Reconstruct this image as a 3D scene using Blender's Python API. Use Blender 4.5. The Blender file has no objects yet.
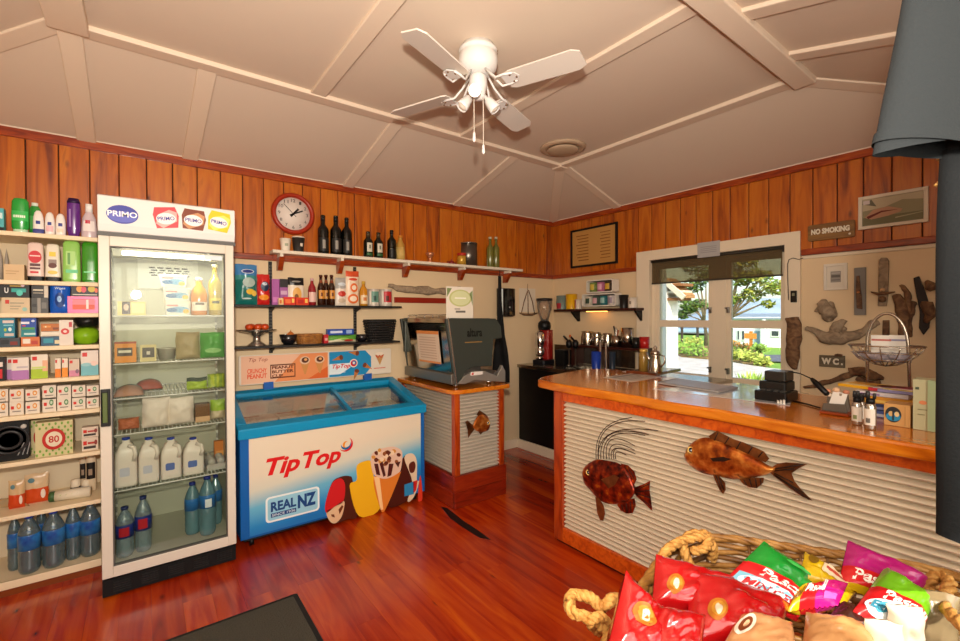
import bpy, math, random
from math import sin, cos, pi, radians, sqrt
from mathutils import Vector, Matrix, noise
random.seed(7)
S = bpy.context.scene
COL = S.collection
# ---------------------------------------------------------------- camera
YAW, PIT, ROL, FPX, EYE = radians(36.98), radians(-.514), radians(-.293), 447.2, 1.5
_F = Vector((sin(YAW)*cos(PIT), cos(YAW)*cos(PIT), sin(PIT)))
_R0 = Vector((cos(YAW), -sin(YAW), 0)); _U0 = _R0.cross(_F)
_R = _R0*cos(ROL) + _U0*sin(ROL); _U = _U0*cos(ROL) - _R0*sin(ROL)
EYEP = Vector((0, 0, EYE))
cd = bpy.data.cameras.new('camera'); cam = bpy.data.objects.new('camera', cd); COL.objects.link(cam)
cd.sensor_width = 36; cd.lens = FPX/960*36; cd.clip_start = .02
M3 = Matrix((_R, _U, -_F)).transposed()
cam.matrix_world = Matrix.Translation(EYEP) @ M3.to_4x4()
S.camera = cam
# ---------------------------------------------------------------- world, sun, large lamps, exposure
W = bpy.data.worlds.new('world'); S.world = W; W.use_nodes = True
nt = W.node_tree; nt.nodes.clear()
wo = nt.nodes.new('ShaderNodeOutputWorld'); bg = nt.nodes.new('ShaderNodeBackground')
sk = nt.nodes.new('ShaderNodeTexSky'); sk.sky_type = 'NISHITA'; sk.sun_disc = False
sk.sun_elevation = radians(38); sk.sun_rotation = radians(215); sk.air_density = 1.0; sk.dust_density = 2.0
nt.links.new(sk.outputs[0], bg.inputs[0]); nt.links.new(bg.outputs[0], wo.inputs[0])
bg.inputs[1].default_value = .30
def lamp(name, kind, loc, energy, color=(1, 1, 1), aim=None, **kw):
    l = bpy.data.lights.new(name, kind); l.energy = energy; l.color = color
    for k, v in kw.items(): setattr(l, k, v)
    o = bpy.data.objects.new(name, l); o.location = loc; COL.objects.link(o)
    if aim is not None: o.rotation_euler = (Vector(aim)-Vector(loc)).to_track_quat('-Z', 'Y').to_euler()
    return o
sun = lamp('sun', 'SUN', (-5, -8, 12), 4.2, (1, .93, .82), aim=(-5+.52, -8+.62, 12-.62), angle=radians(.5))
# the photographer's bounced flash, and an added fill lamp in place of daylight from behind the camera
lamp('camera_flash', 'SPOT', (-.06, -.05, 1.76), 260, (1, .89, .77), aim=(.9, 2.2, 2.45), shadow_soft_size=.04, spot_size=radians(155), spot_blend=1.)
lamp('front_fill_lamp', 'AREA', (.35, -.46, 1.86), 30, (1, .92, .81), aim=(1.2, 2.5, 1.5), shape='RECTANGLE', size=2.9, size_y=1.0)
S.view_settings.view_transform = 'Standard'; S.view_settings.look = 'None'
S.view_settings.exposure = .40; S.view_settings.gamma = 1; S.view_settings.use_curve_mapping = False
S.cycles.max_bounces = 10; S.cycles.transparent_max_bounces = 24; S.cycles.sample_clamp_indirect = 6
S.cycles.caustics_reflective = False; S.cycles.caustics_refractive = False
S.cycles.use_denoising = True
# ---------------------------------------------------------------- pixel -> plane
def ray(px, py): return _F + _R*((px-480)/FPX) - _U*((py-320.5)/FPX)
def onX(px, py, X): d = ray(px, py); return EYEP + d*(X/d.x)
def onY(px, py, Y): d = ray(px, py); return EYEP + d*(Y/d.y)
def onZ(px, py, Z): d = ray(px, py); return EYEP + d*((Z-EYE)/d.z)
def atD(px, py, D): return EYEP + ray(px, py)*D
def sY(pl, pr, pt, Y):
    a, b = onY(pl, pt, Y), onY(pr, pt, Y); return (a.x+b.x)/2, b.x-a.x, (a.z+b.z)/2
def sX(pl, pr, pt, X):
    a, b = onX(pl, pt, X), onX(pr, pt, X); return (a.y+b.y)/2, a.y-b.y, (a.z+b.z)/2
# ---------------------------------------------------------------- materials
def lin(h):
    h = h.lstrip('#'); c = [int(h[i:i+2], 16)/255 for i in (0, 2, 4)]
    return tuple(x/12.92 if x <= .04045 else ((x+.055)/1.055)**2.4 for x in c) + (1,)
_mc = {}
def C(hexc, rough=.5, metal=0., **kw):
    key = (hexc, rough, metal, tuple(sorted(kw.items())))
    if key in _mc: return _mc[key]
    m = bpy.data.materials.new('m_'+hexc.strip('#')); m.use_nodes = True
    b = m.node_tree.nodes['Principled BSDF']
    b.inputs['Base Color'].default_value = lin(hexc); b.inputs['Roughness'].default_value = rough; b.inputs['Metallic'].default_value = metal
    if metal == 0 and rough >= .3: b.inputs['Specular IOR Level'].default_value = .28
    for k, v in kw.items():
        if k == 'emit': b.inputs['Emission Color'].default_value = lin(hexc); b.inputs['Emission Strength'].default_value = v
        elif k == 'trans': b.inputs['Transmission Weight'].default_value = v
        elif k == 'ior': b.inputs['IOR'].default_value = v
        elif k == 'alpha': b.inputs['Alpha'].default_value = v
        elif k == 'coat': b.inputs['Coat Weight'].default_value = v
        elif k == 'sheen': b.inputs['Sheen Weight'].default_value = v
        elif k == 'bump':
            n = m.node_tree.nodes.new('ShaderNodeTexNoise'); n.inputs['Scale'].default_value = v[0]; n.inputs['Detail'].default_value = 4
            tc = m.node_tree.nodes.new('ShaderNodeTexCoord'); bp = m.node_tree.nodes.new('ShaderNodeBump')
            bp.inputs['Strength'].default_value = v[1]; bp.inputs['Distance'].default_value = .01
            L = m.node_tree.links; L.new(tc.outputs['Object'], n.inputs['Vector']); L.new(n.outputs['Fac'], bp.inputs['Height']); L.new(bp.outputs['Normal'], b.inputs['Normal'])
    _mc[key] = m; return m
def N(nt, t, **kw):
    n = nt.nodes.new(t)
    for k, v in kw.items(): setattr(n, k, v)
    return n
def ramp(nt, stops):
    r = nt.nodes.new('ShaderNodeValToRGB'); e = r.color_ramp.elements
    while len(e) < len(stops): e.new(.5)
    for i, (p, h) in enumerate(stops): e[i].position = p; e[i].color = lin(h)
    return r
def wood(name, stops, rough=.35, scale=(1, 1, 12), noise_scale=3., island=.25, coat=0., bump=.05, knots=True):
    m = bpy.data.materials.new(name); m.use_nodes = True; nt = m.node_tree; L = nt.links
    b = nt.nodes['Principled BSDF']; tc = N(nt, 'ShaderNodeTexCoord'); mp = N(nt, 'ShaderNodeMapping'); mp.inputs['Scale'].default_value = scale
    geo = N(nt, 'ShaderNodeNewGeometry')
    off = N(nt, 'ShaderNodeVectorMath', operation='SCALE'); off.inputs[0].default_value = (7.3, 3.1, 9.7); L.new(geo.outputs['Random Per Island'], off.inputs['Scale'])
    add = N(nt, 'ShaderNodeVectorMath', operation='ADD'); L.new(tc.outputs['Object'], add.inputs[0]); L.new(off.outputs[0], add.inputs[1]); L.new(add.outputs[0], mp.inputs['Vector'])
    n1 = N(nt, 'ShaderNodeTexNoise'); n1.inputs['Scale'].default_value = noise_scale; n1.inputs['Detail'].default_value = 7; n1.inputs['Distortion'].default_value = 1.2
    L.new(mp.outputs[0], n1.inputs['Vector'])
    mad = N(nt, 'ShaderNodeMath', operation='MULTIPLY_ADD'); mad.inputs[1].default_value = island; L.new(geo.outputs['Random Per Island'], mad.inputs[0])
    sub = N(nt, 'ShaderNodeMath', operation='SUBTRACT'); L.new(n1.outputs['Fac'], sub.inputs[0]); sub.inputs[1].default_value = island/2
    L.new(sub.outputs[0], mad.inputs[2])
    r = ramp(nt, stops); L.new(mad.outputs[0], r.inputs[0]); last = r.outputs[0]
    if knots:
        mk = N(nt, 'ShaderNodeMapping'); mk.inputs['Scale'].default_value = tuple(2.2 if s < 2 else 5.5 for s in scale) if False else tuple(1.5*s**.35*2 for s in scale)
        L.new(add.outputs[0], mk.inputs['Vector'])
        v = N(nt, 'ShaderNodeTexVoronoi'); v.inputs['Scale'].default_value = 1.0; L.new(mk.outputs[0], v.inputs['Vector'])
        kr = ramp(nt, [(.0, '#ffffff'), (.055, '#aaaaaa'), (.10, '#000000')]); L.new(v.outputs['Distance'], kr.inputs[0])
        mx = N(nt, 'ShaderNodeMix', data_type='RGBA'); L.new(kr.outputs[0], mx.inputs[0]); L.new(last, mx.inputs[6]); mx.inputs[7].default_value = lin('#3a1505'); last = mx.outputs[2]
    L.new(last, b.inputs['Base Color']); b.inputs['Roughness'].default_value = rough; b.inputs['Coat Weight'].default_value = coat; b.inputs['Coat Roughness'].default_value = .12
    bp = N(nt, 'ShaderNodeBump'); bp.inputs['Strength'].default_value = bump; bp.inputs['Distance'].default_value = .01; L.new(n1.outputs['Fac'], bp.inputs['Height']); L.new(bp.outputs[0], b.inputs['Normal'])
    return m
def clearglass(name, tint='#ffffff', refl=1.0, rough=0.02, body=0.):
    m = bpy.data.materials.new(name); m.use_nodes = True; nt = m.node_tree; nt.nodes.clear(); L = nt.links
    o = N(nt, 'ShaderNodeOutputMaterial'); t = N(nt, 'ShaderNodeBsdfTransparent'); t.inputs[0].default_value = lin(tint)
    g = N(nt, 'ShaderNodeBsdfGlossy'); g.inputs['Roughness'].default_value = rough
    fr = N(nt, 'ShaderNodeFresnel'); fr.inputs[0].default_value = 1.5
    mu = N(nt, 'ShaderNodeMath', operation='MULTIPLY'); mu.inputs[1].default_value = refl; L.new(fr.outputs[0], mu.inputs[0])
    mx = N(nt, 'ShaderNodeMixShader'); L.new(mu.outputs[0], mx.inputs[0]); L.new(t.outputs[0], mx.inputs[1]); L.new(g.outputs[0], mx.inputs[2])
    last = mx
    if body:
        d = N(nt, 'ShaderNodeBsdfDiffuse'); d.inputs[0].default_value = lin(tint)
        m2 = N(nt, 'ShaderNodeMixShader'); m2.inputs[0].default_value = body; L.new(mx.outputs[0], m2.inputs[1]); L.new(d.outputs[0], m2.inputs[2]); last = m2
    L.new(last.outputs[0], o.inputs[0]); return m
# ---------------------------------------------------------------- mesh builder
class MB:
    def __init__(s): s.v = []; s.f = []; s.m = []; s.s = []; s.mats = []
    def mi(s, mat):
        if mat not in s.mats: s.mats.append(mat)
        return s.mats.index(mat)
    def add(s, vs, fs, mat, smooth=False):
        b = len(s.v); s.v += [tuple(v) for v in vs]; ms = mat if isinstance(mat, list) else None
        for i, f in enumerate(fs):
            s.f.append(tuple(b+j for j in f)); s.m.append(s.mi(ms[i] if ms else mat)); s.s.append(smooth)
        return s
    def box(s, x0, x1, y0, y1, z0, z1, mat, M=None):
        s.nb = getattr(s, 'nb', -1)+1; e = (s.nb % 9)*.00011
        x0, x1, y0, y1, z0, z1 = min(x0, x1)-e, max(x0, x1)+e, min(y0, y1)-e, max(y0, y1)+e, min(z0, z1)-e, max(z0, z1)+e
        vs = [Vector((x, y, z)) for z in (z0, z1) for y in (y0, y1) for x in (x0, x1)]
        if M: vs = [M @ v for v in vs]
        return s.add(vs, [(0, 2, 3, 1), (4, 5, 7, 6), (0, 1, 5, 4), (2, 6, 7, 3), (0, 4, 6, 2), (1, 3, 7, 5)], mat)
    def bar(s, a, b, w, h, mat, up=(0, 0, 1)):
        a, b = Vector(a), Vector(b); d = (b-a).normalized(); x = d.cross(Vector(up)).normalized(); z = x.cross(d)
        vs = [p + x*sx*w/2 + z*sz*h/2 for p in (a, b) for sz in (-1, 1) for sx in (-1, 1)]
        return s.add(vs, [(0, 1, 3, 2), (4, 6, 7, 5), (0, 4, 5, 1), (2, 3, 7, 6), (0, 2, 6, 4), (1, 5, 7, 3)], mat)
    def tube(s, pts, r, mat, n=8, closed=False, sm=True, flat=1.):
        pts = [Vector(p) for p in pts]; k = len(pts); rs = r if isinstance(r, (list, tuple)) else [r]*k
        vs = []; x = None
        for i, p in enumerate(pts):
            t = (pts[(i+1) % k]-pts[i-1]) if closed else (pts[min(i+1, k-1)]-pts[max(i-1, 0)])
            t = t.normalized() if t.length > 1e-9 else Vector((0, 0, 1))
            if x is None: x = t.orthogonal().normalized()
            else:
                x = x - t*x.dot(t); x = x.normalized() if x.length > 1e-6 else t.orthogonal().normalized()
            y = t.cross(x)
            for j in range(n):
                a = 2*pi*j/n; vs.append(p + x*cos(a)*rs[i] + y*sin(a)*rs[i]*flat)
        fs = []
        for i in range(k if closed else k-1):
            for j in range(n): fs.append((i*n+j, i*n+(j+1) % n, ((i+1) % k)*n+(j+1) % n, ((i+1) % k)*n+j))
        if not closed: fs += [tuple(range(n-1, -1, -1)), tuple((k-1)*n+j for j in range(n))]
        return s.add(vs, fs, mat, sm)
    def lathe(s, prof, mat, n=18, c=(0, 0, 0), sx=1., sy=1., M=None):
        vs = []
        for r, z in prof:
            for j in range(n):
                a = 2*pi*j/n; v = Vector((c[0]+r*sx*cos(a), c[1]+r*sy*sin(a), c[2]+z)); vs.append(M @ v if M else v)
        fs = []; ms = []
        for i in range(len(prof)-1):
            for j in range(n):
                fs.append((i*n+j, i*n+(j+1) % n, (i+1)*n+(j+1) % n, (i+1)*n+j)); ms.append(mat[i] if isinstance(mat, list) else mat)
        if prof[0][0] > 1e-5: fs.append(tuple(range(n-1, -1, -1))); ms.append(ms[0])
        if prof[-1][0] > 1e-5: fs.append(tuple((len(prof)-1)*n+j for j in range(n))); ms.append(ms[-1])
        return s.add(vs, fs, ms, True)
    def prism(s, poly, d0, d1, mat, plane='xz', M=None):
        def P(a, b, d): return {'xz': (a, d, b), 'xy': (a, b, d), 'yz': (d, a, b)}[plane]
        n = len(poly); vs = [Vector(P(a, b, d)) for d in (d0, d1) for a, b in poly]
        if M: vs = [M @ v for v in vs]
        fs = [tuple(range(n)), tuple(range(2*n-1, n-1, -1))] + [(i, i+n, (i+1) % n+n, (i+1) % n) for i in range(n)]
        return s.add(vs, fs, mat)
    def grid(s, fn, nu, nv, mat, smooth=True, cu=False):
        vs = [fn(i/nu, j/nv) for j in range(nv+1) for i in range(nu+(0 if cu else 1))]; w = nu if cu else nu+1
        fs = []; ms = []
        for j in range(nv):
            for i in range(nu):
                fs.append((j*w+i, j*w+(i+1) % w, (j+1)*w+(i+1) % w, (j+1)*w+i)); ms.append(mat((i+.5)/nu, (j+.5)/nv) if callable(mat) else mat)
        return s.add(vs, fs, ms, smooth)
    def text(s, string, x0, x1, z0, z1, mat, y=0., bold=0., shear=0., fn=None, keep=False, M=None):
        cu = bpy.data.curves.new('t', 'FONT'); cu.body = string; cu.offset = bold; cu.shear = shear; cu.resolution_u = 3; cu.fill_mode = 'FRONT'
        ob = bpy.data.objects.new('t', cu); COL.objects.link(ob); bpy.context.view_layer.update()
        me = bpy.data.meshes.new_from_object(ob.evaluated_get(bpy.context.evaluated_depsgraph_get()))
        vs = [v.co.copy() for v in me.vertices]; fs = [tuple(p.vertices) for p in me.polygons]
        bpy.data.objects.remove(ob); bpy.data.curves.remove(cu); bpy.data.meshes.remove(me)
        if not vs: return s
        ax, bx = min(v.x for v in vs), max(v.x for v in vs); az, bz = min(v.y for v in vs), max(v.y for v in vs)
        kx = (x1-x0)/(bx-ax); kz = (z1-z0)/(bz-az)
        if keep: kx = kz = min(kx, kz)
        cx, cz = (x0+x1)/2, (z0+z1)/2
        out = []
        for v in vs:
            X = cx+(v.x-(ax+bx)/2)*kx; Z = cz+(v.y-(az+bz)/2)*kz
            p = Vector(fn(X, Z)) if fn else Vector((X, y, Z)); out.append(M @ p if M else p)
        return s.add(out, fs, mat)
    def xf(s, M, start=0):
        for i in range(start, len(s.v)): s.v[i] = tuple(M @ Vector(s.v[i]))
        return s
    def jitter(s, amp, sc, start=0, seed=0):
        o = Vector((seed*3.1, seed*1.7, seed*.9))
        for i in range(start, len(s.v)):
            v = Vector(s.v[i]); s.v[i] = tuple(v + noise.noise_vector(v*sc+o)*amp)
        return s
    def build(s, name, parent=None, bevel=0, loc=None, subd=0):
        me = bpy.data.meshes.new(name); me.from_pydata(s.v, [], s.f); me.validate(clean_customdata=False)
        for m in s.mats: me.materials.append(m)
        if len(me.polygons) == len(s.f):
            me.polygons.foreach_set('material_index', s.m); me.polygons.foreach_set('use_smooth', s.s)
        me.update()
        o = bpy.data.objects.new(name, me); COL.objects.link(o)
        if parent: o.parent = parent
        if loc is not None: o.location = loc
        if bevel:
            b = o.modifiers.new('bevel', 'BEVEL'); b.width = bevel; b.segments = 2; b.limit_method = 'ANGLE'; b.angle_limit = radians(40)
        if subd:
            b = o.modifiers.new('sub', 'SUBSURF'); b.levels = subd; b.render_levels = subd
        return o
def tag(o, label=None, cat=None, group=None, kind=None):
    if label: o['label'] = label
    if cat: o['category'] = cat
    if group: o['group'] = group
    if kind: o['kind'] = kind
    return o
def thing(name, label, cat, loc=(0, 0, 0), rz=0, group=None):
    o = bpy.data.objects.new(name, None); o.empty_display_size = .05; COL.objects.link(o); o.location = loc; o.rotation_euler = (0, 0, radians(rz))
    return tag(o, label, cat, group)
def solid(name, label, cat, mb, loc=(0, 0, 0), rz=0, group=None, bevel=0):
    o = mb.build(name, None, bevel); o.location = loc; o.rotation_euler = (0, 0, radians(rz)); return tag(o, label, cat, group)
def struct(name, mb, label=None, parent=None, bevel=0):
    o = mb.build(name, parent, bevel)
    return tag(o, label, None, None, 'structure')
def dup(root, loc, rz=None, label=None, group=None):
    r = root.copy(); COL.objects.link(r); r.location = loc
    if rz is not None: r.rotation_euler = (0, 0, radians(rz))
    if label: r['label'] = label
    if group: r['group'] = group
    def rec(a, b):
        for ch in list(a.children):
            if ch is b: continue
            c = ch.copy(); COL.objects.link(c); c.parent = b; rec(ch, c)
    rec(root, r); return r
YW, XW = 3.85, 4.025
BLACK = C('#0b0b0c', .45); WHITE = C('#e9e4da', .5); STEEL = C('#c9c6c0', .22, 1.); CHROME = C('#dcdcdc', .1, 1.); DKSTEEL = C('#8d8a85', .3, 1.)
# ================================================================ room
PINE = wood('pine_panelling', [(.2, '#6e2a05'), (.38, '#a04c09'), (.52, '#b45c0d'), (.68, '#be6a14'), (.85, '#8a3f08')], rough=.28, scale=(9, 9, .9), noise_scale=2.0, island=.20, coat=.25)
TRIMW = wood('stained_trim', [(.3, '#641903'), (.5, '#8f3206'), (.7, '#a8480a')], rough=.3, scale=(1.5, 1.5, 9), noise_scale=3, island=.1, coat=.2, knots=False)
PAINT = C('#dcc29c', .6, bump=(60, .04)); CEIL = C('#d6c4b0', .7, bump=(30, .03)); CEILB = C('#decbb5', .55)
WHT = C('#e2d2b8', .45); DADO = C('#d9cdb9', .5)
ZB, ZT = 1.985, 2.64
# floor: varnished boards, each board a solid plank
FLM = wood('varnished_floor', [(.15, '#741503'), (.38, '#982404'), (.52, '#aa3206'), (.66, '#b94208'), (.85, '#c6540c')], rough=.27, scale=(7, .7, 7), noise_scale=2.0, island=.30, coat=.3, bump=.03)
mb = MB(); x = -1.3; rnd = random.Random(3)
while x < 4.05:
    w = .132; y = -.55 - rnd.random()*1.2
    while y < YW:
        L = rnd.choice((.9, 1.4, 1.9, 2.4)); y1 = min(y+L, YW+.02)
        if y1 > -.55: mb.box(x+.0008, x+w-.0008, max(y, -.55)+.0006, y1-.0006, -.03, 0, FLM)
        y = y1
        if y1 > YW: break
    x += w
mb.box(-1.35, 4.1, -.6, YW+.05, -.06, -.006, C('#1c0602', .6))
struct('floor', mb, 'varnished red brown timber board floor')
# walls
mb = MB(); mb.box(-1.32, 4.12, YW, YW+.1, 0, 2.7, PAINT); struct('wall_back', mb, 'cream lower wall behind the fridges')
mb = MB(); wy0, wy1, wz0, wz1 = 1.335, 2.545, .90, 2.05
mb.box(XW, XW+.1, wy1, YW+.1, 0, 2.7, PAINT); mb.box(XW, XW+.1, -.6, wy0, 0, 2.7, PAINT); mb.box(XW, XW+.1, wy0, wy1, 0, wz0, PAINT); mb.box(XW, XW+.1, wy0, wy1, wz1, 2.7, PAINT)
struct('wall_right', mb, 'cream wall around the window')
mb = MB(); mb.box(-1.38, -1.28, -.6, YW+.1, 0, 2.7, PAINT); struct('wall_left', mb)
mb = MB(); mb.box(-1.38, -1.2, -.6, -.5, 0, 2.7, PAINT); mb.box(1.9, 4.12, -.6, -.5, 0, 2.7, PAINT); mb.box(-1.2, 1.9, -.6, -.5, 2.4, 2.7, PAINT); mb.box(-1.2, 1.9, -.6, -.5, 0, .3, PAINT)
struct('wall_front', mb, 'front wall with the shop front opening')
mb = MB()
for xx in (-1.2, -.2, .85, 1.85): mb.box(xx, xx+.05, -.58, -.52, .3, 2.4, WHT)
mb.box(-1.2, 1.9, -.58, -.52, .3, .36, WHT); mb.box(-1.2, 1.9, -.58, -.52, 2.34, 2.4, WHT)
struct('window_2', mb, 'glazed shop front behind the camera')
mb = MB()
for q in ((-6, 6, -4.5, -1.62), (-6, 6, -1.16, -.6), (-6, -.34, -1.62, -1.16), (.12, 6, -1.62, -1.16)): mb.box(*q, 2.45, 2.5, WHT)  # added roof keeps the sun out, with a slot for the basket's sun patch
for x in (-2.5, 3.5): mb.box(x, x+.1, -4.4, -4.3, -.1, 2.45, WHT)
struct('sun_block_roof', mb, 'added sun blocking roof outside the shop front')
mb = MB(); mb.box(-8, 8, -9, -.6, -.12, -.02, C('#9a9186', .9)); struct('verandah_floor', mb)
# pine boards above the picture rail
mb = MB(); bw = .1475; x = -1.30
while x < XW-.01:
    x1 = min(x+bw, XW-.002); mb.box(x+.0035, x1-.0035, YW-.016, YW+.01, ZB, ZT, PINE); x += bw
struct('trim_1', mb, 'vertical pine boards along the upper back wall', bevel=.004)
mb = MB(); y = YW-.016
while y > -.5:
    y0 = y-bw; mb.box(XW-.016, XW+.01, y0+.0035, y-.0035, ZB if (y0 > 2.52 or y < 1.40) else 2.1, ZT, PINE); y = y0
mb.box(XW-.005, XW+.005, -.5, 1.25, ZB, ZT, C('#3b1503', .7)); mb.box(XW-.005, XW+.005, 2.67, YW, ZB, ZT, C('#3b1503', .7)); mb.box(XW-.005, XW+.005, 1.25, 2.67, 2.14, ZT, C('#3b1503', .7))
mb.box(-1.3, XW, YW-.005, YW+.005, ZB, ZT, C('#3b1503', .7))
struct('trim_2', mb, 'vertical pine boards along the upper window wall', bevel=.004)
mb = MB(); mb.box(-1.28, XW, YW-.032, YW, ZB-.035, ZB+.012, TRIMW); mb.box(-1.28, XW, YW-.035, YW, ZT-.05, ZT+.005, TRIMW); struct('trim_3', mb, 'stained rails along the back wall', bevel=.006)
mb = MB()
for a, b in ((-.5, 1.25), (2.672, YW)): mb.box(XW-.032, XW, a, b, ZB-.035, ZB+.012, TRIMW)
mb.box(XW-.035, XW, -.5, YW, ZT-.05, ZT+.005, TRIMW); struct('trim_4', mb, 'stained rails along the window wall', bevel=.006)
mb = MB(); mb.box(XW-.014, XW, -.5, 1.25, ZB-.062, ZB-.036, WHT); mb.box(-1.28, 4.02, YW-.03, YW, ZT+.004, ZT+.03, CEILB); mb.box(XW-.03, XW, -.5, YW, ZT+.004, ZT+.03, CEILB); struct('trim_5', mb, 'cream scotia between pine boards and ceiling', bevel=.005)
mb = MB(); mb.box(3.405, 3.425, 2.55, YW, 0, .1, WHT); mb.box(2.42, 3.41, YW-.02, YW, 0, .1, WHT); struct('baseboard_back', mb, bevel=.004)
# ceiling: raised flat with sloping borders
TX0, TX1, TY0, TY1, TZ, EZ = -.3, 3.1, 1.0, 2.87, 2.90, 2.645
mb = MB()
o = [(-1.28, .02, EZ), (XW, .02, EZ), (XW, YW, EZ), (-1.28, YW, EZ)]; t = [(TX0, TY0, TZ), (TX1, TY0, TZ), (TX1, TY1, TZ), (TX0, TY1, TZ)]
vs = o+t+[(p[0], p[1], p[2]+.08) for p in o+t]
fs = [(4, 5, 6, 7)] + [(i, (i+1) % 4, (i+1) % 4+4, i+4) for i in range(4)]
fs += [tuple(j+8 for j in reversed(f)) for f in fs] + [(i, i+8, (i+1) % 4+8, (i+1) % 4) for i in range(4)]
mb.add(vs, fs, CEIL); mb.box(-1.38, 4.12, -.6, .02, EZ, EZ+.08, CEIL)
struct('ceiling', mb, 'cream panelled ceiling with sloping borders')
def zs(v): return EZ + v/(.98)*(TZ-EZ)
BW = .095
def batten(nm, a, b, w=BW, h=.024, up=(0, 0, 1), lab=None):
    m = MB(); m.bar(a, b, w, h, CEILB, up); struct(nm, m, lab or 'cream ceiling batten', bevel=.006)
k = 6
nb = Vector((0, (TZ-EZ), .98)).normalized()
for (xb, xt) in ((-.28, -.27), (.28, .30), (1.44, 1.46), (2.58, 2.58)):
    batten('trim_%d' % k, (xb, YW-.02, EZ-.002), (xt, TY1+.02, TZ-.007), up=nb); k += 1
for yb in (2.90,):
    batten('trim_%d' % k, (XW-.02, yb, EZ-.002), (TX1+.02, yb-.05, TZ-.007), up=(.26, 0, .97)); k += 1
for xx in (.885, 2.0): batten('trim_%d' % k, (xx, TY0, TZ-.006), (xx, TY1, TZ-.006)); k += 1
for a, b, up in (((XW-.02, YW-.02, EZ), (TX1, TY1, TZ-.006), (.2, .2, 1)), ((-1.26, YW-.02, EZ), (TX0, TY1, TZ-.006), (-.2, .2, 1)), ((XW-.02, .04, EZ), (TX1, TY0, TZ-.006), (.2, -.2, 1)), ((-1.26, .04, EZ), (TX0, TY0, TZ-.006), (-.2, -.2, 1))):
    batten('trim_%d' % k, a, b, up=up); k += 1
for xx in (1.45, 2.2, 2.75): batten('trim_%d' % k, (xx, .05, EZ), (xx, TY0, TZ-.006), up=(0, -.26, .97)); k += 1
for yy in (2.25, 1.5): batten('trim_%d' % k, (-1.27, yy, EZ), (TX0, yy, TZ-.006), up=(-.26, 0, .97)); k += 1
batten('trim_%d' % k, (TX0-.05, TY1+.012, TZ-.008), (TX1+.05, TY1+.012, TZ-.008), h=.034, lab='long cream batten above the fridges'); k += 1
batten('trim_%d' % k, (TX1+.012, TY0-.05, TZ-.008), (TX1+.012, TY1+.05, TZ-.008), h=.034, lab='long cream batten above the window'); k += 1
batten('trim_%d' % k, (TX0-.02, .955, TZ-.022), (TX1+.02, .955, TZ-.022), w=.11, h=.075, lab='deep cream ceiling beam at right'); k += 1
m = MB(); m.box(TX1-.04, TX1+.07, TY1-.04, TY1+.07, TZ-.034, TZ-.004, CEILB); struct('trim_%d' % k, m, 'cream block where the ceiling battens meet', bevel=.006); k += 1
batten('trim_%d' % k, (-.27, .9, TZ-.016), (-.27, TY1, TZ-.016), w=.15, h=.06, lab='deep cream ceiling beam at left'); k += 1
# window in the right wall
GL = clearglass('window_glass', '#f4f7f6', .8)
mb = MB()
mb.box(XW-.03, XW+.02, 2.525, 2.67, .86, 2.14, WHT); mb.box(XW-.03, XW+.02, 1.255, 1.36, .86, 2.14, WHT); mb.box(XW-.03, XW+.02, 1.255, 2.67, 2.045, 2.14, WHT); mb.box(XW-.05, XW+.1, 1.2, 2.7, .86, .905, WHT)
mb.box(XW+.02, XW+.1, 2.49, 2.545, .9, 2.05, WHT); mb.box(XW+.02, XW+.1, 1.335, 1.365, .9, 2.05, WHT); mb.box(XW+.02, XW+.1, 1.335, 2.545, 2.0, 2.05, WHT); mb.box(XW+.02, XW+.09, 1.82, 1.935, .9, 2.05, WHT)
win = struct('window_1', mb, 'white timber casement window above the counter', bevel=.004)
for a, b in ((1.935, 2.49), (1.365, 1.82)):
    m = MB()
    for y0, y1, z0, z1 in ((a, a+.04, .9, 2.0), (b-.04, b, .9, 2.0), (a, b, .9, .96), (a, b, 1.955, 2.0), (a, b, 1.39, 1.455)): m.box(XW+.03, XW+.065, y0, y1, z0, z1, WHT)
    sash = tag(m.build('sash', win, bevel=.003), kind='structure')
    m = MB(); m.box(XW+.045, XW+.049, a+.03, b-.03, .95, 1.40, GL); m.box(XW+.045, XW+.049, a+.03, b-.03, 1.445, 1.97, GL); tag(m.build('pane', sash), kind='structure')
    for z in (1.52, .99):
        m = MB(); yy = a+.02 if a > 1.9 else b-.02; m.box(XW+.005, XW+.03, yy-.008, yy+.008, z, z+.05, DKSTEEL); m.box(XW-.002, XW+.012, yy-.005, yy+.02, z+.035, z+.047, DKSTEEL); tag(m.build('latch', sash), kind='structure')
# ================================================================ outside the window
def noisemat(name, stops, scale=6, rough=.8, bump=.3):
    m = bpy.data.materials.new(name); m.use_nodes = True; nt = m.node_tree; L = nt.links; b = nt.nodes['Principled BSDF']
    tc = N(nt, 'ShaderNodeTexCoord'); n = N(nt, 'ShaderNodeTexNoise'); n.inputs['Scale'].default_value = scale; n.inputs['Detail'].default_value = 6; L.new(tc.outputs['Object'], n.inputs['Vector'])
    r = ramp(nt, stops); L.new(n.outputs['Fac'], r.inputs[0]); L.new(r.outputs[0], b.inputs['Base Color']); b.inputs['Roughness'].default_value = rough
    bp = N(nt, 'ShaderNodeBump'); bp.inputs['Strength'].default_value = bump; bp.inputs['Distance'].default_value = .02; L.new(n.outputs['Fac'], bp.inputs['Height']); L.new(bp.outputs[0], b.inputs['Normal'])
    return m
GZ = -.15
CONC = noisemat('pale_concrete', [(.3, '#b9ada0'), (.6, '#d2c8bc')], 3, .9, .1); ASPH = noisemat('asphalt', [(.3, '#55565c'), (.7, '#72737a')], 20, .9, .3)
LAWN = noisemat('lawn_grass', [(.3, '#5d8a1c'), (.7, '#94b640')], 8, .9, .5); SOIL = noisemat('garden_soil', [(.3, '#6a4a26'), (.7, '#a8884c')], 7, .9, .5)
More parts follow.
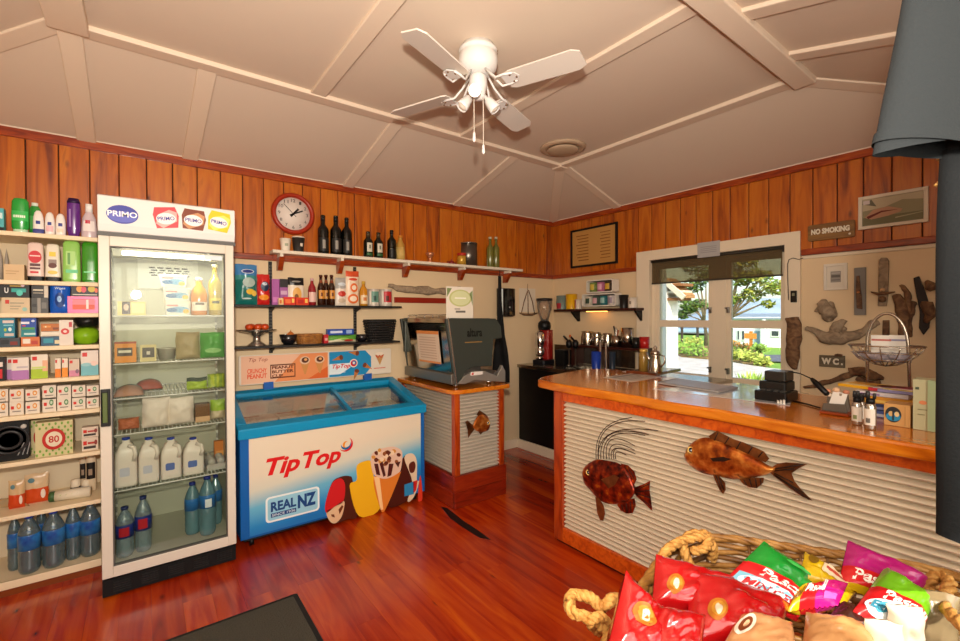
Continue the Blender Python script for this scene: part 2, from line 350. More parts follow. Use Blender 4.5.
def gz(x): return GZ-.98*min(1, max(0, (x-17)/20))
mb = MB(); mb.grid(lambda u, v: (XW+.1+60*u, -30+110*v, gz(XW+.1+60*u)-.012), 40, 4, LAWN); struct('ground_lawn', mb, 'mown lawn outside the window')
def gpoly(name, label, px, mat, h):
    m = MB(); q = [onZ(x, y, GZ) for x, y in px]; m.prism([(p.x, p.y) for p in q], GZ-.01, GZ+h, mat, 'xy'); struct(name, m, label)
gpoly('path_concrete', 'pale concrete path outside the window', [(640, 350), (669.5, 350.5), (681, 357.6), (706, 360), (727, 361.5), (744, 364.7), (766, 368), (800, 372), (860, 380), (860, 480), (640, 480)], CONC, .02)
gpoly('road', 'grey driveway in front of the white house', [(764, 355), (800, 355), (830, 356), (830, 364), (800, 362), (764, 361)], ASPH, .012)
gpoly('ground_bed', 'garden bed beside the concrete path', [(660, 345.5), (690, 346), (727, 347.5), (762, 351), (766, 367.5), (744, 364.5), (727, 361), (706, 359.5), (681, 357), (669.5, 350)], SOIL, .05)
LEAFA = [noisemat('leaf_a', [(.3, '#3e5f14'), (.7, '#7f9a2c')], 9, .6, .1), noisemat('leaf_b', [(.3, '#6d7d22'), (.7, '#b9b54a')], 9, .6, .1), noisemat('leaf_c', [(.3, '#2d4a16'), (.7, '#5a7a2a')], 9, .6, .1)]
BARK = noisemat('tree_bark', [(.3, '#5a4636'), (.7, '#9a8568')], 12, .9, .5)
def leaves(mb, c, r, n, size, mats, rnd, flat=.7):
    c = Vector(c)
    for i in range(n):
        d = Vector((rnd.gauss(0, 1), rnd.gauss(0, 1), rnd.gauss(0, 1))).normalized()*(r*rnd.random()**.4); d.z *= flat
        p = c+d; a = Vector((rnd.gauss(0, 1), rnd.gauss(0, 1), rnd.gauss(0, .6))).normalized(); b = a.orthogonal().normalized(); s = size*(.6+rnd.random()*.8)
        mb.add([p-a*s, p+b*s*.45, p+a*s, p-b*s*.45+Vector((0, 0, s*.2))], [(0, 1, 2, 3)], mats[rnd.randrange(len(mats))])
def tree(name, label, base, h, crown, seed, size, mats=LEAFA, group=None, trunk=.16):
    rnd = random.Random(seed); t = thing(name, label, 'tree', base, 0, group)
    tb = MB(); cb = MB(); tb.tube([(0, 0, 0), (.1, .05, h*.25), (-.05, .1, h*.45)], [trunk, trunk*.8, trunk*.6], BARK, 8)
    for (cx, cy, cz, cr, n) in crown:
        tb.tube([(-.05, .1, h*.42), (cx*.35, cy*.35, h*.42+(cz-h*.42)*.45), (cx*.8, cy*.8, cz-.1*cr), (cx, cy, cz+.3*cr)], [trunk*.5, trunk*.38, trunk*.22, .012], BARK, 6)
        leaves(cb, (cx, cy, cz), cr, n, size, mats, rnd)
    tb.build('trunk', t); cb.build('crown', t); return t
tp = onX(729, 345, 27); tp.z = gz(27)
tree('garden_tree', 'wide open tree with yellow green leaves in the right window pane', tp, 4.6, [(.1, -.5, 4.3, .75, 360), (0, -1.5, 4.2, .75, 330), (0, -2.3, 3.6, .6, 240), (.1, -.2, 3.1, .6, 220), (.1, -1.2, 3.3, .6, 200), (0, -.9, 5.2, .75, 300), (.2, .4, 4.8, .7, 260), (.1, -2.0, 2.75, .35, 70), (0, -1.0, 6.0, .7, 240), (.1, .3, 2.5, .45, 100), (0, .9, 5.6, .6, 180)], 1, .14, LEAFA[:2]+[LEAFA[1]], None, .17)
tp = onX(706, 345, 31); tp.z = gz(31)
tree('garden_tree', 'darker tree with leaning pale trunk in the left window pane', tp, 4.4, [(.2, .5, 3.1, .6, 180), (0, 1.2, 2.9, .65, 240), (0, .9, 4.4, .8, 300), (0, 0, 5.0, .8, 260), (.2, 1.8, 3.6, .6, 190), (.1, .8, 5.8, .9, 300), (0, 1.6, 2.4, .5, 120)], 5, .15, [LEAFA[0], LEAFA[2], LEAFA[2]], None, .15)
GREENS = [noisemat('shrub_green', [(.3, '#5f8c22'), (.7, '#a3c04e')], 10, .7, .2), noisemat('shrub_lime', [(.3, '#93a82c'), (.7, '#d0d46a')], 10, .7, .2), noisemat('shrub_rust', [(.3, '#a8682a'), (.7, '#d09a4a')], 10, .7, .2)]
rnd = random.Random(12)
def shrub(px, py, r, mats, label, grp=None, flat=.6):
    b = onZ(px, py, GZ); m = MB(); leaves(m, (0, 0, r*.45), r*.8, 150, .085, mats, rnd, flat)
    st = MB()
    for q in range(5): a = q*1.26; st.tube([(0, 0, 0), (.3*r*cos(a), .3*r*sin(a), r*.5)], [.014, .006], BARK, 5)
    t = thing('garden_shrub', label, 'shrub', b, 0, grp); m.build('foliage', t); st.build('stem', t); return t
for i, (px, py, r, k, lab) in enumerate(((673, 352, .62, 0, 'green shrub nearest the left window jamb'), (684, 355, .62, 0, 'low green shrub second from the left window jamb'), (697, 357.5, .60, 0, 'low green shrub just left of the window mullion'), (729, 358.5, .55, 0, 'green shrub just right of the window mullion'), (740, 361, .52, 1, 'yellow green shrub in the middle of the right pane'), (751, 363.5, .48, 1, 'lime green shrub right of centre in the right pane'), (763, 366.5, .34, 1, 'lime shrub at the right end of the garden bed'), (759, 354, .5, 0, 'small round dark green bush before the house'), (730, 350, .55, 2, 'rust coloured shrub below the house windows'), (742, 351.5, .5, 2, 'rust coloured shrub beside the garden post'), (671.5, 347, .5, 2, 'golden shrub behind the left fence posts'), (692, 347.5, .65, 1, 'yellow shrub behind the left fence posts'))):
    shrub(px, py, r, [GREENS[k], GREENS[k], LEAFA[k % 2]], lab, 'garden shrubs outside the window')
p = onZ(752, 390, GZ); t = thing('garden_shrub', 'spiky green plant close outside the right window pane', 'shrub', p)
m = MB(); rnd = random.Random(4)
for i in range(120):
    a = rnd.random()*6.28; r = .26*rnd.random(); b = Vector((r*cos(a), r*sin(a), 0)); h = .2+.22*rnd.random(); d = Vector((cos(a)*.16, sin(a)*.16, h)); s = Vector((-sin(a), cos(a), 0))*.018
    m.add([b-s, b+s, b+d*.6+s*1.4, b+d, b+d*.6-s*1.4], [(0, 1, 2, 3, 4)], GREENS[rnd.randrange(2)], False)
m.build('foliage', t)
# house far down the slope
t = thing('white_house', 'white weatherboard house across the driveway', 'house', (0, 0, 0))
hx = 41.0; HG = GZ-1.0; a = onX(724, 340, hx); b = onX(810, 340, hx); WB = C('#e6e8e8', .7); HT = 1.34
m = MB(); z = HG
while z < HT-.2:
    m.add([(hx-.03, a.y, z), (hx-.03, b.y-6, z), (hx, b.y-6, z+.2), (hx, a.y, z+.2)], [(0, 1, 2, 3)], WB); z += .2
m.box(hx, hx+6, b.y-6, a.y, HG, HT, WB); m.build('wall', t)
m = MB(); m.prism([(hx-.4, HT-.1), (hx+3.2, HT+.3), (hx+6.4, HT-.1), (hx+6.4, HT-.2), (hx-.4, HT-.2)], b.y-6.3, a.y+.3, C('#8a949c', .6), 'xz'); m.build('roof', t)
for (pl, pr, pt, pb) in ((737, 740.5, 330, 340.5), (741.5, 745.5, 330, 340.5), (771, 780, 330, 337)):
    q0 = onX(pl, pt, hx-.03); q1 = onX(pr, pb, hx-.03); m = MB(); m.box(hx-.1, hx, q1.y, q0.y, q1.z, q0.z, C('#e8e8e6', .5)); f = m.build('window', t)
    m = MB(); m.box(hx-.12, hx-.098, q1.y+.08, q0.y-.08, q1.z+.08, q0.z-.08, C('#39424a', .15)); m.build('pane', f)
q0 = onX(755, 331, hx-.03); q1 = onX(760, 348, hx-.03); m = MB(); m.box(hx-.12, hx, q1.y, q0.y, HG, q0.z, C('#7f93a5', .4)); m.build('door', t)
m = MB(); q = onX(764, 330, hx-.6); m.box(hx-.7, hx-.5, q.y-.09, q.y+.09, HG, HT-.2, WB); m.build('post', t)
q = onZ(751, 353, GZ); t = thing('garden_post', 'orange timber signpost in the garden bed', 'post', q); m = MB(); m.box(-.05, .05, -.05, .05, 0, .95, C('#c07a2e', .7)); m.build('post', t); m = MB(); m.box(-.08, -.05, -.24, .24, .62, .86, C('#d08a38', .7)); m.build('board', t)
for i, (px, lab) in enumerate(((676, 'thin dark fence post left of the others in the left pane'), (682, 'thin dark fence post in the middle of the left pane'), (697.5, 'tall dark fence post nearest the mullion'))):
    q = onZ(px, 344.8, GZ); solid('fence_post', lab, 'post', MB().box(-.05, .05, -.05, .05, -.6, 1.0 if i < 2 else 1.15, C('#4a4138', .8)).box(-.06, .06, -.06, .06, .9, .95, C('#4a4138', .8)), q, group='dark posts in the garden')
# our own building: white verandah post and a bit of gable eave
q = onX(662, 330, XW+.5); solid('verandah_post', 'white post close outside the left window pane', 'post', MB().box(-.04, .04, -.03, .03, 0, 2.75, C('#ece7df', .5)).box(-.055, .055, -.045, .045, 0, .12, C('#ece7df', .5)), (q.x, q.y, GZ), bevel=.004)
t = thing('gable_eave', 'brown timber gable eave outside the top of the left pane', 'roof', (0, 0, 0)); q = onX(671, 296, 8.2); EW = C('#8a5a34', .7)
Y0, Y1 = onX(669, 300, 8.0).y, onX(688, 300, 8.0).y; X0, X1 = 7.85, 8.25; zt, zl = onX(672, 281, 8).z, onX(688, 298, 8).z
m = MB(); m.add([(x, y, z+h) for h in (0, .06) for x, y, z in ((X0, Y0, zt), (X1, Y0, zt), (X1, Y1, zl), (X0, Y1, zl))], [(3, 2, 1, 0), (4, 5, 6, 7), (0, 1, 5, 4), (1, 2, 6, 5), (2, 3, 7, 6), (3, 0, 4, 7)], C('#a8794c', .7)); m.build('soffit', t)
for k in range(3): zz = zt-.06-.13*k; m = MB(); m.box(X0+.02, X1, Y1+.03+.02*k, Y0, zz-.05, zz, EW if k != 1 else C('#d9c9b0', .6)); m.build('rafter', t)
m = MB(); m.bar((X0-.03, Y0, zt+.01), (X0-.03, Y1-.02, zl+.0), .05, .09, C('#d9c9b0', .6)); m.build('barge_board', t)
m = MB(); m.box(X0, X1, Y0-.04, Y0+.12, GZ, zt, C('#ece7df', .6)); m.build('wall', t)
m = MB(); m.grid(lambda u, v: (70+v*12, -60+u*190, GZ+v*(3.2+1.6*sin(u*19)+1.1*sin(u*41))), 60, 4, noisemat('far_hills', [(.3, '#8fa0b0'), (.7, '#a9b7c2')], .4, 1, 0)); struct('hills', m, 'hazy blue hills on the horizon')
m = MB(); m.box(58, 90, -80, 140, GZ-.6, GZ-.4, C('#9fb4c6', .3)); struct('sea', m, 'pale sea beyond the garden')
# ================================================================ white shelving unit at the left
LAM = C('#e6d3b0', .45); LAMB = C('#d8c6a6', .55); LAME = C('#e3cfa8', .5)
SF, SB = 3.45, 3.83
SHZ = [1.974, 1.711, 1.5315, 1.347, 1.165, .9715, .7215, .4355, .085]
t = thing('shelving_unit', 'cream shop shelving unit stacked with toiletries and groceries', 'shelf', (0, 0, 0))
for z in SHZ:
    m = MB(); m.box(-1.24, -.2095, SF, SB, z-.024, z, LAM); m.build('shelf', t, bevel=.003)
m = MB(); m.box(-1.24, -.2095, SB, YW-.03, .06, 1.97, LAMB); m.build('back_panel', t)
for x in (-1.26, -.209): m = MB(); m.box(x, x+.018, SF+.01, YW-.03, 0, 1.972, LAM); m.build('side_panel', t)
m = MB(); m.box(-1.24, -.2095, SF-.004, SF+.012, .042, .085, LAM); m.build('fascia', t, bevel=.003)
m = MB(); m.box(-1.24, -.2095, SF+.012, SF+.03, 0, .06, C('#7d3a12', .4)); m.build('plinth', t)
# ================================================================ drinks fridge
FX0, FX1, FY, FB = -.187, .452, 3.09, 3.80
FW = C('#d0c7b8', .35, coat=.2); FIN = C('#bdbba6', .4); FGR = C('#9b9a92', .4)
fr = thing('drinks_fridge', 'tall white glass door drinks fridge with a printed header', 'fridge', (0, 0, 0))
m = MB(); b0 = FY+.05
m.box(FX0, FX0+.03, b0, FB, .11, 1.945, FW); m.box(FX1-.03, FX1, b0, FB, .11, 1.945, FW); m.box(FX0, FX1, FB-.03, FB, .11, 1.945, FW); m.box(FX0, FX1, b0, FB, 1.9, 1.945, FW); m.box(FX0, FX1, b0, FB, .09, .15, FW)
m.build('cabinet', fr, bevel=.004)
m = MB(); e = .0015
m.box(FX0+.03, FX0+.033, b0+.01, FB-.03, .15, 1.9, FIN); m.box(FX1-.033, FX1-.03, b0+.01, FB-.03, .15, 1.9, FIN); m.box(FX0+.03, FX1-.03, FB-.034, FB-.03, .15, 1.9, FIN); m.box(FX0+.03, FX1-.03, b0+.01, FB-.03, 1.895, 1.9, FIN); m.box(FX0+.03, FX1-.03, b0+.01, FB-.03, .15, .153, FIN)
liner = m.build('liner', fr)
for sx in (FX0+.034, FX1-.042):
    for yy in (b0+.05, FB-.12):
        m = MB(); m.box(sx, sx+.008, yy, yy+.02, .2, 1.75, FGR)
        z = .24
        while z < 1.74: m.box(sx-.0005, sx+.011, yy-.004, yy+.024, z, z+.018, C('#d8d6cc', .4)); z += .055
        m.build('shelf_track', fr)
HEAD = C('#dcd9d6', .35, coat=.4); PUR = C('#3a3f9a', .4)
m = MB(); m.prism([(FY+.03, 1.955), (FY-.002, 1.962), (FY-.012, 2.0), (FY-.012, 2.15), (FY+.02, 2.16), (FB, 2.16), (FB, 1.945), (FY+.03, 1.945)], FX0, FX1, HEAD, 'yz'); hd = m.build('header_sign', fr, bevel=.004)
m = MB(); m.box(FX0-.002, FX1+.002, FY-.004, FB, 1.940, 1.958, C('#5b5a58', .5)); m.build('header_trim', hd)
def hx_(px, py): p = onY(px, py, FY-.013); return p.x, p.z
def ell(m, cx, cz, rx, rz, y, mat, n=28, th=.0012): m.prism([(cx+rx*cos(2*pi*i/n), cz+rz*sin(2*pi*i/n)) for i in range(n)], y-th, y, mat)
m = MB(); y = FY-.012
cx, cz = hx_(122.5, 214.5); ell(m, cx, cz, .068, .050, y, PUR); ell(m, cx, cz-.012, .060, .03, y-.0011, C('#5a60b8', .4), th=.0004)
m.text('PRIMO', cx-.063, cx+.063, cz-.013, cz+.017, C('#f4f1f5', .4), y-.0018, bold=.02)
for px, hexs, sw, rz in ((166, '#d9414a', '#f0a9a4', -8), (193.5, '#7a3a22', '#c08a5e', 3), (219, '#e6c21e', '#f2dc6a', 8)):
    cx, cz = hx_(px, 218.0 if px < 180 else 220 if px < 200 else 222); st = len(m.v)
    m.prism([(-.050, -.056), (-.058, .02), (-.046, .06), (.05, .06), (.062, .01), (.05, -.056)], -.001, 0, C(hexs, .4)); m.prism([(-.05, -.03), (-.02, -.056), (.05, -.02), (.055, .03), (.02, .045), (-.035, .02)], -.0016, -.001, C(sw, .4))
    ell(m, 0, -.004, .046, .032, -.0016, C('#efe6e4', .4), th=.0006); m.text('PRIMO', -.04, .04, -.014, .008, PUR, -.0026, bold=.02)
    m.xf(Matrix.Translation((cx, y, cz)) @ Matrix.Rotation(radians(rz), 4, 'Y'), st)
a, b = hx_(214, 239), hx_(231, 240); m.text('Skope', a[0], b[0], a[1]-.006, a[1]+.008, C('#3b5f9e', .4), y-.001) if False else None
m.build('printed_panel', hd)
# door
dr_y0, dr_y1 = FY, FY+.045; GX0, GX1, GZ0, GZ1 = -.140, .400, .168, 1.887
m = MB(); m.box(FX0, GX0, dr_y0, dr_y1, .112, 1.94, FW); m.box(GX1, FX1-.008, dr_y0, dr_y1, .112, 1.94, FW); m.box(GX0, GX1, dr_y0, dr_y1, GZ1, 1.94, FW); m.box(GX0, GX1, dr_y0, dr_y1, .112, GZ0, FW)
door = m.build('door', fr, bevel=.003)
m = MB(); m.box(GX0, GX1, FY+.012, FY+.0125, GZ0, GZ1, C('#6f6a62', .5)) if False else None
for q in ((GX0, GX0+.006, GZ0, GZ1), (GX1-.006, GX1, GZ0, GZ1), (GX0, GX1, GZ1-.006, GZ1), (GX0, GX1, GZ0, GZ0+.006)): m.box(q[0], q[1], FY+.004, FY+.03, q[2], q[3], C('#55524d', .5))
m.build('seal', door)
m = MB(); m.box(GX0+.003, GX1-.003, FY+.016, FY+.019, GZ0+.003, GZ1-.003, clearglass('fridge_glass', '#f6f8f4', .8, .01)); tag(m.build('glass', door), 'clear reflective glass')
m = MB(); hz0, hz1 = onY(105, 426, FY).z, onY(105, 389, FY).z; hx0 = FX0+.004
m.box(hx0, hx0+.038, FY-.022, FY, hz0, hz0+.018, BLACK); m.box(hx0, hx0+.038, FY-.022, FY, hz1-.018, hz1, BLACK); m.box(hx0+.028, hx0+.04, FY-.024, FY, hz0, hz1, BLACK); m.box(hx0, hx0+.006, FY-.02, FY, hz0, hz1, BLACK); m.box(hx0+.006, hx0+.028, FY-.006, FY, hz0+.01, hz1-.01, C('#5d6a3a', .3)); tag(m.build('handle', door, bevel=.003), 'black pull handle')
m = MB(); m.box(.29, .385, FY+.0105, FY+.0155, 1.845, 1.872, C('#cfd6dc', .4)); m.build('sticker', door)
m = MB(); m.box(FX0, FX1-.01, FY+.01, FB, .012, .1, C('#050505', .6))
for i in range(5):
    x0 = FX0+.045+i*.122
    for j in range(5): m.box(x0, x0+.075, FY+.004, FY+.012, .03+j*.012, .035+j*.012, C('#1c1b1a', .5))
m.build('grille', fr)
for x in (FX0+.06, FX1-.06):
    for y in (FY+.06, FB-.06): m = MB(); m.lathe([(.018, 0), (.02, .013)], BLACK, 10, (x, y, 0)); m.build('foot', fr)
TUBE = C('#fff3dd', .4, emit=10.)
m = MB(); m.tube([(GX0+.05, FY+.085, 1.862), (GX1-.07, FY+.085, 1.862)], .011, TUBE, 10); m.box(GX0+.01, GX0+.05, FY+.07, FY+.1, 1.845, 1.88, FIN); m.box(GX1-.07, GX1-.03, FY+.07, FY+.1, 1.845, 1.88, FIN); tag(m.build('light_tube', fr), 'lit fluorescent tube')
lamp('fridge_tube_light', 'AREA', (.13, FY+.10, 1.85), 2.4, (1, .95, .84), aim=(.13, FY+.32, .6), shape='RECTANGLE', size=.42, size_y=.03)
m = MB(); m.box(FX0+.035, FX1-.035, FY+.075, FY+.11, 1.876, 1.895, C('#dedccf', .4)); m.build('light_housing', fr)
m = MB(); a, b = onY(149, 265, 3.74), onY(188, 270, 3.74)
m.box(a.x-.06, b.x+.06, 3.745, 3.766, a.z-.16, a.z+.09, C('#d3d2c4', .4))
for j in range(4):
    for i in range(5): m.box(a.x+i*.046+(j % 2)*.012, a.x+i*.046+.032+(j % 2)*.012, 3.742, 3.746, a.z-.02-j*.017, a.z-.012-j*.017, C('#2a2923', .6))
m.build('evaporator_cover', fr)
FSH = []
WIRE = C('#e3e1d8', .35)
for py in (315.5, 361, 394, 428, 481):
    z = onY(170, py, 3.17).z; FSH.append(z); m = MB()
    m.tube([(FX0+.04, 3.165, z-.004), (FX1-.04, 3.165, z-.004)], .004, WIRE, 6); m.tube([(FX0+.04, 3.70, z-.004), (FX1-.04, 3.70, z-.004)], .003, WIRE, 6)
    for i in range(29): x = FX0+.045+i*(FX1-FX0-.09)/28; m.tube([(x, 3.165, z-.0035), (x, 3.70, z-.0035)], .0018, WIRE, 4)
    m.tube([(FX0+.04, 3.40, z-.006), (FX1-.04, 3.40, z-.006)], .003, WIRE, 6)
    m.build('wire_shelf', fr)
FSH.append(.153)
# ================================================================ ice cream freezer
ZX0, ZX1, ZY0, ZY1 = .476, 1.84, 3.19, 3.80
BLU = C('#0a86b4', .3, coat=.3); BLD = C('#0e5aa2', .35, coat=.2); FZW = C('#e2dccf', .4)
fz = thing('chest_freezer', 'blue and white ice cream chest freezer with sliding glass lids', 'freezer', (0, 0, 0))
m = MB(); m.box(ZX0+.008, ZX1-.008, ZY0+.008, ZY0+.035, .07, .72, BLD); m.box(ZX0+.008, ZX1-.008, ZY1-.035, ZY1-.005, .07, .9, BLD)
for x0 in (ZX0+.008, ZX1-.038): m.prism([(ZY0+.036, .071), (ZY1-.036, .071), (ZY1-.036, .88), (ZY0+.036, .719)], x0, x0+.03, BLD, 'yz')
m.box(ZX0+.008, ZX1-.008, ZY0+.008, ZY1-.005, .07, .12, BLD); m.build('body', fz, bevel=.004)
m = MB(); m.box(ZX0+.038, ZX1-.038, ZY0+.035, ZY1-.035, .12, .125, FZW)
m.box(ZX0+.038, ZX1-.038, ZY0+.035, ZY0+.042, .12, .72, FZW); m.box(ZX0+.038, ZX1-.038, ZY1-.042, ZY1-.035, .12, .88, FZW); m.box(ZX0+.038, ZX0+.044, ZY0+.035, ZY1-.035, .12, .74, FZW); m.box(ZX1-.044, ZX1-.038, ZY0+.035, ZY1-.035, .12, .74, FZW); m.build('liner', fz)
for x in (ZX0+.08, ZX1-.08):
    for y in (ZY0+.07, ZY1-.07):
        m = MB(); m.tube([(x-.012, y, .027), (x+.012, y, .027)], .027, BLACK, 12); m.box(x-.02, x+.02, y-.015, y+.015, .045, .07, DKSTEEL); m.build('castor', fz)
m = MB(); m.box(ZX0+.03, ZX1-.03, ZY0+.02, ZY1-.02, .055, .072, C('#1a1a1c', .5)); m.build('chassis', fz)
# sloping lid frame
def lidz(y): return .775 + (y-ZY0)*(.938-.775)/(ZY1-ZY0)
def lidbar(m, x0, x1, y0, y1, lo, hi, mat):
    vs = [(x, y, lidz(y)+h) for h in (lo, hi) for y in (y0, y1) for x in (x0, x1)]
    m.add(vs, [(0, 2, 3, 1), (4, 5, 7, 6), (0, 1, 5, 4), (2, 6, 7, 3), (0, 4, 6, 2), (1, 3, 7, 5)], mat)
m = MB()
lidbar(m, ZX0-.004, ZX1+.004, ZY0-.01, ZY0+.07, -.055, .012, BLU); lidbar(m, ZX0-.004, ZX1+.004, ZY1-.07, ZY1, -.055, .012, BLU); lidbar(m, ZX0-.0035, ZX0+.06, ZY0+.068, ZY1-.068, -.0545, .0118, BLU); lidbar(m, ZX1-.075, ZX1+.0035, ZY0+.068, ZY1-.068, -.0545, .0118, BLU)
lf = m.build('lid_frame', fz, bevel=.008)
xm = ZX0+.56*(ZX1-ZX0)
FG = clearglass('freezer_glass', '#f3f6f5', .5, .03)
for x0, x1, h in ((ZX0+.06, xm+.02, -.012), (xm-.02, ZX1-.075, -.028)):
    m = MB(); lidbar(m, x0, x1, ZY0+.06, ZY1-.06, h-.002, h+.002, FG); g = m.build('sliding_lid', fz)
    m = MB(); w = .026; lidbar(m, (x1-w if h > -.02 else x0), (x1 if h > -.02 else x0+w), ZY0+.06, ZY1-.06, h-.006, h+.012, BLU); m.build('lid_rail', g)
# stock inside the freezer
rnd = random.Random(21)
for r in range(2):
    for c in range(5):
        x = ZX0+.17+c*.245+(.01 if r else 0); y = ZY0+.16+r*.22; h = (.575 if r == 0 else .635)+.015*rnd.random(); mm = MB(); mm.box(-.115, .115, -.10, .10, 0, h, C('#e6dac4', .45)); hx_c = ('#d8c39a', '#d9cbb5', '#c98a7a', '#d5c4a0', '#cfd3cc')[(c*2+r) % 5]
        mm.box(-.10, .10, -.085, -.02, h-.001, h+.001, C(hx_c, .4)); mm.box(-.10, .02, .03, .06, h-.001, h+.001, C('#a5403a', .4))
        solid('ice_cream_carton', 'cream ice cream carton in the freezer, %s row, %s from the left' % (('front', 'back')[r], ('first', 'second', 'third', 'fourth', 'fifth')[c]), 'carton', mm, (x, y, .1262), 0, 'ice cream cartons in the freezer')
# printed front
def fzmat():
    m = bpy.data.materials.new('freezer_print'); m.use_nodes = True; nt = m.node_tree; L = nt.links; b = nt.nodes['Principled BSDF']
    tc = N(nt, 'ShaderNodeTexCoord'); sp = N(nt, 'ShaderNodeSeparateXYZ'); L.new(tc.outputs['Object'], sp.inputs[0])
    # printed sky: cream fading to blue towards the lower and outer edge of the artwork
    a = N(nt, 'ShaderNodeMath', operation='MULTIPLY_ADD'); L.new(sp.outputs['X'], a.inputs[0]); a.inputs[1].default_value = .22; L.new(sp.outputs['Z'], a.inputs[2])
    mr = N(nt, 'ShaderNodeMapRange'); mr.inputs[1].default_value = .30; mr.inputs[2].default_value = .72; L.new(sp.outputs['Z'], mr.inputs[0]) if False else None
    s2 = N(nt, 'ShaderNodeMath', operation='MULTIPLY_ADD'); L.new(sp.outputs['X'], s2.inputs[0]); s2.inputs[1].default_value = -.13; L.new(sp.outputs['Z'], s2.inputs[2])
    r = ramp(nt, [(.0, '#0d6fb4'), (.06, '#1580bf'), (.19, '#63aecb'), (.30, '#ccccba'), (.4, '#d9ccb4')]); L.new(s2.outputs[0], r.inputs[0]); L.new(r.outputs[0], b.inputs['Base Color']); b.inputs['Roughness'].default_value = .32; b.inputs['Coat Weight'].default_value = .3
    return m
PX0, PX1, PZ0, PZ1 = ZX0+.06, ZX1-.045, .085, .715; py_ = ZY0+.004
m = MB(); m.box(PX0, PX1, py_, ZY0+.01, PZ0, PZ1, fzmat()); pan = m.build('front_panel', fz)
def fp(px, py): p = onY(px, py, py_); return p.x, p.z
def fpoly(m, pts, mat, lift): m.prism([fp(*q) for q in pts], py_-lift, py_-lift+.0004, mat)
def blob(P_, k=5):
    n = len(P_); o_ = []
    for i in range(n):
        p0, p1, p2, p3 = [Vector(P_[(i+j) % n]) for j in (-1, 0, 1, 2)]
        for t_ in range(k): u = t_/k; v = .5*((2*p1)+(p2-p0)*u+(2*p0-5*p1+4*p2-p3)*u*u+(3*p1-p0-3*p2+p3)*u**3); o_.append(tuple(v))
    return o_
def crop(pts, ox, oy, s): return [(ox+x/s, oy+y/s) for x, y in pts]
RED = C('#cc1719', .4); NAVY = C('#123f78', .4)
m = MB(); a, b = fp(264.5, 479), fp(345, 446)
# hand lettered wordmark, sheared
tl, br_ = fp(265, 459), fp(341, 466)
def slant(X, Z): return (X, py_-.0012, Z)
m.text('Tip', fp(266, 460)[0], fp(300, 460)[0], fp(283, 478)[1], fp(283, 456)[1], RED, bold=.035, shear=.30, fn=slant); m.text('Top', fp(303, 460)[0], fp(341, 460)[0], fp(322, 470)[1], fp(322, 449)[1], RED, bold=.035, shear=.30, fn=slant)
cx, cz = fp(346, 444.5)
for k, (hx2, a0, r0) in enumerate((('#cc1719', -150, .052), ('#0f5f9e', -190, .038), ('#e08a1a', 60, .025))):
    pts = []; 
    for i in range(15): a = radians(a0+i*15); pts.append((cx+r0*cos(a), cz+r0*sin(a)))
    for i in range(14, -1, -1): a = radians(a0+i*15); w = r0-.016*sin(pi*i/14)-.001; pts.append((cx+w*cos(a), cz+w*sin(a)))
    m.prism(pts, py_-.0012, py_-.0008, C(hx2, .4))
m.build('wordmark', pan)
m = MB()
bx0, bz1 = fp(265.5, 496); bx1, bz0 = fp(319.5, 511); bz0 = fp(292, 517)[1]; bz1 = fp(292, 492)[1]
def rrect(x0, x1, z0, z1, r, n=5):
    P = []
    for cx, cz, a0 in ((x1-r, z1-r, 0), (x0+r, z1-r, 90), (x0+r, z0+r, 180), (x1-r, z0+r, 270)):
        for i in range(n+1): a = radians(a0+90*i/n); P.append((cx+r*cos(a), cz+r*sin(a)))
    return P
m.prism(rrect(bx0, bx1, bz0, bz1, .025), py_-.001, py_-.0005, C('#dfe6e4', .4)); m.prism(rrect(bx0+.012, bx1-.012, bz0+.012, bz1-.012, .018), py_-.0014, py_-.001, C('#8fc3d6', .4))
bwid = bx1-bx0; bh = bz1-bz0
m.text('REAL', bx0+bwid*.09, bx0+bwid*.55, bz0+bh*.40, bz0+bh*.78, NAVY, py_-.002, bold=.04); m.text('NZ', bx0+bwid*.58, bx0+bwid*.93, bz0+bh*.28, bz0+bh*.82, NAVY, py_-.002, bold=.05)
m.box(bx0+bwid*.09, bx0+bwid*.55, py_-.0022, py_-.0016, bz0+bh*.18, bz0+bh*.34, NAVY); m.text('SINCE 1936', bx0+bwid*.11, bx0+bwid*.53, bz0+bh*.21, bz0+bh*.31, C('#e6eef0', .4), py_-.0026)
m.build('badge', pan)
m = MB(); K = lambda pts, h, l: fpoly(m, crop(blob(pts) if len(pts) > 4 else pts, 320, 430, 6.41), C(h, .4), l)
K([(60, 580), (35, 480), (75, 340), (130, 300), (190, 295), (210, 330), (240, 545), (180, 570), (100, 598)], '#4a1e10', .001)
K([(40, 530), (35, 465), (75, 345), (130, 310), (160, 350), (150, 455), (95, 490)], '#c41f22', .0016); K([(60, 580), (42, 525), (95, 490), (150, 455), (155, 490), (135, 560), (95, 598)], '#d9b48c', .0016); K([(95, 560), (75, 555), (70, 540), (90, 540)], '#6b3417', .002); K([(125, 540), (118, 510), (140, 480), (150, 490)], '#6b3417', .002)
K([(190, 360), (235, 320), (235, 230), (290, 198), (330, 205), (345, 300), (385, 500), (250, 552)], '#e3ac1b', .0012)
K([(345, 300), (500, 270), (510, 290), (420, 505), (390, 512)], '#d57a2a', .002); K([(345, 300), (380, 300), (405, 508), (388, 512)], '#eec48a', .0024)
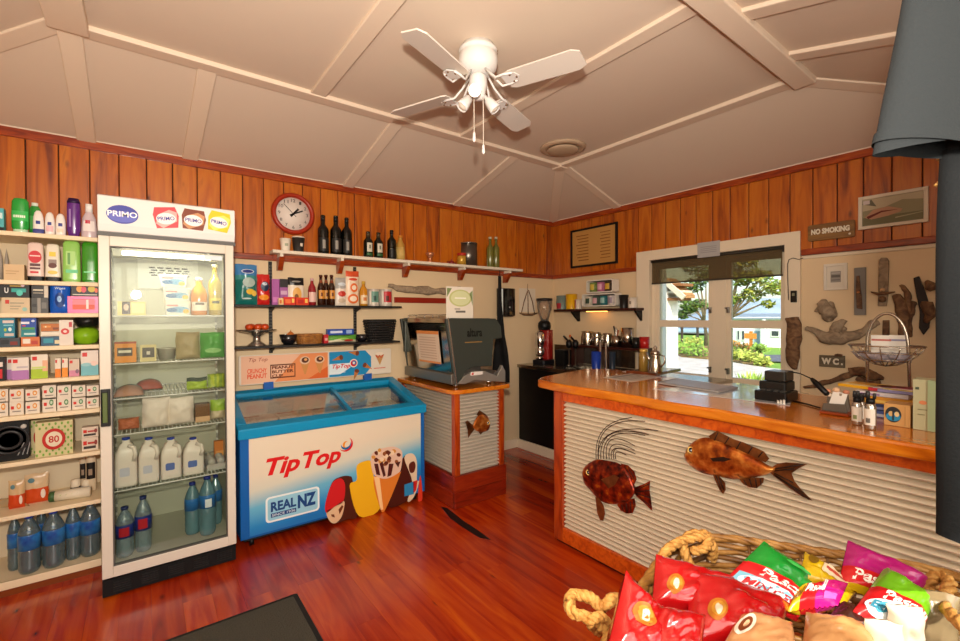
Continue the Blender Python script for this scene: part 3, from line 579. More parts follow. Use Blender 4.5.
K([(440, 490), (505, 300), (530, 180), (580, 165), (600, 300), (570, 440)], '#46180e', .0018); K([(540, 180), (590, 150), (620, 200), (620, 320), (635, 330), (600, 430), (560, 455), (590, 330)], '#d9c2a4', .0022); K([(570, 220), (600, 200), (612, 230), (600, 270), (575, 270)], '#5a2114', .0026); K([(540, 350), (600, 330), (600, 410), (540, 425)], '#2d84b5', .003); K([(595, 330), (625, 320), (615, 385), (598, 405)], '#c2211f', .003)
K([(628, 452), (632, 350), (642, 290), (652, 350), (655, 446)], '#cf3a22', .0016)
K([(330, 245), (325, 170), (360, 130), (430, 110), (480, 108), (525, 140), (520, 235), (500, 275), (420, 312), (350, 290)], '#d8b7a0', .003)
rr = random.Random(5)
for i in range(34):
    a = rr.random()*6.28; r = rr.random()**.6; x = 425+85*r*cos(a); y = 170+50*r*sin(a)
    K([(x+(9+7*rr.random())*cos(q), y+(9+7*rr.random())*sin(q)) for q in (0, 1.2, 2.4, 3.7, 5)], rr.choice(('#5a2312', '#c98b3c', '#8a4a22', '#e2c9a8')), .0036+i*.00002)
for q in ([(345, 215), (370, 215), (385, 290), (360, 285)], [(440, 215), (470, 215), (455, 290), (430, 300)], [(380, 215), (400, 200), (420, 290), (405, 300)], [(480, 210), (515, 200), (500, 240)]): K(q, '#4a1712', .0046)
m.build('ice_cream_artwork', pan)
# poster board above the lid
m = MB(); by = 3.775; TL, BR = onY(238.7, 355.7, by), onY(388, 384, by); BZ0, BZ1 = onY(239, 386, by).z, onY(239, 356, by).z
bx0, bx1 = TL.x+.0, onY(388, 362, by).x+.03; m.prism(rrect(bx0, bx1, BZ0, BZ1, .012), by, by+.012, C('#d9cdbb', .4)); brd = m.build('poster_board', fz)
for x in (bx0+.17, bx1-.26): m = MB(); m.box(x, x+.07, by-.006, by+.03, lidz(by)-.0, BZ0+.012, C('#1b57a6', .4)); m.build('bracket', fz)
bw2 = bx1-bx0; bh2 = BZ1-BZ0; ox = bx0; u = lambda s: bx0+bw2*s; w_ = lambda s: BZ0+bh2*s
m = MB(); m.prism([(u(.012), w_(.03)), (u(.535), w_(.03)), (u(.535), w_(.97)), (u(.012), w_(.97))], by-.001, by, C('#e5b394', .4)); m.prism([(u(.20), w_(.03)), (u(.535), w_(.03)), (u(.535), w_(.97)), (u(.36), w_(.97))], by-.0014, by-.001, C('#df8a55', .4)); m.prism([(u(.40), w_(.03)), (u(.535), w_(.03)), (u(.535), w_(.45))], by-.0017, by-.0014, C('#d4622a', .4))
m.text('Tip Top', u(.055), u(.16), w_(.74), w_(.9), C('#9c2f25', .4), by-.002, shear=.3); m.text('CRUNCHY', u(.045), u(.155), w_(.38), w_(.54), C('#e0502a', .4), by-.002, bold=.03); m.text('PEANUT', u(.045), u(.155), w_(.2), w_(.36), C('#e0502a', .4), by-.002, bold=.03)
for a, b, c, d in ((.175, .325, .60, .64), (.175, .325, .16, .2), (.175, .18, .16, .64), (.32, .325, .16, .64)): m.box(u(a), u(b), by-.0024, by-.0016, w_(c), w_(d), C('#5a2a12', .4))
for i, s in enumerate(('PEANUT', 'BUTTER', 'CUP')): m.text(s, u(.185), u(.315 if i < 2 else .25), w_(.48-.145*i), w_(.585-.145*i), C('#6b3216', .4), by-.0024, bold=.04)
for sx in (.385, .48):
    st = len(m.v)
    m.prism([(-.036, .01), (.036, .01), (.006, -.09), (-.004, -.09)], -.002, 0, C('#c98a4c', .4)); ell(m, 0, .03, .042, .034, -.001, C('#d9b89a', .4), th=.0016); ell(m, .002, .032, .03, .024, -.0024, C('#5a2c18', .4), th=.0005); ell(m, .006, .036, .013, .011, -.0028, C('#e2a869', .4), th=.0005)
    m.xf(Matrix.Translation((u(sx), by-.0022, w_(.6))) @ Matrix.Scale(.95, 4), st)
m.build('poster', brd)
m = MB(); m.prism([(u(.545), w_(.03)), (u(.8), w_(.03)), (u(.845), w_(.3)), (u(.845), w_(.72)), (u(.8), w_(.97)), (u(.545), w_(.97))], by-.001, by, C('#1e86b9', .4)); m.prism([(u(.545), w_(.12)), (u(.62), w_(.12)), (u(.69), w_(.34)), (u(.69), w_(.52)), (u(.55), w_(.52)), (u(.545), w_(.5))], by-.0014, by-.001, C('#d6e3e8', .4))
m.text('TipTop', u(.565), u(.69), w_(.30), w_(.5), RED, by-.002, bold=.03, shear=.3); m.text('Proudly New Zealand', u(.555), u(.655), w_(.15), w_(.22), C('#e8f0f2', .4), by-.002)
for sx, sz, rz in ((.62, .74, 75), (.735, .88, 100), (.80, .38, -60), (.735, .16, 20)):
    st = len(m.v); m.prism([(-.02, .0), (.02, .0), (.0, -.075)], -.002, 0, C('#b5713a', .4)); ell(m, 0, .008, .022, .016, -.001, C('#6e3a22', .4), th=.0014); m.xf(Matrix.Translation((u(sx), by-.0015, w_(sz))) @ Matrix.Rotation(radians(rz), 4, 'Y'), st)
ell(m, u(.715), w_(.5), .036, .036, by-.002, C('#e7e0d2', .4), th=.0006); ell(m, u(.715), w_(.5), .028, .028, by-.0026, RED, th=.0005); ell(m, u(.719), w_(.52), .019, .019, by-.0031, C('#2a6ca8', .4), th=.0005); ell(m, u(.716), w_(.51), .01, .01, by-.0036, C('#e7e0d2', .4), th=.0005)
m.build('poster', brd)
m = MB(); m.prism([(u(.875), w_(.78)), (u(.945), w_(.78)), (u(.912), w_(.35))], by-.0015, by, C('#b98a52', .4)); ell(m, u(.91), w_(.8), .038, .016, by-.0014, C('#e4d4bf', .4), th=.0008)
for i in range(5): ell(m, u(.885+.012*i), w_(.72-.05*(i % 2)), .007, .008, by-.0018, C('#c0392b', .4), th=.0005)
m.text('trumpet', u(.865), u(.96), w_(.2), w_(.27), C('#c0392b', .4), by-.001) if False else m.box(u(.865), u(.955), by-.001, by, w_(.22), w_(.25), C('#c8553f', .4))
m.build('poster', brd)
# ================================================================ generic small goods
def carton(name, label, cat, pl, pr, pt, zb, Y, depth, base, art=(), group=None, rz=0, face='Y'):
    """printed carton standing on a shelf: art = (u0,u1,v0,v1,material) panels or ('t',text,u0,u1,v0,v1,material)"""
    if face == 'Y': xc, w, zt = sY(pl, pr, pt, Y); loc = (xc, Y+depth/2, zb)
    else: yc, w, zt = sX(pl, pr, pt, Y); loc = (Y+depth/2, yc, zb); rz -= 90
    h = max(zt-zb, .012); w = max(w-.003, .01); m = MB(); m.box(-w/2, w/2, -depth/2, depth/2, 0, h, base); k = 0
    for a in art:
        k += 1; y = -depth/2-.0014-.0004*k
        if a[0] == 't': m.text(a[1], -w/2+a[2]*w, -w/2+a[3]*w, a[4]*h, a[5]*h, a[6], y-.0006, bold=.02)
        elif a[0] == 'o': ell(m, -w/2+a[1]*w, a[2]*h, a[3]*w, a[4]*h, y+.0004, a[5], th=.0005)
        else: m.prism([(-w/2+a[0]*w, a[2]*h), (-w/2+a[1]*w, a[2]*h), (-w/2+a[1]*w, a[3]*h), (-w/2+a[0]*w, a[3]*h)], y, y+.0004, a[4])
    o = solid(name, label, cat, m, loc, rz, group); return o
def P(*h): return [C(x, .45) for x in h]
P_BOX = [(1, 0), (1, 1), (0, 1)]
PROF = {
 'wine': [(0, 0), (.93, 0), (1, .02), (1, .60), (.93, .66), (.62, .72), (.40, .77), (.36, .82), (.35, .94), (.42, .945), (.42, .975), (.38, .985), (.38, 1), (0, 1)],
 'beer': [(0, 0), (.93, 0), (1, .02), (1, .56), (.9, .64), (.55, .75), (.42, .82), (.38, .93), (.46, .935), (.46, .99), (.3, 1), (0, 1)],
 'stubby': [(0, 0), (.93, 0), (1, .02), (1, .60), (.94, .66), (.5, .76), (.42, .82), (.4, .93), (.48, .935), (.48, .99), (.3, 1), (0, 1)],
 'pet': [(0, .012), (.55, .0), (.82, .01), (.93, .05), (1, .10), (.95, .16), (1, .20), (.95, .26), (1, .31), (.95, .36), (1, .40), (1, .66), (.96, .72), (.72, .82), (.42, .90), (.36, .925), (.36, .95)],
 'shampoo': [(0, 0), (.9, 0), (1, .03), (1, .72), (.92, .82), (.6, .9), (.5, .92), (.5, 1), (0, 1)],
 'tottle': [(0, 0), (.8, 0), (.82, .1), (1, .16), (1, .7), (.94, .9), (.7, .985), (0, 1)],
 'rollon': [(0, 0), (.8, 0), (.95, .04), (1, .25), (.98, .5), (.9, .72), (.68, .9), (.35, .985), (0, 1)],
 'square': [(0, 0), (.9, 0), (1, .03), (1, .8), (.85, .88), (.5, .92), (.5, 1), (0, 1)],
 'lotion': [(0, 0), (.95, 0), (1, .04), (1, .3), (.86, .58), (.55, .72), (.42, .76), (.42, .98), (.38, 1), (0, 1)],
 'sauce': [(0, 0), (.9, 0), (1, .03), (1, .55), (.85, .68), (.45, .8), (.38, .86), (.38, 1), (0, 1)],
}
def rad_at(prof, z):
    for (r0, z0), (r1, z1) in zip(prof, prof[1:]):
        if z0 <= z <= z1 and z1 > z0: return r0+(r1-r0)*(z-z0)/(z1-z0)
    return prof[-1][0]
def bottle_mesh(kind, w, h, mat, sy=1., n=18): 
    pr = PROF[kind]; return MB().lathe([(r*w/2, z*h) for r, z in pr], mat, n, sy=sy)
def band(kind, w, h, z0, z1, mat, sy=1., n=18, lift=.0012, a0=None, a1=None):
    pr = PROF[kind]; m = MB(); zz = sorted({z0, z1} | {z for _, z in pr if z0 < z < z1})
    if a0 is None:
        P_ = [(rad_at(pr, z)*w/2+lift, z*h) for z in zz]; P_ = [(P_[0][0]-lift*.9, P_[0][1])]+P_+[(P_[-1][0]-lift*.9, P_[-1][1])]
        return m.lathe(P_, mat, n, sy=sy)
    def fn(u, v):
        z = z0+(z1-z0)*v; r = rad_at(pr, z)*w/2+lift; a = radians(a0+(a1-a0)*u); return (r*cos(a), r*sin(a)*sy, z*h)
    return m.grid(fn, 10, 6, mat)
def bottle(name, label, cat, kind, pl, pr, pt, zb, Y, mat, bands=(), cap=None, sy=1., group=None, face='Y', dy=0., labels=()):
    """bands: (part name, z0, z1, material[, a0, a1]) wraps on the bottle; cap: (z0, z1, material)"""
    if face == 'Y': xc, w, zt = sY(pl, pr, pt, Y); loc = (xc, Y+dy+w*sy/2, zb); rz = 0
    else: yc, w, zt = sX(pl, pr, pt, Y); loc = (Y+w*sy/2+dy, yc, zb); rz = -90
    h = zt-zb; o = solid(name, label, cat, bottle_mesh(kind, w, h, mat, sy), loc, rz, group)
    for b in bands: band(kind, w, h, b[1], b[2], b[3], sy, a0=b[4] if len(b) > 4 else None, a1=b[5] if len(b) > 4 else None).build(b[0], o)
    if cap:
        r = max(rad_at(PROF[kind], (cap[0]+cap[1])/2)*w/2*1.1, .004); MB().lathe([(r, cap[0]*h), (r, cap[1]*h), (0, cap[1]*h+.0012)], cap[2], 14, sy=max(sy, .8)).build('cap', o)
    return o, w, h
def pouch_mesh(w, h, th, mat, seed=0, crimp=.06, nu=14, nv=18, slump=0., wav=.5):
    """pillow bag standing up: front bulge towards -Y; mat may be a function of u,v and side"""
    m = MB(); rn = Vector((seed*1.37, seed*.71, seed*2.3))
    def prof(u, v):
        e = max(0., min(1., v/crimp, (1-v)/crimp)); b = (max(0, 1-(2*u-1)**2)**.6)*(max(0, 1-(2*v-1)**4)**.7)*e
        return b
    for side in (-1, 1):
        def fn(u, v, side=side):
            b = prof(u, v); nz = noise.noise(Vector((u*4, v*4, side))+rn)*.35+noise.noise(Vector((u*11, v*9, side*3))+rn)*.22*wav
            x = (u-.5)*w*(1-.06*b)+.004*noise.noise(Vector((v*5, 0, 1))+rn); y = side*(th/2*b*(1+nz)+.0008); z = v*h+.006*noise.noise(Vector((u*3, 5, 0))+rn)*(v)
            y += slump*v*v
            return (x, y, z)
        mm = (lambda u, v, s=side: mat(u, v, s)) if callable(mat) else mat
        st = len(m.f); m.grid(fn, nu, nv, mm)
        if side == 1: m.f[st:] = [tuple(reversed(f)) for f in m.f[st:]]
    m.front = lambda u, v: (((u-.5)*w*(1-.06*prof(u, v))), -(th/2*prof(u, v)*1.32+.0035)+slump*v*v, v*h)
    return m
def pouch(name, label, cat, pl, pr, pt, zb, Y, th, mat, seed=0, art=(), group=None, rz=0, crimp=.06, face='Y', tilt=0.):
    if face == 'Y': xc, w, zt = sY(pl, pr, pt, Y); loc = (xc, Y+th/2, zb)
    else: yc, w, zt = sX(pl, pr, pt, Y); loc = (Y+th/2, yc, zb); rz -= 90
    h = zt-zb; m = pouch_mesh(w, h, th, mat, seed, crimp)
    for a in art:
        if a[0] == 't': m.text(a[1], a[2], a[3], a[4], a[5], a[6], fn=m.front, bold=.02)
        elif a[0] == 'o':
            st = [(a[1]+a[3]*cos(q*.2617), a[2]+a[4]*sin(q*.2617)) for q in range(24)]; m.add([m.front(*q) for q in [(a[1], a[2])]+st], [(0, 1+i, 1+(i+1) % 24) for i in range(24)], a[5])
    o = solid(name, label, cat, m, loc, rz, group)
    return o
gsm = lambda h, r=.3: C(h, r)
GOODS = 'toiletries on the white shelving'
# ---------------------------------------------------------------- row 1 (top of shelving)
z = SHZ[0]; Y = 3.49
carton('soap_box', 'teal and black carton at the far left of the top shelf', 'box', -9, 4, 207.8, z, Y, .05, C('#4fa9ad', .4), [(0, 1, 0, .18, BLACK), (.2, .9, .55, .8, C('#c6e3e0', .4))])
bottle('shampoo_bottle', 'big bright green upside down shampoo bottle on the top shelf', 'bottle', 'tottle', 10, 28.5, 197.3, z, Y, C('#1f9a3a', .25, coat=.4), [('label', .34, .62, C('#3fb558', .3), -150, -30), ('script', .43, .5, C('#e2efdc', .4), -135, -55)], None, .6)
MB().lathe([(.028, .0005), (.03, .002), (.03, .022)], C('#bfe0c0', .2), 14, sy=.6).build('clear_cap', bpy.data.objects['shampoo_bottle'])
bottle('shampoo_bottle', 'green bottle half hidden behind the white roll-on on the top shelf', 'bottle', 'shampoo', 28, 40.5, 202.5, z, Y+.09, C('#2a8f35', .25, coat=.4), [('label', .2, .6, C('#59b25a', .4), -140, -40)], (.9, 1., C('#dfe8d8', .3)), .6)
for (pl, pr, pt, lab, wrap) in ((32, 43.5, 210, 'white deodorant roll-on with a blue base on the top shelf', ('base', .02, .22, C('#4a4f8e', .4))), (44, 54.5, 211.7, 'white deodorant roll-on with a pink label on the top shelf', ('label', .15, .4, C('#e6b6bb', .4), -130, -50)), (54.7, 65.5, 213.2, 'white deodorant roll-on just left of the purple bottle', ('label', .15, .32, C('#ecd3bd', .4), -130, -60))):
    o, w, h = bottle('deodorant_stick', lab, 'deodorant', 'rollon', pl, pr, pt, z, Y, C('#e8e1dc', .3, coat=.3), [wrap, ('emblem', .42, .56, C('#323c86', .4), -112, -68)], None, .65, GOODS)
bottle('shampoo_bottle', 'tall dark purple bottle with a wide cap on the top shelf', 'bottle', 'tottle', 66, 80, 197.3, z, Y, C('#5a1f7c', .25, coat=.4), [('cap', .86, .985, C('#28103c', .3)), ('lettering', .25, .7, C('#9a7ab4', .4), -128, -110)], None, .6)
bottle('lotion_bottle', 'clear lotion bottle with a white cap at the right end of the top shelf', 'bottle', 'lotion', 80.5, 96.5, 203.7, z, Y, C('#c9b7bd', .2, coat=.4), [('label', .2, .5, C('#e8dfdc', .4), -135, -45), ('emblem', .42, .52, C('#c2344a', .4), -120, -80)], (.77, 1., C('#ecebe9', .3)), .55)
# ---------------------------------------------------------------- row 2
z = SHZ[1]
carton('soap_box', 'low beige carton at the left of the second shelf', 'box', 3, 24.5, 264.3, z, Y, .06, C('#cfb28a', .5), [(.1, .75, .55, .6, C('#b08f66', .5)), (.1, .6, .4, .44, C('#b08f66', .5))])
for pl, pr, lab in ((-2, 3, 'slim grey tube leftmost behind the beige carton'), (4, 8.8, 'slim grey tube on the right behind the beige carton')): solid('cosmetic_tube', lab, 'tube', (lambda q: MB().lathe([(q[1]/2, 0), (q[1]/2, .10), (q[1]/2*.9, .12), (0, q[2]-z)], C('#9b9184', .4), 12))(sY(pl, pr, 248, 3.6)), (sY(pl, pr, 248, 3.6)[0], 3.6, z))
def flatbottle(pl, pr, pt, zb, lab, body, arts, cap, taper=.85, d=.045, capz=.12):
    xc, w, zt = sY(pl, pr, pt, Y); h = zt-zb; k = taper
    m = MB(); n = 20
    def sec(s, q): return [(s*w/2*(abs(cos(a))**.5)*(1 if cos(a) > 0 else -1), q*d/2*(abs(sin(a))**.6)*(1 if sin(a) > 0 else -1)) for a in (2*pi*i/n for i in range(n))]
    L = [(1, 1, capz), (1, 1, capz+.03), ((1+k)/2, .95, .5), (k, .85, .93), (k*.8, .6, .985), (k*.3, .3, 1)]
    vs = [(x, y, zz*h) for s, q, zz in L for x, y in sec(s, q)]
    fs = [(i*n+j, i*n+(j+1) % n, (i+1)*n+(j+1) % n, (i+1)*n+j) for i in range(len(L)-1) for j in range(n)]+[tuple(range(n-1, -1, -1)), tuple((len(L)-1)*n+j for j in range(n))]
    m.add(vs, fs, body, True)
    kk = 0
    for a in arts:
        kk += 1; y = -d/2-.001-.0004*kk
        if a[0] == 'o': ell(m, a[1]*w, a[2]*h, a[3]*w, a[4]*h, y, a[5], th=.0004)
        elif a[0] == 't': m.text(a[1], a[2]*w, a[3]*w, a[4]*h, a[5]*h, a[6], y-.001, bold=.02)
        else: m.prism([(a[0]*w, a[2]*h), (a[1]*w, a[2]*h), (a[1]*w, a[3]*h), (a[0]*w, a[3]*h)], y-.0004, y, a[4])
    o = solid('toiletry_bottle', lab, 'bottle', m, (xc, Y+d/2, zb), 0, GOODS)
    c = MB(); n2 = sec(.97, .97); c.prism(n2, 0, capz*h, cap, 'xy'); c.build('cap', o)
flatbottle(26, 43.5, 242, z, 'white bottle with a round red label and black cap on the second shelf', C('#e2c9bf', .35, coat=.3), [('o', 0, .62, .38, .16, C('#c3202c', .4)), (-.3, .3, .63, .66, C('#efc9c4', .4)), ('t', 'Lux', -.3, .3, .36, .46, C('#3a2a2a', .4)) if False else (-.3, .3, .38, .45, C('#5a3436', .4)), (-.3, .3, .3, .35, C('#5a3436', .4)), (-.28, .2, .2, .25, C('#c3202c', .4))], BLACK, .92)
flatbottle(44, 60.5, 243.5, z, 'white bottle with a yellow label and black cap on the second shelf', C('#e4dccb', .35, coat=.3), [(-.2, .2, .66, .78, C('#e2c23a', .4)), (-.25, .25, .46, .58, C('#8d7a72', .4)), ('o', 0, .42, .26, .07, C('#5b2418', .4)), ('o', 0, .24, .3, .05, C('#d9c05a', .4))], BLACK, .82)
flatbottle(61.5, 80.5, 240.5, z, 'pale green translucent shower gel bottle on the second shelf', C('#8ec45e', .25, coat=.4), [(-.28, .2, .4, .74, C('#a6d277', .4)), (-.3, .34, .22, .3, C('#62c48a', .4)), (-.2, -.06, .42, .7, C('#5c9440', .4))], C('#86bb57', .3), .92, capz=.04)
flatbottle(81, 98, 241.5, z, 'deep green shower gel bottle beside the pale green one', C('#338d1c', .2, coat=.5), [(-.36, .34, .24, .27, C('#7be0a0', .4))], C('#2a7a17', .3), .95, capz=.04)
# ---------------------------------------------------------------- row 3
z = SHZ[2]; zz = sY(1, 30, 297.6, Y)[2]
carton('pad_box', 'beige carton with a red mark below the black carton', 'box', 1, 30, 297.6, z, Y, .10, C('#cdb898', .5), [(.13, .27, .6, .85, C('#c33428', .4)), (.3, .8, .62, .68, C('#8e8a78', .4)), (.3, .68, .42, .47, C('#8e8a78', .4)), (.3, .6, .25, .3, C('#8e8a78', .4)), ('o', .82, .25, .09, .13, C('#8db7ae', .4))])
carton('pad_box', 'black carton with a white letter in a ring stacked on the beige one', 'box', -4, 29.5, 282.4, zz+.0015, Y, .09, C('#17181a', .4), [('o', .30, .45, .12, .30, C('#060607', .4)), ('t', 'U', .24, .36, .28, .64, C('#e8e8e8', .4)), (.45, .9, .35, .6, C('#2aa198', .4)), (.4, .85, .72, .8, C('#b8943a', .4)), ('o', .8, .82, .06, .1, C('#dbb9c8', .4)), ('o', .7, .3, .1, .2, C('#54c0b4', .4))])
zz = sY(31, 48, 297.8, Y)[2]
carton('tampon_box', 'dark grey carton at the bottom of the grey pair', 'box', 31, 48.5, 297.8, z, Y, .08, C('#4a4a48', .4), [(.35, .55, 0, 1, C('#8f8a82', .4)), (.6, .9, .3, .7, C('#6e6c68', .4)), (.05, .3, .4, .6, C('#2c2c2c', .4))])
carton('tampon_box', 'black and silver carton on top of the grey pair', 'box', 31, 48.5, 284, zz+.0015, Y, .08, C('#2a2a2b', .4), [(.75, 1, 0, 1, C('#c9bfae', .4)), (.1, .7, .5, .6, C('#d8cdb4', .4)), (.1, .7, .3, .36, C('#a89c8a', .4))])
BLU2 = C('#1d5ec4', .25, coat=.3)
pouch('wipes_pack', 'shiny blue soft pack between the grey cartons and the pink pack', 'pack', 49, 69.5, 282, z, Y, .05, BLU2, 3, [('o', .52, .42, .26, .24, C('#12387f', .4)), ('o', .5, .45, .12, .10, C('#8fb4e2', .4)), ('t', 'Wipes', .25, .8, .74, .84, C('#cfe0f4', .4))])
zz = sY(66, 98, 296.3, Y)[2]
o = carton('wipes_pack', 'bright pink wipes pack with an orange label', 'pack', 67, 98.5, 296.3, z, Y, .09, C('#e04a94', .3, coat=.3), [(.16, .88, .22, .82, C('#d8563a', .4)), (.16, .88, .5, .8, C('#e77f8e', .4)), (.6, .68, .25, .8, C('#f2dcd8', .4))]); b = o.modifiers.new('bevel', 'BEVEL'); b.width = .012; b.segments = 3; b.limit_method = 'ANGLE'; b.angle_limit = radians(60)
carton('pad_box', 'black pack with coloured circles on the pink wipes pack', 'box', 71, 98.5, 284.3, zz+.0015, Y, .08, C('#1d1a18', .4), [('o', .3, .6, .12, .28, C('#e59a3a', .4)), ('o', .45, .55, .1, .25, C('#d94a5c', .4)), ('o', .75, .6, .14, .26, C('#c8b432', .4)), ('o', .92, .5, .06, .2, C('#e8663a', .4)), (.05, .95, .08, .16, C('#c9c2b5', .4))])
# ---------------------------------------------------------------- row 4
z = SHZ[3]
for i, (pl, pr, pt, h, lab) in enumerate(((-2, 20, 338, '#3b4148', 'flat dark plastic pack under the teal carton'), (20.5, 40, 337, '#c86a33', 'flat orange and white pack under the blue carton'), (40.5, 66, 336.5, '#24506e', 'flat navy pack under the white tray'))):
    carton('snack_packet', lab, 'packet', pl, pr, pt, z, Y, .1, C(h, .35), [(.1, .5, .3, .8, C(('#22262b', '#e2d6c6', '#2f8aa0')[i], .4)), (.55, .9, .2, .6, C(('#7d2a22', '#b23a28', '#d8c7a0')[i], .4))])
zt = [sY(a, b, c, Y)[2]+.002 for a, b, c in ((-2, 20, 338), (20.5, 40, 337), (40.5, 66, 336.5))]
carton('foil_box', 'teal carton with white lettering at the left of the fourth shelf', 'box', -3, 15, 318, zt[0], Y, .07, C('#1d7d97', .4), [(.3, .95, .74, .88, C('#d8c3bc', .4)), (.35, .9, .6, .66, C('#7fc3cf', .4)), ('o', .72, .42, .1, .1, C('#cfe4e4', .4)), (.4, .95, .08, .22, C('#c6b7ae', .4)), ('o', .45, .4, .08, .08, C('#9fb83a', .4))])
carton('foil_box', 'royal blue carton beside the teal carton', 'box', 20.5, 36.5, 318, zt[1], Y, .07, C('#1f46a0', .4), [(.0, .95, .0, .36, C('#1d7f86', .4)), (.0, .55, .68, .8, C('#e3e3ee', .4)), (.1, .3, .56, .62, C('#c9342e', .4)), (.05, .9, .38, .5, C('#4f9a3e', .4)), (.2, .95, .1, .2, C('#bcdbd8', .4)), ('o', .8, .84, .12, .06, C('#c9d2ea', .4))])
z2 = sY(40, 62, 331.5, Y)[2]
carton('biscuit_tray', 'white tray at the bottom of the brown snack stack', 'box', 40.5, 62.5, 331.5, zt[2], Y, .08, C('#e2d8c8', .5), [(.05, .95, .1, .3, C('#cfc2b0', .5))])
carton('biscuit_tray', 'orange brown carton on the white tray', 'box', 40.5, 61, 323.7, z2+.002, Y, .08, C('#b5651f', .4), [(.1, .5, .5, .75, C('#d88b3c', .4)), (.6, .9, .2, .5, C('#7d3d14', .4)), (.2, .28, .5, .7, C('#ecdcb4', .4))])
xc, w, zt_ = sY(59, 73, 320, Y-.02); m = MB(); hh = zt_-z
m.box(-w/2, w/2, .01, .018, 0, hh, C('#d8ccbf', .4)); ell(m, -.08*w, hh*.55, w*.30, w*.30, .009, C('#c02a2c', .4), th=.001); ell(m, -.08*w, hh*.55, w*.13, w*.13, .0078, C('#e9c9c0', .4), th=.0006); m.prism([(.2*w, hh*.72), (.42*w, hh*.72), (.42*w, hh*.92), (.2*w, hh*.92)], .008, .009, C('#b6343c', .4))
solid('display_card', 'small white card with a red target leaning on the snack stack', 'card', m, (xc, Y-.028, z), 0)
lime = C('#7fae1a', .35); blk = C('#141414', .35, bump=(25, .5))
def lump(name, label, cat, pl, pr, pt, zb, Y, d, mat, seed):
    xc, w, zt = sY(pl, pr, pt, Y); h = zt-zb; m = MB()
    m.grid(lambda u, v: (w/2*1.0*cos(2*pi*u)*sin(pi*v)**.55, d/2*sin(2*pi*u)*sin(pi*v)**.55, h/2-h/2*cos(pi*v)), 22, 12, mat, cu=True)
    for i in range(len(m.v)):
        v = Vector(m.v[i]); k = 1+.22*noise.noise(v*28+Vector((seed, 0, 0))); m.v[i] = (v.x*k, v.y*k, max(0, h/2+(v.z-h/2)*(1+.12*noise.noise(v*30+Vector((0, seed, 0))))))
    return solid(name, label, cat, m, (xc, Y+d/2, zb), 0)
lump('folded_bag', 'crumpled lime green plastic bag on the fourth shelf', 'bag', 69, 98.5, 327.5, z, Y, .12, lime, 2); lump('folded_bag', 'crumpled black plastic bag on top of the lime green one', 'bag', 73, 98.5, 314, sY(69, 98, 327.5, Y)[2]-.001, Y+.004, .11, blk, 9)
# ---------------------------------------------------------------- row 5
z = SHZ[4]
MR = C('#c9281f', .4)
def medbox(pl, pr, pt, lab, base, c2, split=.45, extra=(), Y_=Y, d=.05):
    carton('medicine_box', lab, 'box', pl, pr, pt, z, Y_, d, base, [(0, 1, 0, split, c2), (.08, .36, .76, .92, MR)]+list(extra))
carton('medicine_box', 'black and red carton at the far left of the medicine shelf', 'box', -8, 5, 357.5, z, Y, .05, C('#1b1717', .4), [(.3, .8, .1, .5, C('#c2262c', .4)), (.4, .85, .6, .8, C('#d8ccc4', .4))])
medbox(6, 26, 357.5, 'purple and white carton behind its twin on the medicine shelf', C('#ddd2c8', .4), C('#b07ab0', .4), .45, (), Y+.06); medbox(11, 29, 357.5, 'purple and white carton in front of its twin on the medicine shelf', C('#ddd2c8', .4), C('#a872ac', .4), .42, [(.3, .95, .52, .6, C('#b9aeb4', .4))])
medbox(30.5, 48, 354.5, 'white and lime green carton on the medicine shelf', C('#ddd3c2', .4), C('#a3bd2a', .4), .4, [(.68, 1, .3, .75, C('#e0a986', .4)), (.05, .9, .42, .5, C('#c3d07a', .4))])
medbox(54.5, 61, 358.3, 'narrow orange and white carton left of its twin', C('#ddd0bd', .4), C('#dd7b1e', .4), .45); medbox(61.5, 68, 358.3, 'narrow orange and white carton right of its twin', C('#ddd0bd', .4), C('#e08a22', .4), .5)
medbox(68.5, 79.5, 359, 'pink and beige carton beside the orange pair', C('#cdb9a8', .4), C('#c77f98', .4), .35, [('o', .8, .28, .18, .12, C('#7a5a6e', .4))])
medbox(80.5, 98.5, 350.5, 'large white and sky blue carton at the right of the medicine shelf', C('#ddd1c6', .4), C('#6fb0ba', .4), .42, [('o', .75, .48, .22, .1, C('#e3c4b8', .4)), ('o', .3, .44, .3, .07, C('#8fc0c6', .4))])
# ---------------------------------------------------------------- row 6: two tiers of little white cartons
z = SHZ[5]; ORG = C('#d98a2a', .4); GRN = C('#4d7a4a', .4); WB_ = C('#dacdbc', .45)
def small(pl, pr, pt, zb, lab, ring, grp, art2=None):
    return carton('tablet_box', lab, 'box', pl, pr, pt, zb, Y, .06, WB_, [(.1, .32, .45, .68, MR), ('o', .66, .66, .16, .22, ring), ('o', .66, .66, .09, .12, C('#e2d2b4', .4) if ring is ORG else C('#b9cbb0', .4)), (.2, .8, .24, .32, C('#8a7f76', .4))], grp)
zt1 = sY(0, 40, 401.6, Y)[2]; zt2 = sY(42, 98, 397.6, Y)[2]
names = ['first', 'second', 'third', 'fourth']
for i, (a, b) in enumerate(((-6, 8.3), (9, 24), (25, 40))):
    small(a, b, 401.8, z, 'small carton with an orange ring, lower tier, %s from the left' % names[i], ORG, 'orange ringed cartons'); small(a, b, 389.3, zt1+.0015, 'small carton with an orange ring, upper tier, %s from the left' % names[i], ORG, 'orange ringed cartons')
for i, (a, b) in enumerate(((42, 56.3), (56.8, 71.2), (71.7, 85.7), (86.2, 99))):
    small(a, b, 397.8, z, 'small carton with a green ring, lower tier, %s from the left' % names[i], GRN, 'green ringed cartons'); small(a, b, 385.5, zt2+.0015, 'small carton with a green ring, upper tier, %s from the left' % names[i], GRN, 'green ringed cartons')
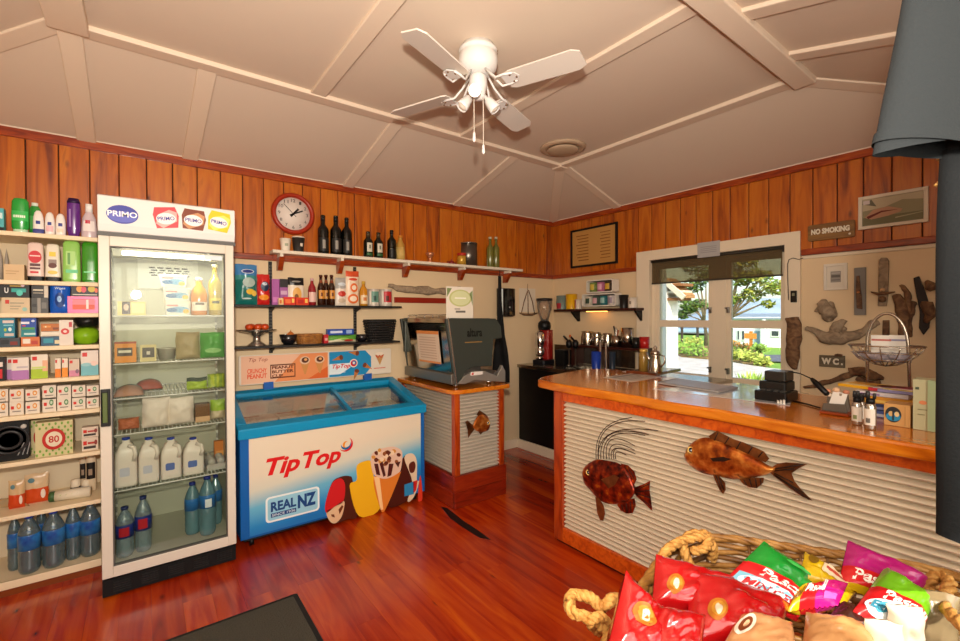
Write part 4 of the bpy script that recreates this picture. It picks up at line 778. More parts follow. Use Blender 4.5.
# ---------------------------------------------------------------- row 7
z = SHZ[6]
xc, w, zt = sY(-12, 29, 421, Y); h = zt-z; m = MB(); m.prism(rrect(-w/2, w/2, 0, h, .02), -.02, .02, C('#121213', .35), 'xz'); 
hp = solid('hot_plate', 'square black portable cooker stood on edge on the shelf', 'cooker', m, (xc, Y+.03, z), 0, bevel=.003)
for r0, r1, y in ((.36, .30, -.026), (.24, .18, -.028)):
    m = MB(); m.lathe([(r1*h, 0), (r0*h, 0), (r0*h, .006), (r1*h, .006), (r1*h, 0)], C('#2b2b2d', .3), 28, M=Matrix.Translation((0, -.02, h*.52)) @ Matrix.Rotation(radians(90), 4, 'X')); m.build('burner_ring', hp)
m = MB(); m.lathe([(.012, 0), (.012, .012), (0, .013)], C('#c9c4bc', .3), 12, M=Matrix.Translation((w*.36, -.02, h*.83)) @ Matrix.Rotation(radians(90), 4, 'X')); m.build('knob', hp)
for k in range(3): m = MB(); m.bar((w*.2+k*.018, -.0215, h*.12), (w*.36+k*.012, -.0215, h*.42), .004, .003, C('#8b8b8b', .3), (0, 1, 0)); m.build('vent_slot', hp)
def teabox(pl, pr, pt, Y_, lab):
    art = []
    for i in range(12):
        for j in range(9):
            if (i+j) % 2 == 0 and (i > 7 or j < 2 or j > 6): art.append(('o', .04+i*.084, .06+j*.11, .03, .04, C('#6f9a3c', .4)))
    art += [('o', .5, .5, .31, .31, C('#b3261e', .4)), ('o', .5, .5, .22, .22, C('#dccdb2', .4)), ('t', '80', .36, .64, .40, .60, C('#b3261e', .4))]
    carton('tea_bag_box', lab, 'box', pl, pr, pt, z, Y_, .08, C('#cbbd8e', .45), art)
teabox(27, 60, 419.5, Y+.1, 'cream box with a red oval mostly hidden behind the box marked 80'); teabox(34.5, 73, 421.5, Y, 'cream patterned tea box with 80 in a red oval')
zz = sY(81, 98, 437.5, Y)[2]
for pt, zb, lab in ((437.5, z, 'small white and red carton under its twin by the fridge'), (427, zz+.002, 'small white and red carton on top of its twin by the fridge')):
    carton('tablet_box', lab, 'box', 81.5, 98.5, pt, zb, Y, .06, C('#d3c2b0', .45), [(.08, .3, .45, .75, MR), (.35, .9, .5, .66, C('#b23a34', .4)), (.1, .85, .15, .35, C('#3a322e', .4)), ('o', .85, .6, .1, .2, C('#8b3a34', .4))])
# ---------------------------------------------------------------- row 8
z = SHZ[7]
def flatpack(name, label, cat, quad, zb, th, mats, seed, grp=None):
    """soft pack lying on a surface; quad = 4 pixel corners on that surface"""
    q = [onZ(px, py, zb) for px, py in quad]; c = sum(q, Vector())/4; q = [p-c for p in q]; m = MB()
    for side in (0, 1):
        def fn(u, v, side=side):
            p = q[0].lerp(q[1], u).lerp(q[3].lerp(q[2], u), v); b = (max(0, 1-(2*u-1)**2)**.5)*(max(0, 1-(2*v-1)**2)**.5); k = 1+.5*noise.noise(Vector((u*4+seed, v*4, 0)))
            return (p.x, p.y, .001+(th*b*k if side else 0))
        st = len(m.f); m.grid(fn, 12, 10, (lambda u, v: mats[0] if v < .6 else mats[1]))
        if not side: m.f[st:] = [tuple(reversed(f)) for f in m.f[st:]]
    return solid(name, label, cat, m, (c.x, c.y, zb), 0, grp)
def standpack(pl, pr, pt, Yp, lab, seed, col, col2):
    pouch('snack_packet', lab, 'packet', pl, pr, pt, z, Yp, .03, lambda u, v, s: C(col, .3) if v < .5 else C(col2, .25), seed, [('o', .8, .3, .1, .16, C('#e3cfc0', .4)), ('o', .3, .8, .15, .08, C('#5b7f86', .4))])
standpack(7.5, 24, 481, 3.56, 'small orange and clear packet leaning at the left of the eighth shelf', 2, '#c2421a', '#c8a87e'); standpack(23.5, 48, 474, 3.60, 'wider orange and clear packet beside the small one', 4, '#c4481c', '#cdb08a')
flatpack('plastic_packet', 'flat clear packet lying at the front left of the eighth shelf', 'packet', [(-2, 508), (30, 506), (22, 497), (-2, 499)], z, .012, [C('#c3a274', .2, coat=.3), C('#b9925f', .2)], 3)
a = onY(49, 492, 3.54); b = onY(90, 493, 3.50); r = .030
m = MB(); ax = Vector((b.x-a.x, -.03, 0)); m.tube([Vector((0, 0, r)), Vector((0, 0, r))+ax*.14], r*.98, C('#3b5a35', .4), 16); m.tube([Vector((0, 0, r))+ax*.14, Vector((0, 0, r))+ax], r, C('#d9cdb6', .4, bump=(50, .2)), 16)
for k in range(5): ell(m, ax.x*(.3+.14*k), r*1.2, .010, .006, -r*1.0-.006-.004*k, C('#a9b26a', .4), th=.001)
solid('bin_liner_roll', 'cream roll with a green end lying on the eighth shelf', 'roll', m, (a.x, 3.57, z), 0)
for pl, pr, h, lab in ((69.5, 80, '#1c1a1a', 'round white pot with a black base behind the roll'), (80.5, 91, '#2c6f9a', 'round white pot with a blue base behind the roll')):
    xc, w, zt = sY(pl, pr, 481, 3.63); solid('cosmetic_pot', lab, 'pot', MB().lathe([(w/2, 0), (w/2, (zt-z)*.45), (w/2*.97, (zt-z)*.5), (w/2, (zt-z)*.55), (w/2*.9, zt-z), (0, zt-z+.004)], [C(h, .4)]*2+[WHT]*3, 16), (xc, 3.66, z))
for pl, pr, pt, Yp, lab in ((79, 86.5, 455, 3.70, 'white bottle with a dark label at the back, left of its twin'), (85, 96, 453, 3.64, 'white bottle with a dark label at the back, right of its twin')):
    bottle('toiletry_bottle', lab, 'bottle', 'square', pl, pr, pt, z, Yp, C('#d2bea0', .4), [('label', .32, .75, C('#1c1713', .4), -140, -40), ('print', .42, .58, C('#a08a74', .4), -115, -75)], (.92, 1., C('#e0d6c8', .4)), .7)
# ---------------------------------------------------------------- row 9: big water bottles
PET = clearglass('pet_bottle', '#93adb3', 2.6, .05, .22); BLUEL = noisemat('water_label', [(.35, '#12418f'), (.55, '#2f78b8'), (.7, '#5f9cc8')], 14, .3, 0)
def water(label, x, y, zb, w, h, labmat, lz=(.42, .68), grp='water bottles on the bottom shelf', cap='#1b3fb0', body=PET, extra=None):
    o = solid('water_bottle', label, 'bottle', bottle_mesh('pet', w, h, body, n=20), (x, y, zb), 0, grp)
    band('pet', w, h, lz[0], lz[1], labmat).build('label', o)
    r = .37*w/2*1.15; MB().lathe([(r, .945*h), (r, h), (0, h+.001)], C(cap, .35), 14).build('cap', o)
    if extra: extra(w, h).build('sticker', o)
    return o
z = SHZ[8]
for i, (pl, pr, pt, pb, lab) in enumerate(((16.5, 41, 512, 576, 'large water bottle nearest the front left of the bottom shelf'), (40, 66.5, 507.5, 569, 'large water bottle in the middle front of the bottom shelf'), (79.5, 101, 504, 555, 'large water bottle beside the fridge on the bottom shelf'), (65, 81, 503, 559, 'water bottle just left of the one by the fridge'), (6.5, 22, 517, 570, 'water bottle leftmost, behind the front left one'), (35, 48, 505, 560, 'water bottle mostly hidden between the two front ones'))):
    p = onZ((pl+pr)/2, pb, z); Yp = max(p.y, SF+.05); wx = sY(pl, pr, 540, Yp)[1]*.97; h = min(sY(pl, pr, pt, Yp)[2]-z+.012, .322)
    water(lab, sY(pl, pr, 540, Yp)[0], Yp+wx*.1, z, min(wx, .098), h, BLUEL)
# ================================================================ inside the drinks fridge
Y = 3.20; z = FSH[0]+.0015
carton('cheese_pack', 'yellow foil carton with a dark label at the left of the top wire shelf', 'pack', 117, 146, 301.5, z, Y, .06, C('#d8bf6a', .35), [(.16, .45, .08, .98, C('#4a3a3a', .4)), ('o', .3, .58, .09, .24, C('#d9b8a0', .4)), (.5, .95, .15, .85, C('#e6d488', .35))])
zt = z; TUBW = C('#e9e6de', .35)
for i, (pl, pr, pt, lab) in enumerate(((164.5, 191, 301, 'bottom tub of the white and blue spread stack'), (163.5, 190.5, 287.3, 'middle tub of the white and blue spread stack'), (159.5, 187, 274, 'topmost tub of the white and blue spread stack'))):
    xc, w, zz = sY(pl, pr, pt, Y); h = max(zz-zt, .06); d = .10; m = MB()
    def rr_(s, dd): return rrect(-w/2*s, w/2*s, -dd/2*s, dd/2*s, .02)
    a = rr_(.9, d); b = rr_(1., d); n = len(a)
    m.add([(x, y, 0) for x, y in a]+[(x, y, h*.82) for x, y in b], [tuple(range(n-1, -1, -1))]+[(j, (j+1) % n, n+(j+1) % n, n+j) for j in range(n)]+[tuple(range(n, 2*n))], TUBW)
    y = -d/2-.001; ell(m, .01, h*.40, w*.34, h*.22, y, C('#6fa4c8', .4)); ell(m, -.03, h*.36, w*.2, h*.16, y-.0013, C('#2f6a9c', .4), th=.0006); ell(m, w*.3, h*.28, w*.12, h*.16, y-.0018, C('#e2b53a', .4), th=.0006); m.box(-w*.42, w*.0, y-.001, y, h*.62, h*.74, C('#d98a84', .4)); m.text('Olive', -w*.2, w*.2, h*.34, h*.52, C('#eef2f4', .4), y-.0026) if False else None
    o = solid('spread_tub', lab, 'tub', m, (xc, Y+d/2, zt), 0, 'spread tubs in the drinks fridge')
    l = MB(); l.prism(rrect(-w/2*1.03, w/2*1.03, -d/2*1.03, d/2*1.03, .022), h*.82, h-.001, C('#efe6d4', .35), 'xy'); l.build('lid', o)
    zt += h+.001
JUICE = C('#d0801a', .12, coat=.5); WINE_ = C('#c2a632', .12, trans=.3, coat=.5)
bottle('juice_bottle', 'glass bottle of orange juice beside the spread tubs', 'bottle', 'sauce', 191, 208, 278, z, Y+.01, JUICE, [('label', .12, .36, C('#e6dccb', .4), -150, -30), ('print', .28, .34, C('#5a4a3a', .4), -120, -60)], (.93, 1.02, C('#d7cdbc', .4)))
bottle('wine_bottle', 'yellow green bottle at the right end of the top wire shelf', 'bottle', 'wine', 208.5, 222.5, 264, z, Y+.02, WINE_, [('label', .10, .34, C('#c9b53e', .4), -150, -30), ('print', .23, .28, C('#3a3620', .4), -120, -60)], (.94, 1.0, C('#cfc79a', .4)))
o = solid('glass_bowl', 'upturned clear glass bowl at the back of the top wire shelf', 'bowl', MB().lathe([(.062, 0), (.064, .004), (.058, .05), (.035, .085), (0, .092)], clearglass('bowl_glass', '#f2f6f2', 1.6), 20), (sY(121, 141, 285, 3.45)[0], 3.45, z))
z = FSH[1]+.0015
carton('butter_pack', 'orange carton with a dark label on the second wire shelf', 'pack', 114, 136.5, 342, z, Y, .07, C('#d8861c', .4), [(.12, .82, .32, .72, C('#3a2c20', .4)), (.18, .76, .48, .6, C('#d8cfb8', .4)), (0, 1, .92, 1, C('#9c3a1c', .4))])
carton('butter_pack', 'small pale carton with a dark label next to the orange one', 'pack', 139.5, 156.5, 345, z, Y, .06, C('#cdbd86', .4), [(.14, .88, .25, .85, C('#4a4540', .4)), (.4, .62, .42, .62, C('#cfc8b8', .4))])
solid('plastic_tub', 'clear round tub in the middle of the second wire shelf', 'tub', MB().lathe([(.04, 0), (.047, .06), (.05, .062), (.05, .07), (0, .072)], C('#c6c3b4', .2, trans=.5), 18), (sY(158, 175, 350, 3.3)[0], 3.3, z))
pouch('fridge_bag', 'beige wrapped packet in the right half of the second wire shelf', 'bag', 176, 200, 332.5, z, Y+.02, .08, C('#a89874', .4), 5); pouch('salad_bag', 'bright green packet at the right of the second wire shelf', 'bag', 200.5, 225, 332.5, z, Y+.02, .08, C('#4f9a44', .35), 8, [('o', .5, .3, .35, .1, C('#8fc07a', .4))])
z = FSH[2]+.0015
for pl, pr, lab, c1, c2, sd in ((114, 144, 'long dark green and pink pack lying at the left of the third wire shelf', '#2f5a44', '#b58a74', 2), (134, 164, 'green striped pack lying beside the long green one', '#35634a', '#a3543f', 6)):
    xc, w, _ = sY(pl, pr, 392, 3.3); m = MB()
    m.grid(lambda u, v: (w*(u-.5), .10*(v-.5)*2*1., .002+.055*(max(0, 1-(2*u-1)**2)**.5)*(max(0, 1-(2*v-1)**2)**.5)), 14, 10, lambda u, v: C(c1, .3) if .38 < v else C(c2, .3)); m.grid(lambda u, v: (w*(.5-u), .2*(v-.5), .0), 2, 2, C(c2, .3)); solid('bacon_pack', lab, 'pack', m, (xc, 3.31 if sd == 2 else 3.54, z), 0)
pouch('salad_bag', 'lime green salad bag on the third wire shelf', 'bag', 187, 207.5, 378, z, Y+.02, .07, lambda u, v, s: C('#9fb92a', .35) if v < .72 else C('#3f4a33', .4), 11); pouch('salad_bag', 'lime and yellow salad bag at the right end of the third wire shelf', 'bag', 208, 225, 374, z, Y+.03, .07, lambda u, v, s: C('#b5c04a', .35) if (int(u*6)) % 2 else C('#93a84a', .35), 14)
z = FSH[3]+.0015
pouch('meat_pack', 'red brown meat pack at the left of the fourth wire shelf', 'pack', 118, 139, 419, z, Y+.05, .06, C('#b5694a', .35), 7)
for pl, pr, lab, sd in ((142, 170, 'white bag shape standing in for a door reflection, left of its twin on the fourth wire shelf', 21), (168, 194, 'white bag shape standing in for a door reflection, right of its twin on the fourth wire shelf', 25)): pouch('fridge_bag', lab, 'bag', pl, pr, 398, z, Y+.02, .08, C('#ddd0c2', .55), sd, (), 'white reflection stand-ins in the drinks fridge', 0, .05)  # added bag shapes in place of the white reflection in the door glass
carton('sauce_carton', 'dark brown carton at the right of the fourth wire shelf', 'box', 195, 210, 404, z, Y+.03, .07, C('#6a4a2a', .4), [(0, 1, 0, .3, C('#c9a27a', .4))]); pouch('salad_bag', 'green topped salad bag at the right end of the fourth wire shelf', 'bag', 211, 225.5, 400, z, Y+.04, .07, lambda u, v, s: C('#9fbf4a', .35) if v > .45 else C('#c7b79a', .4), 17)
# milk jugs
z = FSH[4]+.0015; JUG = C('#ddd3c6', .35, coat=.1)
def jug(pl, pr, label, Yp, blue=True):
    xc, w, zt = sY(pl, pr, 439, Yp); h = zt-z; d = .09; o = thing('milk_jug', label, 'jug', (xc, Yp+d/2, z), 0, 'milk jugs in the drinks fridge'); m = MB()
    n = len(rrect(-1, 1, -1, 1, .4)); R_ = []
    for s, t, zz in ((.96, .96, 0), (1, 1, .03), (1, 1, .56), (.92, .96, .70), (.6, .7, .86), (.36, .36, .9), (.36, .36, .955)): R_ += [(x*s*w/2, y*t*d/2, zz*h) for x, y in rrect(-1, 1, -1, 1, .4)]
    m.add(R_, [(i*n+j, i*n+(j+1) % n, (i+1)*n+(j+1) % n, (i+1)*n+j) for i in range(6) for j in range(n)]+[tuple(range(n-1, -1, -1)), tuple(6*n+j for j in range(n))], JUG, True); m.build('body', o)
    m = MB(); m.tube([(w*.12, -d*.34, h*.84), (w*.36, -d*.56, h*.80), (w*.42, -d*.58, h*.66), (w*.34, -d*.5, h*.52)], .011, JUG, 8); m.build('handle', o)
    m = MB(); m.lathe([(.019, h*.95), (.019, h), (0, h+.001)], C('#1d3f9c', .35), 14); m.build('cap', o)
    m = MB(); m.prism(rrect(-w*.28, w*.16, h*.22, h*.40, .008), -d/2-.0015, -d/2-.0005, C('#4a68a8' if blue else '#b9bcc8', .4)); m.build('label', o)
for i, (pl, pr) in enumerate(((114, 137), (138, 159), (160.5, 181.5), (183, 204))): jug(pl, pr, 'white milk jug with a blue cap, %s from the left of the row' % names[i], Y+.005, i > 1)
m = MB()
for i in range(3):
    for j in range(2): m.lathe([(.024, .0), (.02, .028), (0, .034)], C('#a9a59a', .6), 10, (-.025+.05*j, -.05+.05*i, .035))
m.box(-.052, .052, -.078, .078, 0, .036, C('#a9a59a', .6)); solid('egg_carton', 'grey egg carton at the right end of the milk shelf', 'carton', m, (sY(206, 224, 460, 3.3)[0], 3.30, z), 0)
carton('cheese_pack', 'orange pack stood behind the egg carton', 'pack', 214, 226, 441, z, 3.42, .04, C('#c9793a', .4), [(.1, .9, .2, .5, C('#e0a05a', .4))])
# bottom bottles
z = FSH[5]+.001; REDL = C('#b5202c', .35); NAV = C('#1b2f7c', .35)
def emb(w, h):
    m = band('pet', w, h, .44, .62, REDL, a0=-125, a1=-62, lift=.0022); return m
for pl, pr, pt, lab, Yp in ((115, 134, 509, 'water bottle with a navy and red label, far left of the fridge floor', 3.19), (134.5, 152, 498, 'water bottle with a navy and red label, second on the fridge floor', 3.205)):
    xc, w, _ = sY(pl, pr, 530, Yp); water(lab, xc, Yp+w/2, z, w, sY(pl, pr, pt, Yp)[2]-z, NAV, (.40, .66), 'bottles on the fridge floor', '#1d2c5e', clearglass('pet_clear', '#c3d9de', 2.2, .06, .25), emb)
def barcode(w, h): return band('pet', w, h, .50, .64, C('#dfe6ea', .4), a0=-110, a1=-66, lift=.0022)
for pl, pr, pt, lab, Yp, ex in ((185, 201, 484, 'aqua water bottle on the left of the three at the fridge floor right', 3.27, None), (199.5, 217, 478, 'aqua water bottle with a white square on its label', 3.20, barcode), (210, 223, 476, 'aqua water bottle at the back right of the fridge floor', 3.34, None)):
    xc, w, _ = sY(pl, pr, 510, Yp); water(lab, xc, Yp+w/2, z, w, sY(pl, pr, pt, Yp)[2]-z, C('#2a6cae', .35), (.48, .70), 'bottles on the fridge floor', '#1d2c7e', clearglass('pet_aqua', '#8fc0cb', 2.2, .06, .35), ex)
# ================================================================ high white shelf with bottles
a, b = onY(273, 251.4, 3.69), onY(523, 267.7, 3.69); HSZ = (a.z+b.z)/2; HX0, HX1 = a.x, b.x
sh = thing('wall_shelf', 'long white shelf on wooden brackets below the clock', 'shelf', (0, 0, 0))
m = MB(); m.box(HX0, HX1, 3.69, YW-.033, HSZ-.026, HSZ, C('#dfd3c0', .45)); m.build('board', sh, bevel=.004)
for px in (280, 340, 406, 461.5, 507):
    x = onY(px, 264, 3.76).x; m = MB(); m.box(x-.012, x+.012, 3.70, YW-.034, HSZ-.05, HSZ-.0262, C('#dfd3c0', .45)); m.prism([(3.70, HSZ-.0505), (YW-.0345, HSZ-.0505), (YW-.0345, HSZ-.15), (YW-.075, HSZ-.15)], x-.014, x+.022, TRIMW, 'yz'); m.build('bracket', sh)
m = MB(); m.box(HX0+.03, HX1, YW-.0485, YW-.034, HSZ-.06, HSZ-.0263, TRIMW); m.build('batten', sh)
z = HSZ+.001; Y = 3.73
def cup(name, label, cat, pl, pr, pt, zb, Yc, mat, inner=None, lid=None, handle=None, taper=.74, face='Y', grp=None, art=(), hdir=1):
    if face == 'Y': xc, w, zt = sY(pl, pr, pt, Yc); loc = (xc, Yc+w/2, zb); rz = 0
    else: yc, w, zt = sX(pl, pr, pt, Yc); loc = (Yc+w/2, yc, zb); rz = -90
    h = zt-zb; r = w/2; m = MB(); m.lathe([(0, 0), (r*taper, 0), (r*taper, .002), (r, h), (r*.94, h), (r*taper*.92, .006), (0, .006)], [mat]*4+[inner or mat]*2, 20)
    o = solid(name, label, cat, m, loc, rz, grp)
    if handle: mm = MB(); mm.tube([(hdir*r*.9, 0, h*.8), (hdir*(r+.018), 0, h*.78), (hdir*(r+.026), 0, h*.5), (hdir*(r+.016), 0, h*.24), (hdir*r*.9, 0, h*.22)], .0055, mat, 8); mm.build('handle', o)
    if lid: mm = MB(); mm.lathe([(r*1.03, h), (r*1.03, h+.006), (r*.9, h+.012), (0, h+.012)], lid, 20); mm.build('lid', o)
    for nm, u0, u1, v0, v1, am in art:
        mm = MB(); mm.grid(lambda u, v: ((lambda rr, a: (rr*cos(a), rr*sin(a), h*(v0+(v1-v0)*v)))(r*(taper+(1-taper)*(v0+(v1-v0)*v))+.001, radians(u0+(u1-u0)*u))), 8, 4, am); mm.build(nm, o)
    return o
cup('paper_cup', 'white takeaway paper cup at the left end of the high shelf', 'cup', 281, 292.3, 238, z, Y, C('#e3d9c8', .5), art=[('print', -110, -70, .4, .6, C('#9fa58c', .5))]); cup('paper_cup', 'black takeaway paper cup beside the white one on the high shelf', 'cup', 293.6, 306.3, 237.3, z, Y, C('#2b2724', .5), art=[('print', -85, -55, .4, .62, C('#d8cfc0', .5))], lid=C('#cfc4b4', .4))
DKG = C('#060705', .1); DKB = C('#10100d', .15, coat=.5); WLAB = C('#23211e', .4); WPR = C('#8f8a80', .4)
for pl, pr, pt, lab in ((319.3, 330, 214.3, 'tall dark wine bottle leftmost on the high shelf'), (332, 343, 215, 'tall dark wine bottle in the middle of the three'), (343.3, 353.5, 217, 'tall dark wine bottle rightmost of the three')):
    bottle('wine_bottle', lab, 'bottle', 'wine', pl, pr, pt, z, Y, DKG, [('label', .08, .42, WLAB, -150, -30), ('print', .14, .36, WPR, -112, -84)], (.84, 1.0, C('#141312', .35)), group='dark wine bottles on the high shelf')
for pl, pr, pt, lab in ((365.5, 374.3, 231, 'small green bottle with a pale oval label, left of the pair'), (376, 384.4, 232, 'small green bottle with a pale oval label, right of the pair')):
    bottle('liqueur_bottle', lab, 'bottle', 'stubby', pl, pr, pt, z, Y, C('#081209', .1), [('label', .22, .56, C('#c9c4b0', .4), -125, -55), ('emblem', .34, .48, C('#5f6a5a', .4), -100, -80), ('base_label', .08, .18, C('#2f5a32', .4), -130, -50)], (.80, 1.0, C('#4a3a22', .35)), group='small green bottles on the high shelf')
bottle('wine_bottle', 'dark slender bottle standing beside the tan bottle', 'bottle', 'wine', 389.5, 397.7, 229.5, z, Y, C('#0a0d06', .1), [('label', .06, .34, C('#1a1814', .4), -150, -30)], (.86, 1., BLACK))
bottle('liqueur_bottle', 'opaque tan bottle standing beside the dark slender bottle', 'bottle', 'beer', 398.3, 406.3, 235, z, Y, C('#b58a3f', .4), [('label', .05, .52, C('#c7a660', .5))], (.9, 1., C('#c07a2a', .4)))
xc, w, zt = sY(426, 434, 253, 3.77); h = zt-z; solid('copper_cup', 'small copper goblet on the high shelf', 'cup', MB().lathe([(0, 0), (w*.3, 0), (w*.12, h*.2), (w*.12, h*.5), (w*.36, h*.75), (w*.5, h), (w*.44, h), (0, h*.8)], C('#c98a66', .3, .6), 16), (xc, 3.77, z))
t = thing('red_teapot', 'little dark red lidded pot left of the gold jar', 'pot', (sY(451, 452, 262, 3.78)[0], 3.78, z))
m = MB(); m.lathe([(0, 0), (.024, 0), (.034, .018), (.026, .034), (0, .036)], C('#7a1f22', .3), 14); m.build('body', t); m = MB(); m.lathe([(.012, .036), (.006, .046), (.008, .052), (0, .056)], C('#8d2a2c', .3), 10); m.build('lid', t); m = MB(); m.tube([(.03, 0, .012), (.05, 0, .02), (.056, 0, .034)], .005, C('#7a1f22', .3), 6); m.build('spout', t); m = MB(); m.tube([(-.03, 0, .01), (-.052, 0, .014), (-.05, 0, .032), (-.028, 0, .03)], .004, C('#7a1f22', .3), 6); m.build('handle', t)
xc, w, zt = sY(459, 466.5, 253, Y+.03); h = zt-z; o = solid('preserve_jar', 'gold jar with a red lid beside the steel canister', 'jar', MB().lathe([(0, 0), (w/2, 0), (w/2, h*.72), (w*.42, h*.78), (0, h*.78)], C('#c59a3a', .25, .3), 14), (xc, Y+.05, z)); m = MB(); m.lathe([(w*.5, h*.78), (w*.5, h), (0, h)], C('#b23224', .4), 14); m.build('lid', o)
xc, w, zt = sY(466, 481, 242, Y+.01); h = zt-z; o = solid('steel_canister', 'tall brushed steel canister on the high shelf', 'canister', MB().lathe([(0, 0), (w/2, 0), (w/2, h*.95), (0, h*.95)], C('#77716a', .3, .9), 24), (xc, Y+.01+w/2, z)); m = MB(); m.lathe([(w*.515, h*.955), (w*.515, h), (0, h)], C('#9b958c', .25, .9), 24); m.build('lid', o)
CLB = C('#8a8a3a', .1, trans=.5, coat=.4)
for pl, pr, lab in ((489.5, 495.2, 'clear yellowish bottle left of its twin at the end of the high shelf'), (495.4, 501, 'clear yellowish bottle right of its twin at the end of the high shelf')): bottle('oil_bottle', lab, 'bottle', 'wine', pl, pr, 236.5, z, Y+.02, CLB, (), (.93, 1., C('#bdb49a', .4)), group='clear bottles at the end of the high shelf')
# ---------------------------------------------------------------- clock
p = onY(294, 213.5, 3.80); r = (onY(316.5, 213, 3.80).x-onY(271.5, 213, 3.80).x)/2*.97
ck = thing('wall_clock', 'round wall clock with a red frame on the pine boards', 'clock', (p.x, YW-.0175, p.z)); RX = Matrix.Rotation(radians(90), 4, 'X')
m = MB(); m.lathe([(r, 0), (r, .018), (r*.94, .036), (r*.84, .038), (r*.78, .022), (r*.78, .0)], C('#9c2a12', .3, coat=.3), 48, M=RX); m.build('frame', ck)
m = MB(); m.lathe([(r*.79, .002), (r*.79, .012), (0, .012)], C('#d9cfc4', .5), 48, M=RX)
m.build('dial', ck)
for i in range(12):
    a = radians(90-30*(i+1)); m = MB(); s = r*.075; m.text(str(i+1), r*.64*cos(a)-s*(1.3 if i > 8 else .7), r*.64*cos(a)+s*(1.3 if i > 8 else .7), r*.64*sin(a)-s, r*.64*sin(a)+s, C('#3a3632', .5), -.0128); m.build('numeral', ck)
for nm, ang, L, wd in (('hour_hand', 42, .36, .016), ('minute_hand', 66, .48, .011), ('second_hand', -45, .62, .004)):
    a = radians(90-ang); d = Vector((cos(a), 0, sin(a))); m = MB(); m.bar(-d*r*.18+Vector((0, -.0145, 0)), d*r*L+Vector((0, -.0145, 0)), wd, .0015, C('#17120f', .4), (0, 1, 0)); m.build(nm, ck)
m = MB(); m.lathe([(r*.035, .012), (r*.035, .0165), (0, .0165)], C('#17120f', .4), 12, M=RX); m.build('hub', ck)
# ================================================================ black shelves on slotted rails
bs = thing('slotted_wall_shelves', 'two black shelves on slotted uprights above the freezer', 'shelf', (0, 0, 0)); BF = 3.66
za, zb_ = onY(318, 305.3, BF).z, (onY(235.4, 347.5, BF).z+onY(400, 340.6, BF).z)/2
x0, x1 = onY(233, 305, BF).x, onY(402, 305, BF).x
x0 = max(x0, .47)
for zz in (za, zb_): m = MB(); m.box(x0, x1-(0 if zz == za else .02), BF, YW-.014, zz-.016, zz, C('#1c1a19', .4)); m.build('shelf', bs, bevel=.002)
for px, ptop in ((270.5, 259), (355, 265)):
    x = onY(px, 300, 3.84).x; zt = onY(px, ptop, 3.84).z; zl = onY(px, 353, 3.84).z; m = MB(); m.box(x-.013, x+.013, YW-.013, YW-.001, zl, min(zt, ZB-.04), BLACK)
    zz = zl+.01
    while zz < min(zt, ZB-.04)-.02:
        for dx in (-.006, .006): m.box(x+dx-.002, x+dx+.002, YW-.0137, YW-.0132, zz, zz+.012, C('#6a645c', .5))
        zz += .025
    m.build('upright', bs)
    for s in (za, zb_): m = MB(); m.prism([(YW-.0135, s-.0165), (BF+.05, s-.0165), (BF+.06, s-.024), (YW-.0135, s-.06)], x-.003, x+.003, BLACK, 'yz'); m.build('bracket', bs)
z = za+.001; Y = 3.69
def chips(u, v, s):
    if v > .62: return C('#3f7fb8', .25, coat=.3) if v > .72 else C('#3b8c8a', .25, coat=.3)
    return C('#1c6f68', .25, coat=.3)
pouch('chip_bag', 'large blue and teal chip bag at the left of the upper black shelf', 'bag', 235.3, 257.5, 264, z, Y, .06, chips, 31, [('o', .55, .82, .3, .055, C('#d8dfe8', .4)), ('o', .55, .82, .26, .042, C('#2c3a80', .4)), ('o', .6, .55, .3, .12, C('#a9bdb4', .4)), ('o', .66, .32, .2, .07, C('#e3b83a', .4)), ('o', .85, .28, .12, .07, C('#eac95a', .4)), ('o', .5, .15, .22, .02, C('#c7dcd4', .4))])
pouch('chip_bag', 'red snack bag beside the large blue chip bag', 'bag', 257.6, 270, 274, z, Y+.01, .045, lambda u, v, s: C('#c2211f', .25, coat=.3), 33, [('o', .58, .6, .36, .16, C('#22344e', .4)), ('o', .55, .68, .22, .05, C('#c6cdd8', .4)), ('o', .5, .24, .42, .09, C('#e8902a', .4))])
carton('snack_box', 'purple box behind the black upright', 'box', 271.8, 279.5, 279, z, Y+.03, .05, C('#a3579a', .4), [(.1, .9, .1, .3, C('#c77ab8', .4))]); carton('snack_box', 'purple box with a black top in the middle of the upper black shelf', 'box', 279.6, 288, 279, z, Y+.04, .05, C('#9a5796', .4), [(0, 1, .68, 1, C('#2a2428', .4)), (.1, .9, .4, .55, C('#c9a3bf', .4))])
pouch('biscuit_bag', 'white pouch with a black top and a pale biscuit picture', 'bag', 288.2, 304, 277.3, z, Y+.03, .035, lambda u, v, s: C('#1d1b1b', .3) if v > .72 else C('#e0d3bf', .35), 35, [('o', .55, .4, .3, .24, C('#dba95a', .4)), ('o', .5, .3, .14, .1, C('#7a5228', .4)), ('t', 'KRISPY', .2, .8, .8, .9, C('#b5b0a8', .4)) if False else ('o', .5, .85, .3, .03, C('#8a857c', .4))])
for pl, pr, pt, lab, c1, c2 in ((278.5, 284, 298, 'small cream and orange packet at the left of the low row', '#d9b98a', '#c96a2a'), (283.2, 295.5, 297, 'red wrapped bar in the middle of the low row', '#cf2f22', '#e2703a'), (295.6, 309, 297.5, 'red orange wrapped bar at the right of the low row', '#cf3a1c', '#b3241c')):
    carton('sweet_packet', lab, 'packet', pl, pr, pt, z, Y-.02, .035, C(c1, .3), [(.15, .6, .2, .7, C(c2, .3)), (.7, .9, .3, .8, C('#e8c25a', .4))])
